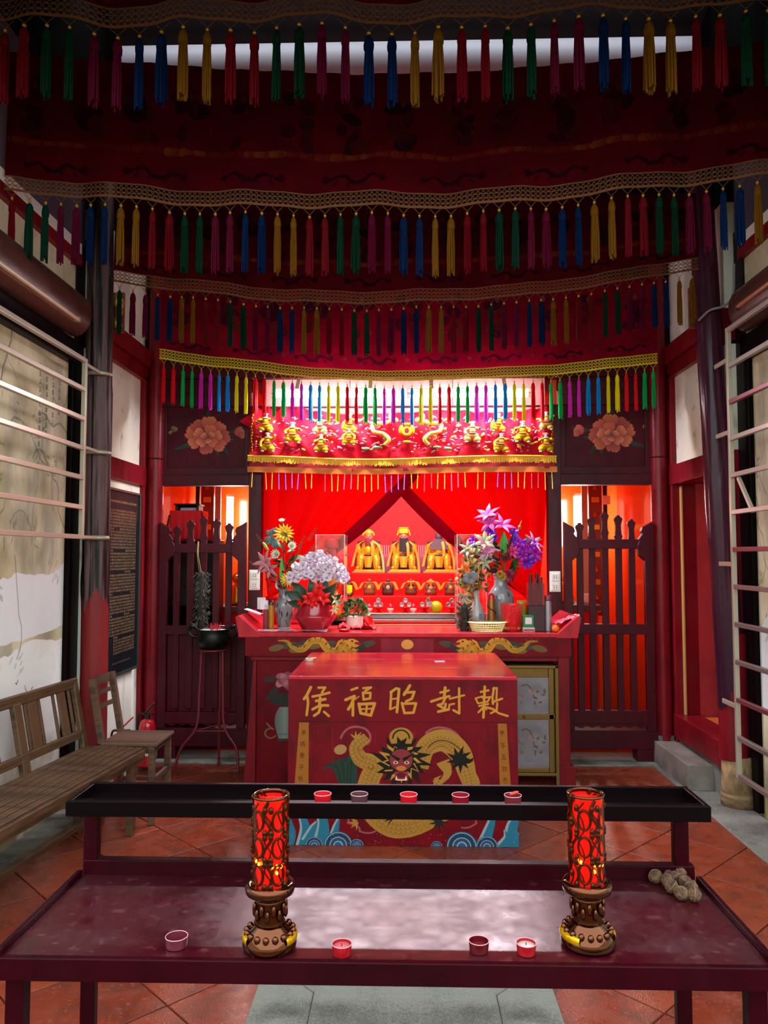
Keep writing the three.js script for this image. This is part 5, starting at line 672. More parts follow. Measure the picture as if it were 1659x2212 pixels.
{
  const X = 0.50, Z = -5.36, t = thing('slender_vase', 'slender grey vase of withered flowers beside the yellow basket', 'vase', [X, 0.99, Z]); part(t, 'body', lathe([[0, 0], [0.035, 0], [0.055, 0.06], [0.056, 0.1], [0.04, 0.15], [0.022, 0.19], [0.018, 0.24], [0.026, 0.265], [0.022, 0.265], [0.014, 0.24], [0.016, 0.19], [0, 0.04]], 36), M('#a8a0a0', 0.2, { clearcoat: 0.5 })); part(t, 'blue_mark', B(0.01, 0.03, 0.07, 0.11, 0.05, 0.056, 0.002), M('#5a6478', 0.4));
  const b = thing('withered_bouquet', 'withered yellowish flowers drooping from the slender vase', 'bouquet', [X, 1.24, Z]); stems(b, [0, -0.08, 0], [[-0.07, 0.3, 0.02], [-0.02, 0.34, 0.03], [0.06, 0.25, 0.03], [-0.1, 0.16, 0.02], [0.09, 0.18, 0.02], [0.0, 0.2, 0.04], [-0.09, 0.05, 0.04]], 0.004, M('#6a5a34', 0.7));
  const W = [[], [], [], []]; for (let k = 0; k < 150; k++) { const a = hash(k, 91) * 6.28, x = -0.02 + (hash(k, 92) - 0.5) * 0.22, y = 0.02 + hash(k, 93) * 0.3 - (x < -0.06 ? 0.12 * hash(k, 96) : 0); W[k % 4].push(aim(leafGeo(0.05, 0.024, 0.6), [x, y, 0.01 + 0.06 * hash(k, 94)], [Math.cos(a), hash(k, 95) - 0.75, Math.sin(a) * 0.5 + 0.4], a, rr(0.7, 1.3))); } part(b, 'withered_leaf', W[0], M('#8a8a50', 0.7)); part(b, 'withered_leaf', W[1], M('#5a6a34', 0.7)); part(b, 'withered_petal', W[2], M('#c0a050', 0.7)); part(b, 'withered_leaf', W[3], M('#4a4428', 0.7));
  addBlooms(b, 'orange_flower', gladG, M('#f07020', 0.55), [[-0.075, 0.17, 0.06, -0.4, 0, 1, 0.8], [-0.11, 0.14, 0.04, -0.7, 0, 0.7, 0.7]]); addBlooms(b, 'white_flower', lilyG, M('#aab09a', 0.6), [[-0.06, 0.3, 0.04, -0.4, 0.4, 1, 0.9], [0.05, 0.21, 0.06, 0.3, 0, 1, 0.8], [-0.09, -0.03, 0.07, -0.6, -0.4, 0.8, 0.9]]); addBlooms(b, 'grey_rose', roundG, M('#7a848c', 0.6), [[-0.05, 0.11, 0.08, -0.2, 0, 1, 2.0]]);
}
{ const t = thing('dried_plant', 'small dark dried plant at the left of the basket', 'plant', [0.405, 0.99, -5.24]); const a = [], b = []; for (let k = 0; k < 110; k++) { const h = hash(k, 101), an = k * 2.4, r = 0.028 * (1 - 0.35 * h); (k % 2 ? a : b).push(aim(leafGeo(0.045, 0.012, -0.1), [Math.cos(an) * r, h * 0.17, Math.sin(an) * r], [Math.cos(an) * 0.9, 0.7, Math.sin(an) * 0.9], an)); } part(t, 'leaf', a, M('#6a6a58', 0.7)); part(t, 'leaf', b, M('#383428', 0.7)); part(t, 'core', lathe([[0, 0], [0.03, 0], [0.032, 0.1], [0.02, 0.17], [0, 0.19]], 16), M('#2a2420', 0.8)); }
{ // cream plastic basket with open sides
  const t = thing('plastic_basket', 'cream plastic basket with a grid of square holes', 'basket', [0.555, 0.992, -5.20]), m = M('#e6dc98', 0.4), rx0 = 0.1, rx1 = 0.125, g = [], n = 40, pt = (a, v) => { const k = lerp(rx0, rx1, v); return [Math.cos(a) * k, v * 0.062, Math.sin(a) * k * 0.55]; };
  for (let k = 0; k < n; k++) g.push(bar(pt(k / n * 6.283, 0), pt(k / n * 6.283, 0.9), 0.0022, 4)); for (const v of [0.02, 0.25, 0.48, 0.7, 0.9]) g.push(new THREE.TorusGeometry(1, 0.02, 4, 48).rotateX(PI / 2).scale(lerp(rx0, rx1, v), 0.12, lerp(rx0, rx1, v) * 0.55).translate(0, v * 0.062, 0)); part(t, 'grid_side', g, m); part(t, 'rim', sheet(64, 2, (u, v) => { const a = u * 6.2832, k = lerp(rx1 - 0.006, rx1 + 0.014, v); return [Math.cos(a) * k, 0.06 + 0.006 * (1 - v), Math.sin(a) * (k * 0.55 + 0.003)]; }), m); part(t, 'bottom', lathe([[0, 0.003], [rx0, 0.003], [rx0, 0], [0, 0]], 32).scale(1, 1, 0.55), m); }
{ const t = thing('dragon_candle', 'gold and red candle with a dragon relief before the big vase', 'candle', [0.595, 0.99, -5.30]); part(t, 'body', lathe([[0, 0], [0.024, 0], [0.025, 0.01], [0.025, 0.21], [0, 0.21]], 28), M('#8c5a18', 0.3, { metalness: 0.4 })); part(t, 'dome', lathe([[0.023, 0.21], [0.022, 0.235], [0.012, 0.247], [0, 0.25]], 24), mRedPlastic); part(t, 'relief', [tube(Array.from({ length: 14 }, (_, k) => [Math.cos(k * 0.9) * 0.026, 0.02 + k * 0.0135, Math.sin(k * 0.9) * 0.026]), 0.005, 60, 6)], M('#4a1a10', 0.4)); }
{ const t = thing('red_bag', 'clear plastic tub of red packets on the altar right', 'tub', [0.725, 0.99, -5.24]), m = M('#e83038', 0.15, { transparent: true, opacity: 0.55 }); part(t, 'tub', lathe([[0, 0.002], [0.065, 0.002], [0.085, 0.17], [0.088, 0.18]], 6), m); const g = []; for (let k = 0; k < 22; k++) g.push(B(-0.03, 0.03, -0.003, 0.003, -0.02, 0.02, 0.001).rotateX(rr(-1, 1)).rotateZ(rr(-1.5, 1.5)).translate(rr(-0.04, 0.04), 0.03 + k * 0.006, rr(-0.03, 0.03))); part(t, 'packet', g, M('#d81420', 0.5)); part(t, 'food', [0, 1, 2, 3, 4].map((k) => ell(0.018, 0.014, 0.018, -0.05 + k * 0.022, 0.02, 0.035, 10)), M('#b05a30', 0.6)); }
{ const t = thing('payment_sign', 'small green stand with a white square on the altar', 'sign', [0.828, 0.99, -5.19]); part(t, 'board', B(-0.036, 0.036, 0.03, 0.11, -0.006, 0.006), M('#0f7a4a', 0.35)); part(t, 'white_square', B(-0.022, 0.022, 0.05, 0.094, 0.006, 0.008, 0.001), M('#e8d8dc', 0.4)); part(t, 'foot', B(-0.04, 0.04, 0, 0.03, -0.02, 0.02), M('#b8c0b8', 0.4)); part(t, 'foot_band', B(-0.036, 0.036, 0.006, 0.018, 0.02, 0.021, 0), mRedPlastic); }
{ const t = thing('incense_holder', 'tall dark red holder packed with incense tubes near right end', 'holder', [0.885, 0.99, -5.25]), m = M('#5a1420', 0.3); part(t, 'lower_box', B(-0.055, 0.055, 0, 0.17, -0.05, 0.05, 0.004), M('#3a0a14', 0.4)); part(t, 'clear_box', B(-0.055, 0.055, 0.17, 0.32, -0.05, 0.05, 0.003), M('#6a2430', 0.15, { transparent: true, opacity: 0.6 })); for (const [x, z, h, c] of [[-0.03, 0, 0.38, '#4a0f1a'], [0.0, 0.02, 0.35, '#6a1420'], [0.012, -0.01, 0.385, '#3c0c18'], [0.036, 0.01, 0.36, '#58202a']]) part(t, 'incense_packet', cyl(0.012, 0.012, h - 0.17, x, 0.17, z, 12), M(c, 0.4)); }
{ const t = thing('silver_cylinder', 'tall silver cylinder standing right of the incense holder', 'cylinder', [0.965, 0.99, -5.22]); part(t, 'body', lathe([[0, 0], [0.022, 0], [0.024, 0.004], [0.024, 0.2], [0.02, 0.206], [0, 0.206]], 24), M('#a09aa0', 0.3, { metalness: 0.6 })); part(t, 'cap', lathe([[0.025, 0.206], [0.025, 0.235], [0.02, 0.24], [0, 0.24]], 24), M('#7a2a38', 0.3)); part(t, 'stick', cyl(0.003, 0.003, 0.1, 0, 0.23, 0, 8), M('#7a1420', 0.5)); }
{ const t = thing('orange_fruit', 'orange lying beside the right upturned end', 'fruit', [1.0, 0.99, -5.15]); part(t, 'fruit', ell(0.026, 0.025, 0.026, 0, 0.025, 0, 20), M('#e8701a', 0.45, { bumpMap: fineBump, bumpScale: 0.001 })); part(t, 'calyx', cyl(0.005, 0.003, 0.004, 0, 0.048, 0, 8), M('#4a5a20', 0.7)); }
single('gift_paper', 'crumpled pink and red wrapper on the right upturned end', 'paper', thicken(sheet(20, 14, (u, v) => [(u - 0.5) * 0.16, 0.06 * u + 0.03 * fbm(u * 9, v * 9), (v - 0.5) * 0.12]), 0.002), M('#e06a80', 0.4), [1.08, 1.03, -5.2]);
{ const t = thing('green_packet', 'bright green and yellow packet behind the green stand', 'packet', [0.80, 0.99, -5.31]); part(t, 'bag', lathe([[0, 0], [0.03, 0.01], [0.034, 0.08], [0.03, 0.15], [0.012, 0.19], [0, 0.19]], 12).scale(1, 1, 0.5), M('#a8b820', 0.4)); part(t, 'crimp', B(-0.03, 0.03, 0.18, 0.2, -0.002, 0.002, 0.001), M('#8a9a28', 0.4)); }
single('power_cable', 'thin orange cable lying across the altar behind the pots', 'cable', tube([[-0.3, 0, 0.04], [-0.1, 0, 0], [0.1, 0.001, 0.005], [0.3, 0, -0.01], [0.38, 0, 0.02]], 0.004, 40, 6), M('#e07a30', 0.5), [0.03, 0.995, -5.62]);
single('power_strip', 'small grey adapter at the end of the cable', 'adapter', [B(-0.03, 0.03, 0, 0.045, -0.02, 0.02), B(-0.015, 0.015, 0.01, 0.035, 0.02, 0.024, 0.001)], M('#8a7a70', 0.5), [0.39, 0.99, -5.4]);
// ---------------------------------------------------------------- embroidered banners hung across the hall, with net fringes and silk tassels
function bannerCanvas(W, H, kind) {                             // embroidery on red cloth; H runs top (0) to bottom
  const c = pixelCanvas(W, H, (i, j) => { const n = fbm(i / 90, j / 60, 4), w = hash(i >> 1, j) * 0.14; return mix3([160, 3, 38], [112, 2, 32], clamp(n * 1.1 - 0.1 + w, 0, 1)); }), x = c.getContext('2d');
  const drag = (cx, cy, s, flip, col, sc = 1) => { x.save(); x.translate(cx, cy); x.scale(flip * s, s); const b = taper(x, [[-52, 2], [-36, -6], [-18, 6], [0, 8], [18, -6], [34, -2], [48, 4]], (u) => 3 + 6 * Math.sin(u * PI), 0, col); flames(x, 52, 2, 6, 13, 7, col); flames(x, -56, 2, 4, 11, 6, col); for (const q of [-26, 2, 28]) for (let k = 0; k < 3; k++) taper(x, [[q, 4], [q + 6 + k * 2, 12], [q + 4 + k * 4, 17]], 2.4, 0.8, col); x.restore(); };
  // row of embroidered figures over the upper two thirds
  const nF = kind === 'low' ? 11 : 15;
  for (let k = 0; k < nF; k++) { const cx = (k + 0.5) * W / nF, cy = H * 0.42, s = W / nF * 0.42; const cols = ['#6a0a24', '#560c28', '#74201c', '#480e28', '#5e141e'];
    for (let m = 0; m < 7; m++) { x.fillStyle = cols[(m + k) % 5]; x.beginPath(); x.ellipse(cx + (hash(k, m + 1) - 0.5) * s, cy + (hash(m, k + 1) - 0.5) * H * 0.42, s * (0.2 + 0.25 * hash(k, m + 9)), H * (0.05 + 0.06 * hash(m, k)), hash(k, m) * 3, 0, 7); x.fill(); }
    x.strokeStyle = 'rgba(176,84,40,.7)'; x.lineWidth = 2; for (let m = 0; m < 5; m++) { x.beginPath(); x.arc(cx + (hash(k, m + 30) - 0.5) * s * 1.4, cy + (hash(m, k + 30) - 0.5) * H * 0.4, s * 0.2, hash(k, m) * 6, hash(k, m) * 6 + 2.4); x.stroke(); }
    x.fillStyle = '#8c3c38'; x.beginPath(); x.ellipse(cx, cy - H * 0.17, s * 0.11, H * 0.035, 0, 0, 7); x.fill(); }
  // gold ribbon of overlapping scales, stitched line, band of little dragons
  if (kind !== 'low') for (let k = 0; k < W / 13; k++) { const px = k * 13, py = H * (0.70 + 0.01 * Math.sin(k * 0.3)); x.fillStyle = ['#c06a24', '#a8541a', '#d07c30'][k % 3]; x.globalAlpha = 0.65 * hash(k >> 3, 77) + 0.25; x.beginPath(); x.ellipse(px, py, 9, H * (0.022 + 0.018 * hash(k >> 2, 4)), 0.4, 0, 7); x.fill(); x.globalAlpha = 1; }
  x.strokeStyle = 'rgba(150,80,30,.8)'; x.lineWidth = 2; x.setLineDash([3, 3]); x.beginPath(); x.moveTo(0, H * 0.775); x.lineTo(W, H * 0.775); x.stroke(); x.setLineDash([]);
  const nd = 8; for (let k = 0; k < nd; k++) drag((k + 0.5) * W / nd, H * 0.885, W / nd / 190, k % 2 ? -1 : 1, kind === 'low' ? '#4a0e22' : '#4c0c1e'); for (let k = 0; k < nd; k++) { x.fillStyle = 'rgba(120,60,40,.7)'; x.beginPath(); x.arc(k * W / nd, H * 0.885, H * 0.022, 0, 7); x.fill(); }
  return c;
}
const strandG = [0, 1, 2].map((k) => { const g = []; for (let i = 0; i < 19; i++) { const a = i * 2.4 + k, r = 0.0135 * Math.sqrt(i / 18), len = 0.245 + (hash(i, k + 3) - 0.5) * 0.03, dx = (hash(i, k + 9) - 0.5) * 0.006; const q = new THREE.CylinderGeometry(0.0036, 0.003, len, 4, 2, true), p = q.attributes.position; for (let m = 0; m < p.count; m++) { const v = 0.5 - p.getY(m) / len; p.setX(m, p.getX(m) + Math.cos(a) * r * (0.62 + 0.38 * Math.min(1, v * 4)) + dx * v * v); p.setZ(m, p.getZ(m) + Math.sin(a) * r * (0.62 + 0.38 * Math.min(1, v * 4))); } q.translate(0, -len / 2 - 0.014 - r * 0.4, 0); g.push(q); } g.push(lathe([[0.0, -0.004], [0.006, -0.008], [0.0115, -0.02], [0.0145, -0.04], [0.0135, -0.06]], 10)); return merge(g); });
strandG.forEach((g) => g.computeVertexNormals());
const beadG = merge([ell(0.006, 0.007, 0.006, 0, 0.004, 0, 8), cyl(0.0035, 0.0035, 0.012, 0, -0.008, 0, 8)]);
const silk = { gold: M('#6c420c', 0.7), red: M('#5e0610', 0.7), mag: M('#500622', 0.7), green: M('#05281a', 0.7), blue: M('#051a3e', 0.7), navy: M('#10183a', 0.6), lime: M('#e0d010', 0.6), lgreen: M('#08a048', 0.6), pink: M('#d028b0', 0.6), sky: M('#1484d0', 0.6), crim: M('#d8101e', 0.6) };
for (const k in silk) silk[k].specularIntensity = 0.12;
const mBead = M('#c89020', 0.3, { metalness: 0.6 });
function banner(o) {
  const t = thing('banner', o.label, 'banner', [0, 0, o.z]), W = o.x1 - o.x0, bot = (u) => o.bottom(u), top = (u) => o.top(u), zz = (u, v) => 0.012 * Math.sin(u * o.folds + v * 2) * (0.4 + v) + (o.belly || 0) * Math.sin(u * PI) + 0.006 * Math.sin(u * o.folds * 2.7 + 1);
  const g = sheet(160, 24, (u, v) => [o.x0 + u * W, lerp(top(u), bot(u) + o.net, v), zz(u, v)]);
  part(t, 'cloth', g, o.cloth);
  // knotted net: two cords and a lattice of crossing threads
  const L = [], n = Math.round(W / o.mesh), P = (k, v, dz = 0) => { const u = clamp(k / n, 0, 1); return [o.x0 + u * W, lerp(bot(u) + o.net, bot(u), v), zz(u, 1) + 0.001 + dz]; };
  const thread = (a, b, w) => { const d = [b[0] - a[0], b[1] - a[1]], l = Math.hypot(...d) || 1, nx = -d[1] / l * w, ny = d[0] / l * w; const q = new THREE.BufferGeometry(); q.setAttribute('position', new THREE.Float32BufferAttribute([a[0] - nx, a[1] - ny, a[2], b[0] - nx, b[1] - ny, b[2], b[0] + nx, b[1] + ny, b[2], a[0] - nx, a[1] - ny, a[2], b[0] + nx, b[1] + ny, b[2], a[0] + nx, a[1] + ny, a[2]], 3)); q.computeVertexNormals(); return q; };
  const rows = 3; for (let k = 0; k < n; k++) { L.push(thread(P(k, 0), P(k + 1, 0), 0.003)); for (const [v, w] of [[0.33, 0.0016], [0.62, 0.0016], [0.9, 0.0065]]) L.push(thread(P(k, v), P(k + 1, v), w)); for (let r = 0; r < rows; r++) { const a = r * 0.31, b = a + 0.31; L.push(thread(P(k, a), P(k + 1, b), 0.0016), thread(P(k + 1, a), P(k, b), 0.0016)); } }
  const nT = Math.round(W / o.pitch), order = o.order; const loops = [];
  for (let k = 0; k < nT; k++) {
    const u = (k + 0.5) / nT, x = o.x0 + u * W, y = bot(u), z = zz(u, 1), h = 0.028; const du = 0.36 * o.pitch;
    loops.push(thread([x - du, y + 0.002, z], [x, y - h, z], 0.0013), thread([x + du, y + 0.002, z], [x, y - h, z], 0.0013), thread([x, y - h, z], [x, y - h - 0.012, z], 0.0015));
    const col = order[(k + o.shift) % order.length], q = part(t, 'tassel', strandG[k % 3], silk[col]); q.position.set(x, y - h - 0.014, z); q.rotation.y = k * 1.3; q.scale.setScalar(o.tassel / 0.262); const sq = [0.9, 1.1, 1][k % 3]; q.scale.x *= sq * o.fat; q.scale.z *= sq * o.fat;
    const b = part(q, 'bead', beadG, mBead);
  }
  const net = part(t, 'net_fringe', L.concat(loops), o.netMat, o.netLabel); net.userData.kind = 'stuff';
  return t;
}
const mNetDark = M('#6e3c10', 0.7), mNetYellow = M('#e0c010', 0.55);
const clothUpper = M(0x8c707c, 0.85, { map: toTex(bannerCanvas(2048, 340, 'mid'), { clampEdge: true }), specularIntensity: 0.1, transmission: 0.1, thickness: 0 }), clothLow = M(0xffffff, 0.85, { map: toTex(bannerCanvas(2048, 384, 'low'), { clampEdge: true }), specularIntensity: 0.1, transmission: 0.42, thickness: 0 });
const OD = ['gold', 'gold', 'red', 'red', 'green', 'green', 'mag', 'mag', 'blue', 'blue'];
const wob = (u, a, f, p = 0) => a * Math.sin(u * f + p) + a * 0.5 * Math.sin(u * f * 2.3 + p + 1);
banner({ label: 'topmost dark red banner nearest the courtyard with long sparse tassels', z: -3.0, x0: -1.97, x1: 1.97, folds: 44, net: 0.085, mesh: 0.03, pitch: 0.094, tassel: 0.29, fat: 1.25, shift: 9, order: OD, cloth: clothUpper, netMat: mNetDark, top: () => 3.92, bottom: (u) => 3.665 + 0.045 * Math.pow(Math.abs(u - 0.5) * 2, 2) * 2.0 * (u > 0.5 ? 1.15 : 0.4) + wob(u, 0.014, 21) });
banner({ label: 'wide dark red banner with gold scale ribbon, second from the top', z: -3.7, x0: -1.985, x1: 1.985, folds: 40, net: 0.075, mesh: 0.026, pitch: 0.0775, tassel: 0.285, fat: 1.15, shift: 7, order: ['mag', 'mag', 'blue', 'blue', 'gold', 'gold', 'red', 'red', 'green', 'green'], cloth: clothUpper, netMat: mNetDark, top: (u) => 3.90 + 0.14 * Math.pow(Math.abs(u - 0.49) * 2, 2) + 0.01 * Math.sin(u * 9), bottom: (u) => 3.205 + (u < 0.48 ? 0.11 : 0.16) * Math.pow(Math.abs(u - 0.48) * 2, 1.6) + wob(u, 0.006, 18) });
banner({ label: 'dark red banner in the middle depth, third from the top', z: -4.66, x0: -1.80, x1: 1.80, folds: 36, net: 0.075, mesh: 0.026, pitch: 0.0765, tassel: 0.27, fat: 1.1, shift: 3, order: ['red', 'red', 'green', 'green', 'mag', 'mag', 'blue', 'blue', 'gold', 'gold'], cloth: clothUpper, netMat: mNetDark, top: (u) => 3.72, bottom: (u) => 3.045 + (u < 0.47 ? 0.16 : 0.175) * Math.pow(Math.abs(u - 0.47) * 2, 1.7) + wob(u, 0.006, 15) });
banner({ label: 'lowest red banner with bright yellow net and colourful tassels', z: -5.42, x0: -1.752, x1: 1.80, folds: 34, net: 0.072, mesh: 0.024, pitch: 0.0655, tassel: 0.262, fat: 0.95, shift: 1, order: ['lime', 'crim', 'crim', 'lgreen', 'lgreen', 'pink', 'pink', 'sky', 'sky', 'lime'], cloth: clothLow, netMat: mNetYellow, netLabel: 'bright yellow knotted net', top: (u) => 3.46 + 0.03 * Math.sin(u * PI), bottom: (u) => 2.735 + (u < 0.5 ? 0.155 : 0.13) * Math.pow(Math.abs(u - 0.52) * 2, 1.7) + wob(u, 0.006, 13) });
// ---------------------------------------------------------------- padded embroidered valance right above the altar
{
  const t = thing('altar_valance', 'bright red valance with padded gold figures and yellow fringe above altar', 'valance', [-0.02, 0, -5.67]), W = 1.125, mC = M('#b00420', 0.75, { specularIntensity: 0.3 }), mP = M('#a00420', 0.75);
  const sag = (u) => 0.01 * Math.cos(u * 8) - 0.012 * Math.sin(u * PI);
  part(t, 'cloth', sheet(140, 30, (u, v) => { const x = (u - 0.5) * 2 * W, gather = 1 - v; return [x, lerp(2.60 - 0.05 * Math.sin(u * PI) + 0.02 * Math.sin(u * 13), 2.215 + sag(u), v), 0.03 * v + 0.03 * gather * Math.sin(u * 75 + 8 * Math.sin(u * 7)) + 0.014 * Math.sin(u * 34 + v * 7 + 3 * Math.sin(u * 11)) + 0.008 * Math.sin(u * 90 - v * 12)]; }), mC);
  part(t, 'corner_flap', thicken(sheet(6, 6, (u, v) => [-W - 0.1 * (1 - Math.abs(v - 0.5) * 2) * (1 - u) + 0.02, 2.56 - v * 0.13, 0.02 + 0.02 * u]), 0.002), mC);
  part(t, 'lower_band', sheet(100, 4, (u, v) => [(u - 0.5) * 2 * W, 2.21 + sag(u) - v * 0.075, 0.022 + 0.008 * Math.sin(u * 40)]), mP);
  part(t, 'hanging_rod', [bar([-W, 2.6, 0], [W, 2.6, 0], 0.008), ...[-1, -0.35, 0.35, 1].map((k) => bar([k * W * 0.97, 2.6, 0], [k * W * 0.97, 2.835, 0], 0.003, 6))], mMaroon);
  const fr = []; for (let k = 0; k < 300; k++) { const u = (k + 0.5) / 300, x = (u - 0.5) * 2 * W * 1.008, h = 0.038 + 0.014 * hash(k, 5); fr.push(sheet(1, 2, (a, v) => [x + (a - 0.5) * 0.0062 + 0.004 * (hash(k, 6) - 0.5) * v, 2.222 + sag(u) - v * h, 0.046 + 0.004 * Math.sin(u * 60) + 0.004 * hash(k, 8)])); } const f = part(t, 'yellow_fringe', fr, M('#eab408', 0.55)); f.userData.kind = 'stuff'; part(t, 'fringe_braid', tube(Array.from({ length: 40 }, (_, k) => { const u = k / 39; return [(u - 0.5) * 2 * W * 1.008, 2.222 + sag(u), 0.05]; }), 0.006, 120, 5), M('#f0c81c', 0.5));
  part(t, 'gold_lace', sheet(120, 3, (u, v) => [(u - 0.5) * 2 * W * 1.012, 2.148 + sag(u) * 0.6 - v * 0.042, 0.034 + 0.006 * Math.sin(u * 70)]), M('#c86a14', 0.6));
  const cols = ['#e0a820', '#d8a020', '#7060c8', '#8a60b8', '#e0a830', '#c83a50', '#c8a030', '#d86a80'], tm = cols.map((c) => M(c, 0.6)), tg = merge([cyl(0.0042, 0.0032, 0.1, 0, -0.125, 0, 6), cyl(0.0026, 0.0026, 0.03, 0, -0.03, 0, 5), ell(0.0045, 0.006, 0.0045, 0, -0.026, 0, 6)]);
  for (let k = 0; k < 46; k++) { if (hash(k, 21) < 0.12) continue; const u = (k + 0.5) / 46, q = part(t, 'small_tassel', tg, tm[(k >> 1) % 8]); q.position.set((u - 0.5) * 2 * W * 1.0, 2.106 + sag(u) * 0.6, 0.036); q.rotation.z = (hash(k, 22) - 0.5) * 0.14; q.scale.y = 0.85 + 0.25 * hash(k, 23); }
  // padded riders and dragons sewn on
  const mY = M('#b0840a', 0.6, { specularIntensity: 0.3 }), mPale = M('#94867a', 0.7), mGr = M('#5a9a60', 0.6), mOr = M('#e07020', 0.6), zF = 0.055;
  const fig = (x, y, s, k) => {
    const h = (n) => hash(k, n) - 0.5, e = (a, b, c, dx, dy, dz = 0) => ell(a * s, b * s, c * s, x + dx * s, y + dy * s, zF + dz * s, 10), A = h(51), arm = (q, up) => tube([[x + q * 0.02 * s, y + 0.026 * s, zF + 0.012], [x + q * 0.05 * s, y + (0.012 + up * 0.02) * s, zF + 0.02], [x + q * (0.042 + 0.015 * Math.abs(up)) * s, y + (-0.004 + up * 0.05) * s, zF + 0.026]], 0.0105 * s, 12, 7);
    part(t, 'embroidered_figure', [e(0.03, 0.03, 0.022, 0, 0.012, 0.006), e(0.05, 0.022, 0.02, A * 0.02, -0.026, 0.004), e(0.03, 0.024, 0.018, -0.03, -0.046, 0.004), e(0.03, 0.024, 0.018, 0.03, -0.05, 0.004), arm(-1, A * 2), arm(1, h(52) * 2)], k % 4 === 3 ? M('#b08a3a', 0.6) : mY);
    part(t, 'embroidered_head', [e(0.015, 0.017, 0.014, 0.002, 0.05, 0.012), e(0.021, 0.009, 0.014, 0.002, 0.066, 0.01)], k % 3 ? mPale : M('#c05a60', 0.6));
    part(t, 'embroidered_collar', e(0.026, 0.008, 0.012, 0, 0.034, 0.018), k % 2 ? mOr : mGr); part(t, 'embroidered_belt', e(0.03, 0.006, 0.01, 0, -0.01, 0.02), k % 2 ? M('#a01848', 0.6) : mOr); part(t, 'embroidered_shoe', e(0.013, 0.008, 0.012, -0.04, -0.07, 0.01), mPale); part(t, 'embroidered_shoe', e(0.013, 0.008, 0.012, 0.042, -0.072, 0.01), mPale);
  };
  const F = [[-1.0, 2.475, 0.95], [-0.985, 2.33, 0.95], [-0.80, 2.40, 1.05], [-0.6, 2.46, 0.95], [-0.59, 2.32, 0.9], [-0.38, 2.47, 0.9], [-0.385, 2.37, 0.85], [0.52, 2.40, 1.05], [0.71, 2.47, 0.9], [0.73, 2.32, 0.95], [0.885, 2.40, 1.05], [1.06, 2.48, 0.9], [1.055, 2.32, 0.95]]; F.forEach(([x, y, s], k) => fig(x, y, s, k));
  for (const s of [-1, 1]) { const X = (p) => 0.04 + s * p; part(t, 'embroidered_dragon', [tube([[X(0.10), 2.485, zF], [X(0.18), 2.465, zF + 0.02], [X(0.25), 2.455, zF + 0.02], [X(0.24), 2.405, zF + 0.025], [X(0.17), 2.385, zF + 0.02], [X(0.13), 2.345, zF + 0.02], [X(0.16), 2.31, zF]], 0.015, 60, 8), ell(0.03, 0.02, 0.02, X(0.09), 2.49, zF + 0.01)], M('#d8b840', 0.55)); for (const q of [ell(0.02, 0.03, 0.012, X(0.115), 2.515, zF), ell(0.028, 0.012, 0.012, X(0.15), 2.355, zF + 0.015), ell(0.034, 0.01, 0.012, X(0.22), 2.29, zF), ell(0.03, 0.012, 0.012, X(0.3), 2.28, zF)]) part(t, 'dragon_mane', q, mGr); }
  part(t, 'embroidered_pearl', [new THREE.TorusGeometry(0.026, 0.011, 8, 20).translate(0.04, 2.405, zF + 0.01), ell(0.02, 0.035, 0.014, 0.0, 2.42, zF), ell(0.02, 0.035, 0.014, 0.08, 2.42, zF), ell(0.04, 0.012, 0.012, 0.04, 2.46, zF), ell(0.03, 0.012, 0.012, 0.04, 2.33, zF)], mY);
  const bits = [[], [], []]; for (let k = 0; k < 420; k++) { const x = (hash(k, 31) - 0.5) * 2.16, y = 2.255 + hash(k, 32) * 0.26; bits[k % 3].push(ell(0.006 + 0.017 * hash(k, 33), 0.004 + 0.006 * hash(k, 34), 0.007, 0, 0, 0, 7).rotateZ((hash(k, 35) - 0.5) * 1.6).translate(x, y, 0.045)); } [[M('#d08a14', 0.6), 'gold_stitching'], [M('#7c6e70', 0.7), 'pale_stitching'], [M('#b02858', 0.6), 'pink_stitching']].forEach(([m, n], k) => { const q = part(t, n, bits[k], m); q.userData.kind = 'stuff'; });
  const gb = []; for (let k = 0; k < 14; k++) for (const s of [-1, 1]) gb.push(ell(0.007, 0.01, 0.006, s * (W - 0.02) + 0.012 * (hash(k, 41) - 0.5), 2.25 + k * 0.022, 0.04, 6)); part(t, 'gold_border', gb, mY);
}
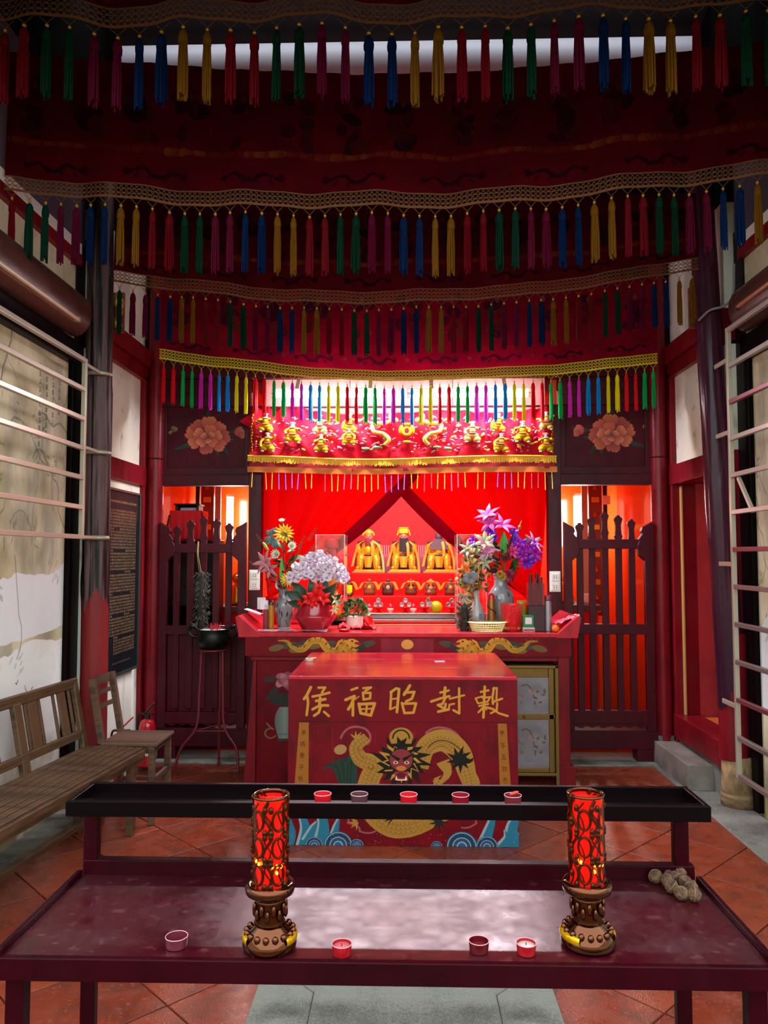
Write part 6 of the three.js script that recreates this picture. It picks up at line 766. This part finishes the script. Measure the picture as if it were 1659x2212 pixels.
// ---------------------------------------------------------------- grilles before the murals, plaque, lamp on the beam
const mRail = M('#b8ae9c', 0.35, { metalness: 0.35 });
{
  const l = thing('wall_grille', 'long pale metal grille of seven bars fixed before the left mural', 'grille', [-1.87, 0, -4.41]), y0 = 1.605, st = 0.172;
  for (let k = 0; k < 7; k++) part(l, 'rail', B(-0.013, 0.013, y0 + k * st - 0.013, y0 + k * st + 0.013, 0.013, 1.9, 0.003), mRail);
  part(l, 'upright', B(-0.013, 0.013, y0 - 0.013, y0 + 6 * st + 0.013, -0.013, 0.013, 0.003), mRail); for (const y of [y0, y0 + 3.05 * st, y0 + 5.9 * st]) part(l, 'clamp', [new THREE.TorusGeometry(0.085, 0.007, 4, 24, 2.4).rotateX(PI / 2).scale(1, 2, 1).rotateY(-0.2).translate(-0.03, y, -0.30), B(-0.008, 0.008, y - 0.01, y + 0.01, -0.24, 0)], mRail);
  const r = thing('wall_grille', 'tall pale metal grille of thirteen bars fixed before the right mural', 'grille', [1.88, 0, -4.45]), q0 = 0.262, sr = 0.2117; const lean = (y) => -0.0; 
  for (let k = 0; k < 13; k++) part(r, 'rail', B(-0.013, 0.013, q0 + k * sr - 0.013, q0 + k * sr + 0.013, 0.013, 1.9, 0.003), M(k % 4 === 2 ? '#8a4a52' : k > 6 ? '#b0a8a0' : '#8c7a76', 0.35, { metalness: 0.35 }));
  part(r, 'upright', B(-0.013, 0.013, q0 - 0.013, q0 + 12 * sr + 0.013, -0.013, 0.013, 0.003), mRail); part(r, 'brace', beamBox([0, q0 + 7.9 * sr, 0.09], [0, q0 + 6.95 * sr, 0.26], 0.02, 0.02), mRail);
  for (const k of [1.8, 5.6, 9.2, 11.2]) part(r, 'clamp', [B(-0.006, 0.006, q0 + k * sr - 0.014, q0 + k * sr + 0.014, -0.2, 0)], mRail);
}
{
  const c = canvas(512, 1024), x = c.getContext('2d'); x.fillStyle = '#14181c'; x.fillRect(0, 0, 512, 1024); const gold = 'rgba(176,138,84,.95)'; for (let k = 0; k < 24; k++) glyph(x, 44 + k * 18.5, 62, 15, k + 3, gold, 0.12);
  for (let r = 0; r < 47; r++) for (let k = 0; k < 20; k++) { if (r % 7 === 6 && hash(r, k >> 2) < 0.5) continue; if (r > 40 && k < 5) continue; glyph(x, 52 + k * 21.5, 112 + r * 17.2, 13, r * 20 + k, gold, 0.13); } for (let k = 0; k < 15; k++) glyph(x, 150 + k * 18, 960, 12, k + 900, 'rgba(150,120,76,.8)', 0.12);
  const t = thing('text_plaque', 'tall black plaque of gilt writing on the left wall', 'plaque', [-1.93, 0, -5.2]), pg = new THREE.BoxGeometry(0.63, 1.23, 0.02).rotateY(PI / 2).translate(0.0, 1.318, 0.0); part(t, 'panel', pg, M(0xffffff, 0.5, { map: toTex(c, { clampEdge: true }), specularIntensity: 0.25 }));
  part(t, 'frame', [B(-0.01, 0.022, 0.695, 0.712, -0.33, 0.33), B(-0.01, 0.022, 1.926, 1.943, -0.33, 0.33), B(-0.01, 0.022, 0.7, 1.94, -0.33, -0.314), B(-0.01, 0.022, 0.7, 1.94, 0.314, 0.33)], M('#2c3634', 0.4));
}
{ const t = thing('strip_lamp', 'unlit strip lamp fixed under the round beam on the left', 'lamp', [-1.865, 2.845, -3.68]); part(t, 'tube', new THREE.CylinderGeometry(0.013, 0.013, 1.2, 12).rotateX(PI / 2), M('#c8b098', 0.3)); part(t, 'batten', B(-0.035, -0.012, -0.015, 0.015, -0.62, 0.62), M('#8a5a40', 0.5)); part(t, 'end_cap', B(-0.03, 0.012, -0.014, 0.014, -0.62, -0.59), M('#a89888', 0.5)); part(t, 'end_cap', B(-0.03, 0.012, -0.014, 0.014, 0.59, 0.62), M('#a89888', 0.5)); }
{ const t = thing('strip_lamp', 'unlit strip lamp fixed under the round beam on the right', 'lamp', [1.885, 2.90, -3.72]); part(t, 'tube', new THREE.CylinderGeometry(0.013, 0.013, 1.2, 12).rotateX(PI / 2), M('#a06a48', 0.3)); part(t, 'batten', B(0.012, 0.035, -0.015, 0.015, -0.62, 0.62), M('#7a4a34', 0.5)); part(t, 'end_cap', B(-0.012, 0.03, -0.014, 0.014, -0.62, -0.59), M('#4a3028', 0.5)); part(t, 'end_cap', B(-0.012, 0.03, -0.014, 0.014, 0.59, 0.62), M('#4a3028', 0.5)); }
{ const t = thing('wire', 'pale wire looped across the right pillar up to the beam', 'wire', [0, 0, 0]); part(t, 'strand', tube([[1.80, 2.93, -4.68], [1.86, 2.985, -4.65], [1.93, 3.0, -4.62], [1.97, 3.04, -4.6], [1.99, 3.25, -4.6]], 0.008, 40, 6), M('#8a8088', 0.5)); part(t, 'clip', B(1.975, 1.995, 3.03, 3.06, -4.61, -4.58), M('#6a6068', 0.5)); }
for (const [s, lab] of [[-1, 'gilt carved bracket at the top of the left pillar'], [1, 'gilt carved bracket at the top of the right pillar']]) { const t = thing('carved_bracket', lab, 'bracket', [s < 0 ? -1.83 : 1.83, 3.02, -4.78]); part(t, 'carving', [ell(0.03, 0.05, 0.025, 0, 0.1, 0), ell(0.025, 0.04, 0.025, s * -0.02, 0.03, 0.01), ell(0.02, 0.04, 0.02, 0, -0.04, 0), tube([[0, 0.15, 0], [s * -0.04, 0.08, 0.01], [0.01, 0, 0.01], [s * -0.03, -0.07, 0]], 0.012, 30, 6)], M('#b08a2a', 0.4, { metalness: 0.5 })); part(t, 'dark_back', B(-0.04, 0.04, -0.1, 0.16, -0.04, -0.015), M('#7a3028', 0.5)); }
// ---------------------------------------------------------------- bench and chair on the left
{
  const t = thing('slatted_bench', 'long wooden bench with slatted seat and back along the left wall', 'bench', [-1.68, 0, -3.68], -0.115), L = 0.62, S = 0.44, m = mBenchWood, n = 7, D0 = -0.17, D1 = 0.17, back = 2.6;
  for (let k = 0; k < n; k++) { const w = (D1 - D0) / n; part(t, 'seat_slat', B(D0 + k * w + 0.004, D0 + (k + 1) * w - 0.004, S - 0.022, S, -L, L + 0.6, 0.003), m); }
  part(t, 'seat_rail', B(D1 - 0.012, D1 + 0.012, S - 0.07, S - 0.012, -L, L + 0.6), m); part(t, 'seat_rail', B(D0, D0 + 0.025, S - 0.07, S - 0.02, -L, L + 0.6), m); part(t, 'end_rail', B(D0, D1, S - 0.065, S - 0.02, -L, -L + 0.03), m);
  for (const z of [-L + 0.1, L + 0.5]) { part(t, 'leg', B(D1 - 0.04, D1, 0, S - 0.02, z - 0.022, z + 0.022), m); part(t, 'leg', B(D0, D0 + 0.04, 0, S - 0.02, z - 0.022, z + 0.022), m); part(t, 'cross_stretcher', B(D0, D1, 0.12, 0.15, z - 0.012, z + 0.012), m); } part(t, 'long_stretcher', B(-0.02, 0.02, 0.12, 0.15, -L + 0.1, L + 0.5), m);
  const bp = (y, z) => [D0 + 0.0 - (y - S) * 0.2, y, z]; part(t, 'back_post', beamBox(bp(0.4, -L + 0.02), bp(0.80, -L + 0.02), 0.03, 0.045, 0.008), m); part(t, 'back_post', beamBox(bp(0.4, L + 0.58), bp(0.80, L + 0.58), 0.03, 0.045, 0.008), m);
  part(t, 'top_rail', beamBox(bp(0.785, -L), bp(0.785, L + 0.6), 0.028, 0.055, 0.008), m); part(t, 'lower_rail', beamBox(bp(0.51, -L), bp(0.51, L + 0.6), 0.026, 0.045, 0.005), m); part(t, 'back_post', beamBox(bp(0.42, -0.06), bp(0.77, -0.06), 0.03, 0.06, 0.005), m);
  for (const [z, w] of [[-0.53, 0.018], [-0.455, 0.07], [-0.38, 0.018], [-0.25, 0.018], [-0.19, 0.075], [-0.13, 0.018], [0.12, 0.018], [0.2, 0.07], [0.28, 0.018], [0.45, 0.018], [0.53, 0.07], [0.61, 0.018], [0.8, 0.018], [0.88, 0.07], [0.96, 0.018]]) part(t, 'back_slat', beamBox(bp(0.53, z), bp(0.76, z), 0.012, w, 0.003), m);
}
{
  const t = thing('wooden_chair', 'small dark wooden chair with three back rails beside the bench', 'chair', [-1.545, 0, -4.485]), m = mOldWood, S = 0.45;
  part(t, 'seat', B(-0.16, 0.165, S - 0.02, S, -0.165, 0.165, 0.006), m);
  for (const z of [-0.145, 0.145]) { part(t, 'leg', B(0.115, 0.15, 0, S - 0.02, z - 0.017, z + 0.017), m); part(t, 'rear_post', [beamBox([-0.15, 0, z], [-0.15, S, z], 0.034, 0.034), beamBox([-0.15, S - 0.02, z], [-0.215, 0.80, z], 0.034, 0.034)], m); part(t, 'stretcher', B(-0.14, 0.13, 0.16, 0.185, z - 0.009, z + 0.009), m); }
  part(t, 'seat_rail', [B(-0.14, 0.13, S - 0.06, S - 0.02, -0.15, -0.13), B(-0.14, 0.13, S - 0.06, S - 0.02, 0.13, 0.15), B(0.12, 0.14, S - 0.06, S - 0.02, -0.14, 0.14)], m); part(t, 'stretcher', B(0.12, 0.14, 0.22, 0.25, -0.13, 0.13), m);
  for (const [y, h] of [[0.775, 0.05], [0.705, 0.022], [0.63, 0.025]]) { const x = -0.15 - (y - S) * 0.186; part(t, 'back_rail', sheet(10, 2, (u, v) => [x - 0.014 * Math.sin(u * PI), y + (0.5 - v) * h, -0.14 + 0.28 * u]).clone(), m); part(t, 'back_rail', sheet(10, 2, (u, v) => [x - 0.014 - 0.014 * Math.sin(u * PI), y + (0.5 - v) * h, -0.14 + 0.28 * u]), m); }
}
function extinguisher(p, turn, lab, handleM) { const t = thing('fire_extinguisher', lab, 'extinguisher', p, turn); part(t, 'cylinder', lathe([[0, 0], [0.055, 0], [0.058, 0.01], [0.058, 0.27], [0.045, 0.31], [0.02, 0.325], [0, 0.325]], 32), M('#c01820', 0.25, { clearcoat: 0.5 })); part(t, 'valve', [cyl(0.018, 0.016, 0.035, 0, 0.322, 0, 16), B(-0.01, 0.045, 0.35, 0.362, -0.01, 0.01)], mBlack); part(t, 'handle', [beamBox([-0.02, 0.362, 0], [0.06, 0.44, 0], 0.016, 0.01)], handleM); part(t, 'hose', tube([[-0.02, 0.35, 0], [-0.06, 0.36, 0.01], [-0.075, 0.28, 0.01], [-0.066, 0.15, 0.01]], 0.008, 24, 6), mBlack); part(t, 'label_band', lathe([[0.0585, 0.08], [0.0585, 0.2]], 32), M('#d8d0c8', 0.4)); return t; }
extinguisher([-1.835, 0, -5.05], 0.2, 'red fire extinguisher seen through the back of the wooden chair', M('#c8201c', 0.35)); extinguisher([-1.80, 0.03, -5.42], -0.3, 'red fire extinguisher with black handle behind the chair seat', M('#2a2c2c', 0.4));
// ---------------------------------------------------------------- incense burner on its tripod, dried herb bundle on the gate
{
  const t = thing('tripod_stand', 'thin dark red iron tripod stand holding the black incense bowl', 'stand', [-1.345, 0, -5.42]), m = M('#6a1420', 0.4);
  for (const [a, b] of [[-0.075, -0.245], [0.075, 0.2]]) part(t, 'leg', tube([[a, 0.84, 0.02], [a * 1.1, 0.55, 0.03], [a * 1.35, 0.3, 0.04], [a * 1.9 + (b - a) * 0.35, 0.16, 0.05], [b, 0.006, 0.06]], 0.0095, 30, 8), m); part(t, 'leg', tube([[0.04, 0.84, -0.06], [0.04, 0.5, -0.07], [0.03, 0.28, -0.09], [0.02, 0.006, -0.13]], 0.0095, 30, 8), m);
  part(t, 'ring', new THREE.TorusGeometry(0.09, 0.008, 8, 32).rotateX(PI / 2).translate(0, 0.835, 0), m); part(t, 'brace', [bar([-0.1, 0.28, 0.04], [0.03, 0.3, -0.09], 0.005), bar([0.03, 0.3, -0.09], [0.105, 0.28, 0.04], 0.005), bar([-0.1, 0.28, 0.04], [0.105, 0.28, 0.04], 0.005)], m);
  const b = thing('incense_bowl', 'black iron incense bowl with dragon handles full of red sticks', 'incense burner', [-1.345, 0.835, -5.42]), k = M('#0c1210', 0.4, { metalness: 0.4 });
  part(b, 'bowl', lathe([[0, 0], [0.07, 0.004], [0.105, 0.03], [0.118, 0.07], [0.11, 0.105], [0.108, 0.14], [0.118, 0.146], [0.106, 0.146], [0.098, 0.11], [0.1, 0.06], [0, 0.02]], 40), k); part(b, 'ash', lathe([[0, 0.138], [0.107, 0.136]], 32), M('#b8c4c0', 0.9));
  for (const s of [-1, 1]) part(b, 'handle', [tube([[s * 0.112, 0.09, 0], [s * 0.15, 0.10, 0.01], [s * 0.17, 0.135, 0.01], [s * 0.14, 0.165, 0.01], [s * 0.118, 0.15, 0]], 0.011, 24, 8), ell(0.022, 0.016, 0.016, s * 0.145, 0.165, 0.012), bar([s * 0.15, 0.17, 0], [s * 0.2, 0.16, 0.01], 0.005), bar([s * 0.13, 0.175, 0], [s * 0.16, 0.19, 0.01], 0.004)], k);
  const st = []; for (let i = 0; i < 34; i++) { const x = rr(-0.02, 0.055), z = rr(-0.04, 0.04), h = rr(0.02, 0.055); st.push(bar([x, 0.136, z], [x + rr(-0.006, 0.006), 0.138 + h, z + rr(-0.004, 0.004)], 0.0016, 4)); } part(b, 'incense_stick', st, M('#c01828', 0.6)).userData.kind = 'stuff';
  const h = thing('herb_bundle', 'dried dark herb bundle hanging by a string on the left gate', 'bundle', [-1.485, 0, -5.62]); part(h, 'string', tube([[-0.03, 1.6, -0.02], [-0.02, 1.5, 0.02], [-0.0, 1.37, 0.012]], 0.0028, 16, 5), M('#a08a5a', 0.7)); part(h, 'string', tube([[-0.035, 1.6, -0.02], [-0.028, 1.5, 0.02], [-0.012, 1.37, 0.012]], 0.0028, 16, 5), M('#a08a5a', 0.7));
  part(h, 'core', lathe([[0, 0.97], [0.022, 0.98], [0.034, 1.1], [0.038, 1.3], [0.026, 1.37], [0, 1.385]], 14), M('#2a261c', 0.8)); const lv = [[], []]; for (let i = 0; i < 260; i++) { const y = 0.98 + 0.4 * hash(i, 7), a = i * 2.4, r = 0.034; lv[i % 2].push(aim(leafGeo(0.05, 0.009, 0.3), [Math.cos(a) * r, y, Math.sin(a) * r], [Math.cos(a) * 0.7, i % 5 ? -0.8 : 0.5, Math.sin(a) * 0.7], a)); } part(h, 'dried_leaf', lv[0], M('#4a4434', 0.7)); part(h, 'dried_leaf', lv[1], M('#2c2a20', 0.7));
}
{ const t = thing('floor_step', 'long grey concrete step below the doorway on the right', 'step', [1.9, 0, -5.36]); part(t, 'block', B(-0.10, 0.13, 0.0, 0.165, -0.36, 0.33, 0.006), M(0xffffff, 0.85, { map: toTex(noisy(256, 256, '#8c8078', '#625a58', 6), { size: [0.8, 0.8] }), bumpMap: roughBump, bumpScale: 0.002 })); }
// ---------------------------------------------------------------- red table in the foreground with its raised tray shelf
{
  const t = thing('prayer_table', 'dark red prayer table with a raised tray shelf in the foreground', 'table', [-0.045, 0, -1.72]), H = 0.72, W = 0.742, zf = 0.19, zb = -0.19;
  const c = pixelCanvas(1024, 512, (i, j) => { const n = fbm(i / 120, j / 90, 5), g = fbm(i / 14, j / 10, 3); let o = mix3([58, 3, 16], [30, 3, 11], clamp((n - 0.35) * 2, 0, 1)); o = mix3(o, [120, 84, 88], clamp((g - 0.68) * 3, 0, 0.4)); return o; }), q = c.getContext('2d'); for (let k = 0; k < 60; k++) { q.strokeStyle = `rgba(190,160,160,${0.1 + 0.2 * hash(k, 2)})`; q.lineWidth = 1; q.beginPath(); const px = hash(k, 3) * 1024, py = hash(k, 4) * 512; q.moveTo(px, py); q.lineTo(px + (hash(k, 5) - 0.5) * 40, py + (hash(k, 6) - 0.5) * 30); q.stroke(); }
  const r = pixelCanvas(512, 256, (i, j) => { const v = 255 * clamp(0.31 + (fbm(i / 40, j / 30, 5) - 0.5) * 0.32 + (fbm(i / 6, j / 6, 2) - 0.5) * 0.12, 0.12, 0.9); return [v, v, v]; });
  const tm = M(0xffffff, 1, { map: toTex(c, { size: [1.6, 0.8] }), roughnessMap: toTex(r, { srgb: false, size: [1.5, 0.75] }), bumpMap: bumpTex(30, 0.7), bumpScale: 0.0003, specularIntensity: 1.0, ior: 1.75 });
  part(t, 'tabletop', B(-W, W, H - 0.03, H, zb, zf, 0.002), tm); part(t, 'apron', B(-W - 0.006, W + 0.006, H - 0.042, H + 0.002, zf, zf + 0.016, 0.003), mDarkTable);
  for (const s of [-1, 1]) part(t, 'edge_strip', B(s * W, s * (W + 0.014), H - 0.04, H + 0.012, zb, zf, 0.003), mDarkTable); part(t, 'back_rail', B(-W, W, H - 0.03, H + 0.034, zb - 0.03, zb, 0.003), mDarkTable);
  for (const x of [-0.728, 0.713]) part(t, 'post', B(x - 0.018, x + 0.018, 0, 0.90, zb - 0.03, zb - 0.005, 0.003), mDarkTable, 'upright post running from floor to tray'); for (const s of [-1, 1]) part(t, 'leg', B(s * (W - 0.02) - 0.018, s * (W - 0.02) + 0.018, 0, H - 0.03, zf - 0.045, zf - 0.01, 0.003), mDarkTable);
  const zs = -0.145, w1 = 0.737; part(t, 'tray_floor', B(-w1, w1, 0.90, 0.911, zs - 0.068, zs + 0.068, 0.002), mBlackWood); part(t, 'tray_front', B(-w1, w1, 0.898, 0.933, zs + 0.064, zs + 0.076, 0.002), mBlackWood); part(t, 'tray_back', B(-w1, w1, 0.898, 0.934, zs - 0.076, zs - 0.064, 0.002), mBlackWood); for (const s of [-1, 1]) part(t, 'tray_end', B(s * (w1 - 0.012), s * w1, 0.898, 0.933, zs - 0.068, zs + 0.068, 0.002), mBlackWood);
}
// candle lamps: translucent red column in gilt openwork on a gilt foot, small lights inside
const mAmber = M('#5c2a04', 0.1, { metalness: 0.95, clearcoat: 0.5 }), mGilt2 = M('#4c2408', 0.2, { metalness: 0.8 }), mFootGlint = M('#e0a400', 0.12, { metalness: 0.6 });
function candleLamp(x, z, turn, lab) {
  const t = thing('candle_lamp', lab, 'lamp', [x, 0.72, z], turn);
  part(t, 'foot', lathe([[0, 0], [0.05, 0], [0.054, 0.008], [0.053, 0.02], [0.044, 0.034], [0.03, 0.044], [0.03, 0.05], [0, 0.05]], 40), mAmber); part(t, 'stem', lathe([[0.03, 0.05], [0.028, 0.06], [0.029, 0.09], [0.033, 0.102], [0, 0.102]], 12), mGilt2); part(t, 'collar', lathe([[0.034, 0.1], [0.048, 0.108], [0.05, 0.118], [0.046, 0.126], [0.036, 0.126], [0.034, 0.116]], 40), mAmber);
  part(t, 'foot_glint', [0, PI].map((q) => new THREE.TorusGeometry(0.0495, 0.006, 8, 32, 1.5).rotateX(PI / 2).rotateY(q + 0.75).scale(1, 1.5, 1).translate(0, 0.024, 0)), mFootGlint, 'yellow arcs standing in for reflections on the foot');  // yellow arcs at both sides imitate bright reflections on the foot
  const bits = []; for (let k = 0; k < 16; k++) { const a = k / 16 * 6.283; bits.push(ell(0.007, 0.008, 0.006, Math.cos(a) * 0.046, 0.032, Math.sin(a) * 0.046, 8), ell(0.005, 0.012, 0.005, Math.cos(a) * 0.031, 0.07 + 0.01 * (k % 2), Math.sin(a) * 0.031, 8)); } part(t, 'relief', bits, mAmber);
  const core = new THREE.MeshPhysicalMaterial({ color: '#b80400', roughness: 0.35, transmission: 0.55, thickness: 0, emissive: 0xff0400, emissiveIntensity: 1.1, side: THREE.DoubleSide }); part(t, 'red_column', new THREE.CylinderGeometry(0.0325, 0.0325, 0.172, 40, 1, true).translate(0, 0.206, 0), core); part(t, 'red_top', lathe([[0, 0.278], [0.032, 0.286]], 32), M('#d81408', 0.3));
  const shell = glass({ color: 0xffc890, roughness: 0.03, specularIntensity: 0.6 }); part(t, 'clear_sleeve', new THREE.CylinderGeometry(0.0365, 0.0365, 0.178, 40, 1, true).translate(0, 0.208, 0), shell); part(t, 'rim', new THREE.TorusGeometry(0.035, 0.003, 8, 40).rotateX(PI / 2).translate(0, 0.297, 0), mAmber);
  const ow = [], R = 0.034, wrap = (pts, r, n = 40, k = 5, cl = false) => tube(pts.map(([a, y]) => [Math.sin(a) * R, y, Math.cos(a) * R]), r, n, k, cl);
  for (let c = 0; c < 8; c++) ow.push(wrap(Array.from({ length: 10 }, (_, i) => [c / 8 * 6.283 + 0.2 * Math.sin(i * 2.1 + c), 0.122 + i * 0.0185]), 0.0017, 50)); for (let c = 0; c < 5; c++) { const a = c / 5 * 6.283; ow.push(wrap(Array.from({ length: 12 }, (_, i) => [a + 0.28 * Math.sin(i * 1.15), 0.126 + i * 0.0152]), 0.0032, 60)); for (let m = 0; m < 3; m++) { const cy = 0.15 + m * 0.052 + (c % 2) * 0.018, ca = a + 0.63; ow.push(wrap(Array.from({ length: 12 }, (_, i) => [ca + 0.36 * Math.cos(i / 12 * 6.283), cy + 0.019 * Math.sin(i / 12 * 6.283)]), 0.003, 40, 5, true)); for (let q = 0; q < 4; q++) { const aa = ca + (q % 2 ? 0.45 : -0.45), yy = cy + (q < 2 ? 0.022 : -0.022); ow.push(ell(0.006, 0.0075, 0.004, Math.sin(aa) * R, yy, Math.cos(aa) * R, 7)); } } } part(t, 'openwork', ow, mGilt2);
  const led = new THREE.MeshStandardMaterial({ color: '#ffcc40', emissive: 0xffb020, emissiveIntensity: 60 }); const ls = [[0.25, 0.168], [0.55, 0.168], [0.25, 0.155], [0.55, 0.155], [0.85, 0.165], [-0.75, 0.176], [-0.55, 0.172]]; part(t, 'led', ls.map(([a, y]) => ell(0.0026, 0.0034, 0.0026, Math.sin(a - turn) * 0.034, y, Math.cos(a - turn) * 0.034, 8)), led, 'small amber lights glowing through the red column');
  const l = new THREE.PointLight(0xff3010, 0.05); l.position.set(0, 0.19, 0); l.castShadow = true; l.name = 'candle_light'; t.add(l); return t;
}
candleLamp(-0.269, -1.574, 0, 'left of two red and gold candle lamps on the table'); candleLamp(0.367, -1.60, 0.3, 'right of two red and gold candle lamps on the table');
// tea lights, cups and walnuts
function teaLight(p, lab, wax, shellC, r = 0.0195, name = 'tea_light', cat = 'candle', extra = 0) {
  const t = thing(name, lab, cat, p), m = M(shellC, 0.25, { transmission: 0.35, thickness: 0 }); part(t, 'cup', lathe([[0, 0.001], [r * 0.88, 0], [r * 0.92, 0.002], [r, 0.021], [r * 0.93, 0.021], [r * 0.86, 0.003]], 32), m); part(t, 'rim', new THREE.TorusGeometry(r * 0.985, 0.0008, 6, 36).rotateX(PI / 2).translate(0, 0.021, 0), M('#d8a0a8', 0.2));
  if (wax) { part(t, 'wax', lathe([[0, wax[1]], [r * 0.9, wax[1]], [r * 0.88, 0.002]], 28), M(wax[0], 0.4)); part(t, 'wick', cyl(0.0008, 0.0008, 0.005, 0, wax[1], 0, 6), mBlack); } return t;
}
teaLight([-0.455, 0.72, -1.569], 'empty clear reddish tea light cup at left of table', null, '#7a2c3c', 0.022); teaLight([-0.123, 0.72, -1.548], 'pink wax tea light beside the left candle lamp', ['#d06870', 0.016], '#b81020'); teaLight([0.146, 0.72, -1.567], 'dark red tea light cup nearly burnt out on table', ['#7a1020', 0.01], '#6a0814', 0.02); teaLight([0.238, 0.72, -1.561], 'white wax tea light left of the right lamp', ['#d8c0bc', 0.016], '#b81020');
[[-0.194, 'bright red candle cup at the left end of the tray', '#e01828', ['#d01020', 0.014]], [-0.107, 'empty dark clear candle cup second from left on tray', '#6a4048', null], [0.010, 'bright red candle cup in the middle of the tray', '#e01828', ['#d01020', 0.015]], [0.132, 'dull red candle cup fourth from left on tray', '#a01828', ['#801018', 0.012]], [0.255, 'candle cup with a red scrap on it, right end of tray', '#8a3038', ['#a01820', 0.01]]].forEach(([x, lab, c, w], k) => { const t = teaLight([x, 0.911, -1.855], lab, w, c, 0.0205, 'candle_cup', 'cup'); t.scale.y = 1.15; if (k === 4) part(t, 'red_scrap', ell(0.012, 0.003, 0.006, 0.01, 0.023, 0, 10).rotateZ(0.3), M('#e83020', 0.5)); });
{
  const m = M(0xffffff, 0.6, { map: toTex(noisy(128, 128, '#7c5c3e', '#452c1c', 10)), bumpMap: roughBump, bumpScale: 0.004 }), g = new THREE.SphereGeometry(0.0155, 20, 14), p = g.attributes.position; for (let i = 0; i < p.count; i++) { const v = V().fromBufferAttribute(p, i), k = 1 + 0.09 * (fbm(v.x * 300 + 9, v.y * 300 + v.z * 200, 3) - 0.5); p.setXYZ(i, v.x * k, v.y * k * 1.05, v.z * k); } g.computeVertexNormals();
  const seam = new THREE.TorusGeometry(0.0156, 0.0014, 6, 28), where = [[0.597, 0, -1.894, 'farthest left walnut beside the back rail'], [0.636, 0, -1.949, 'walnut touching the back rail by the post'], [0.633, 0, -1.922, 'walnut just in front of the back rail walnut'], [0.618, 0, -1.871, 'second walnut of the left row'], [0.641, 0, -1.887, 'walnut in the middle of the heap'], [0.662, 0, -1.914, 'walnut nearest the right post'], [0.616, 0, -1.838, 'large reddish walnut at the front of the left row'], [0.656, 0, -1.864, 'walnut against the right edge strip, upper one'], [0.660, 0, -1.837, 'walnut against the right edge strip, lower one'], [0.626, 0, -1.804, 'front left walnut of the heap on the open table'], [0.653, 0, -1.798, 'nearest walnut at the corner of the heap']];
  let proto = null; where.forEach(([x, dy, z, lab], k) => { const pos = [x, 0.736 + dy, z]; if (!proto) { proto = thing('walnut', lab, 'nut', pos, 0, 'walnuts heaped on the table corner'); part(proto, 'shell', g, m); part(proto, 'seam', seam, M('#7a5434', 0.6)); } else { const c = copy(proto, pos, k * 1.7, lab); c.rotation.x = hash(k, 3) * 2; } });
}
renderer.render(scene, camera);
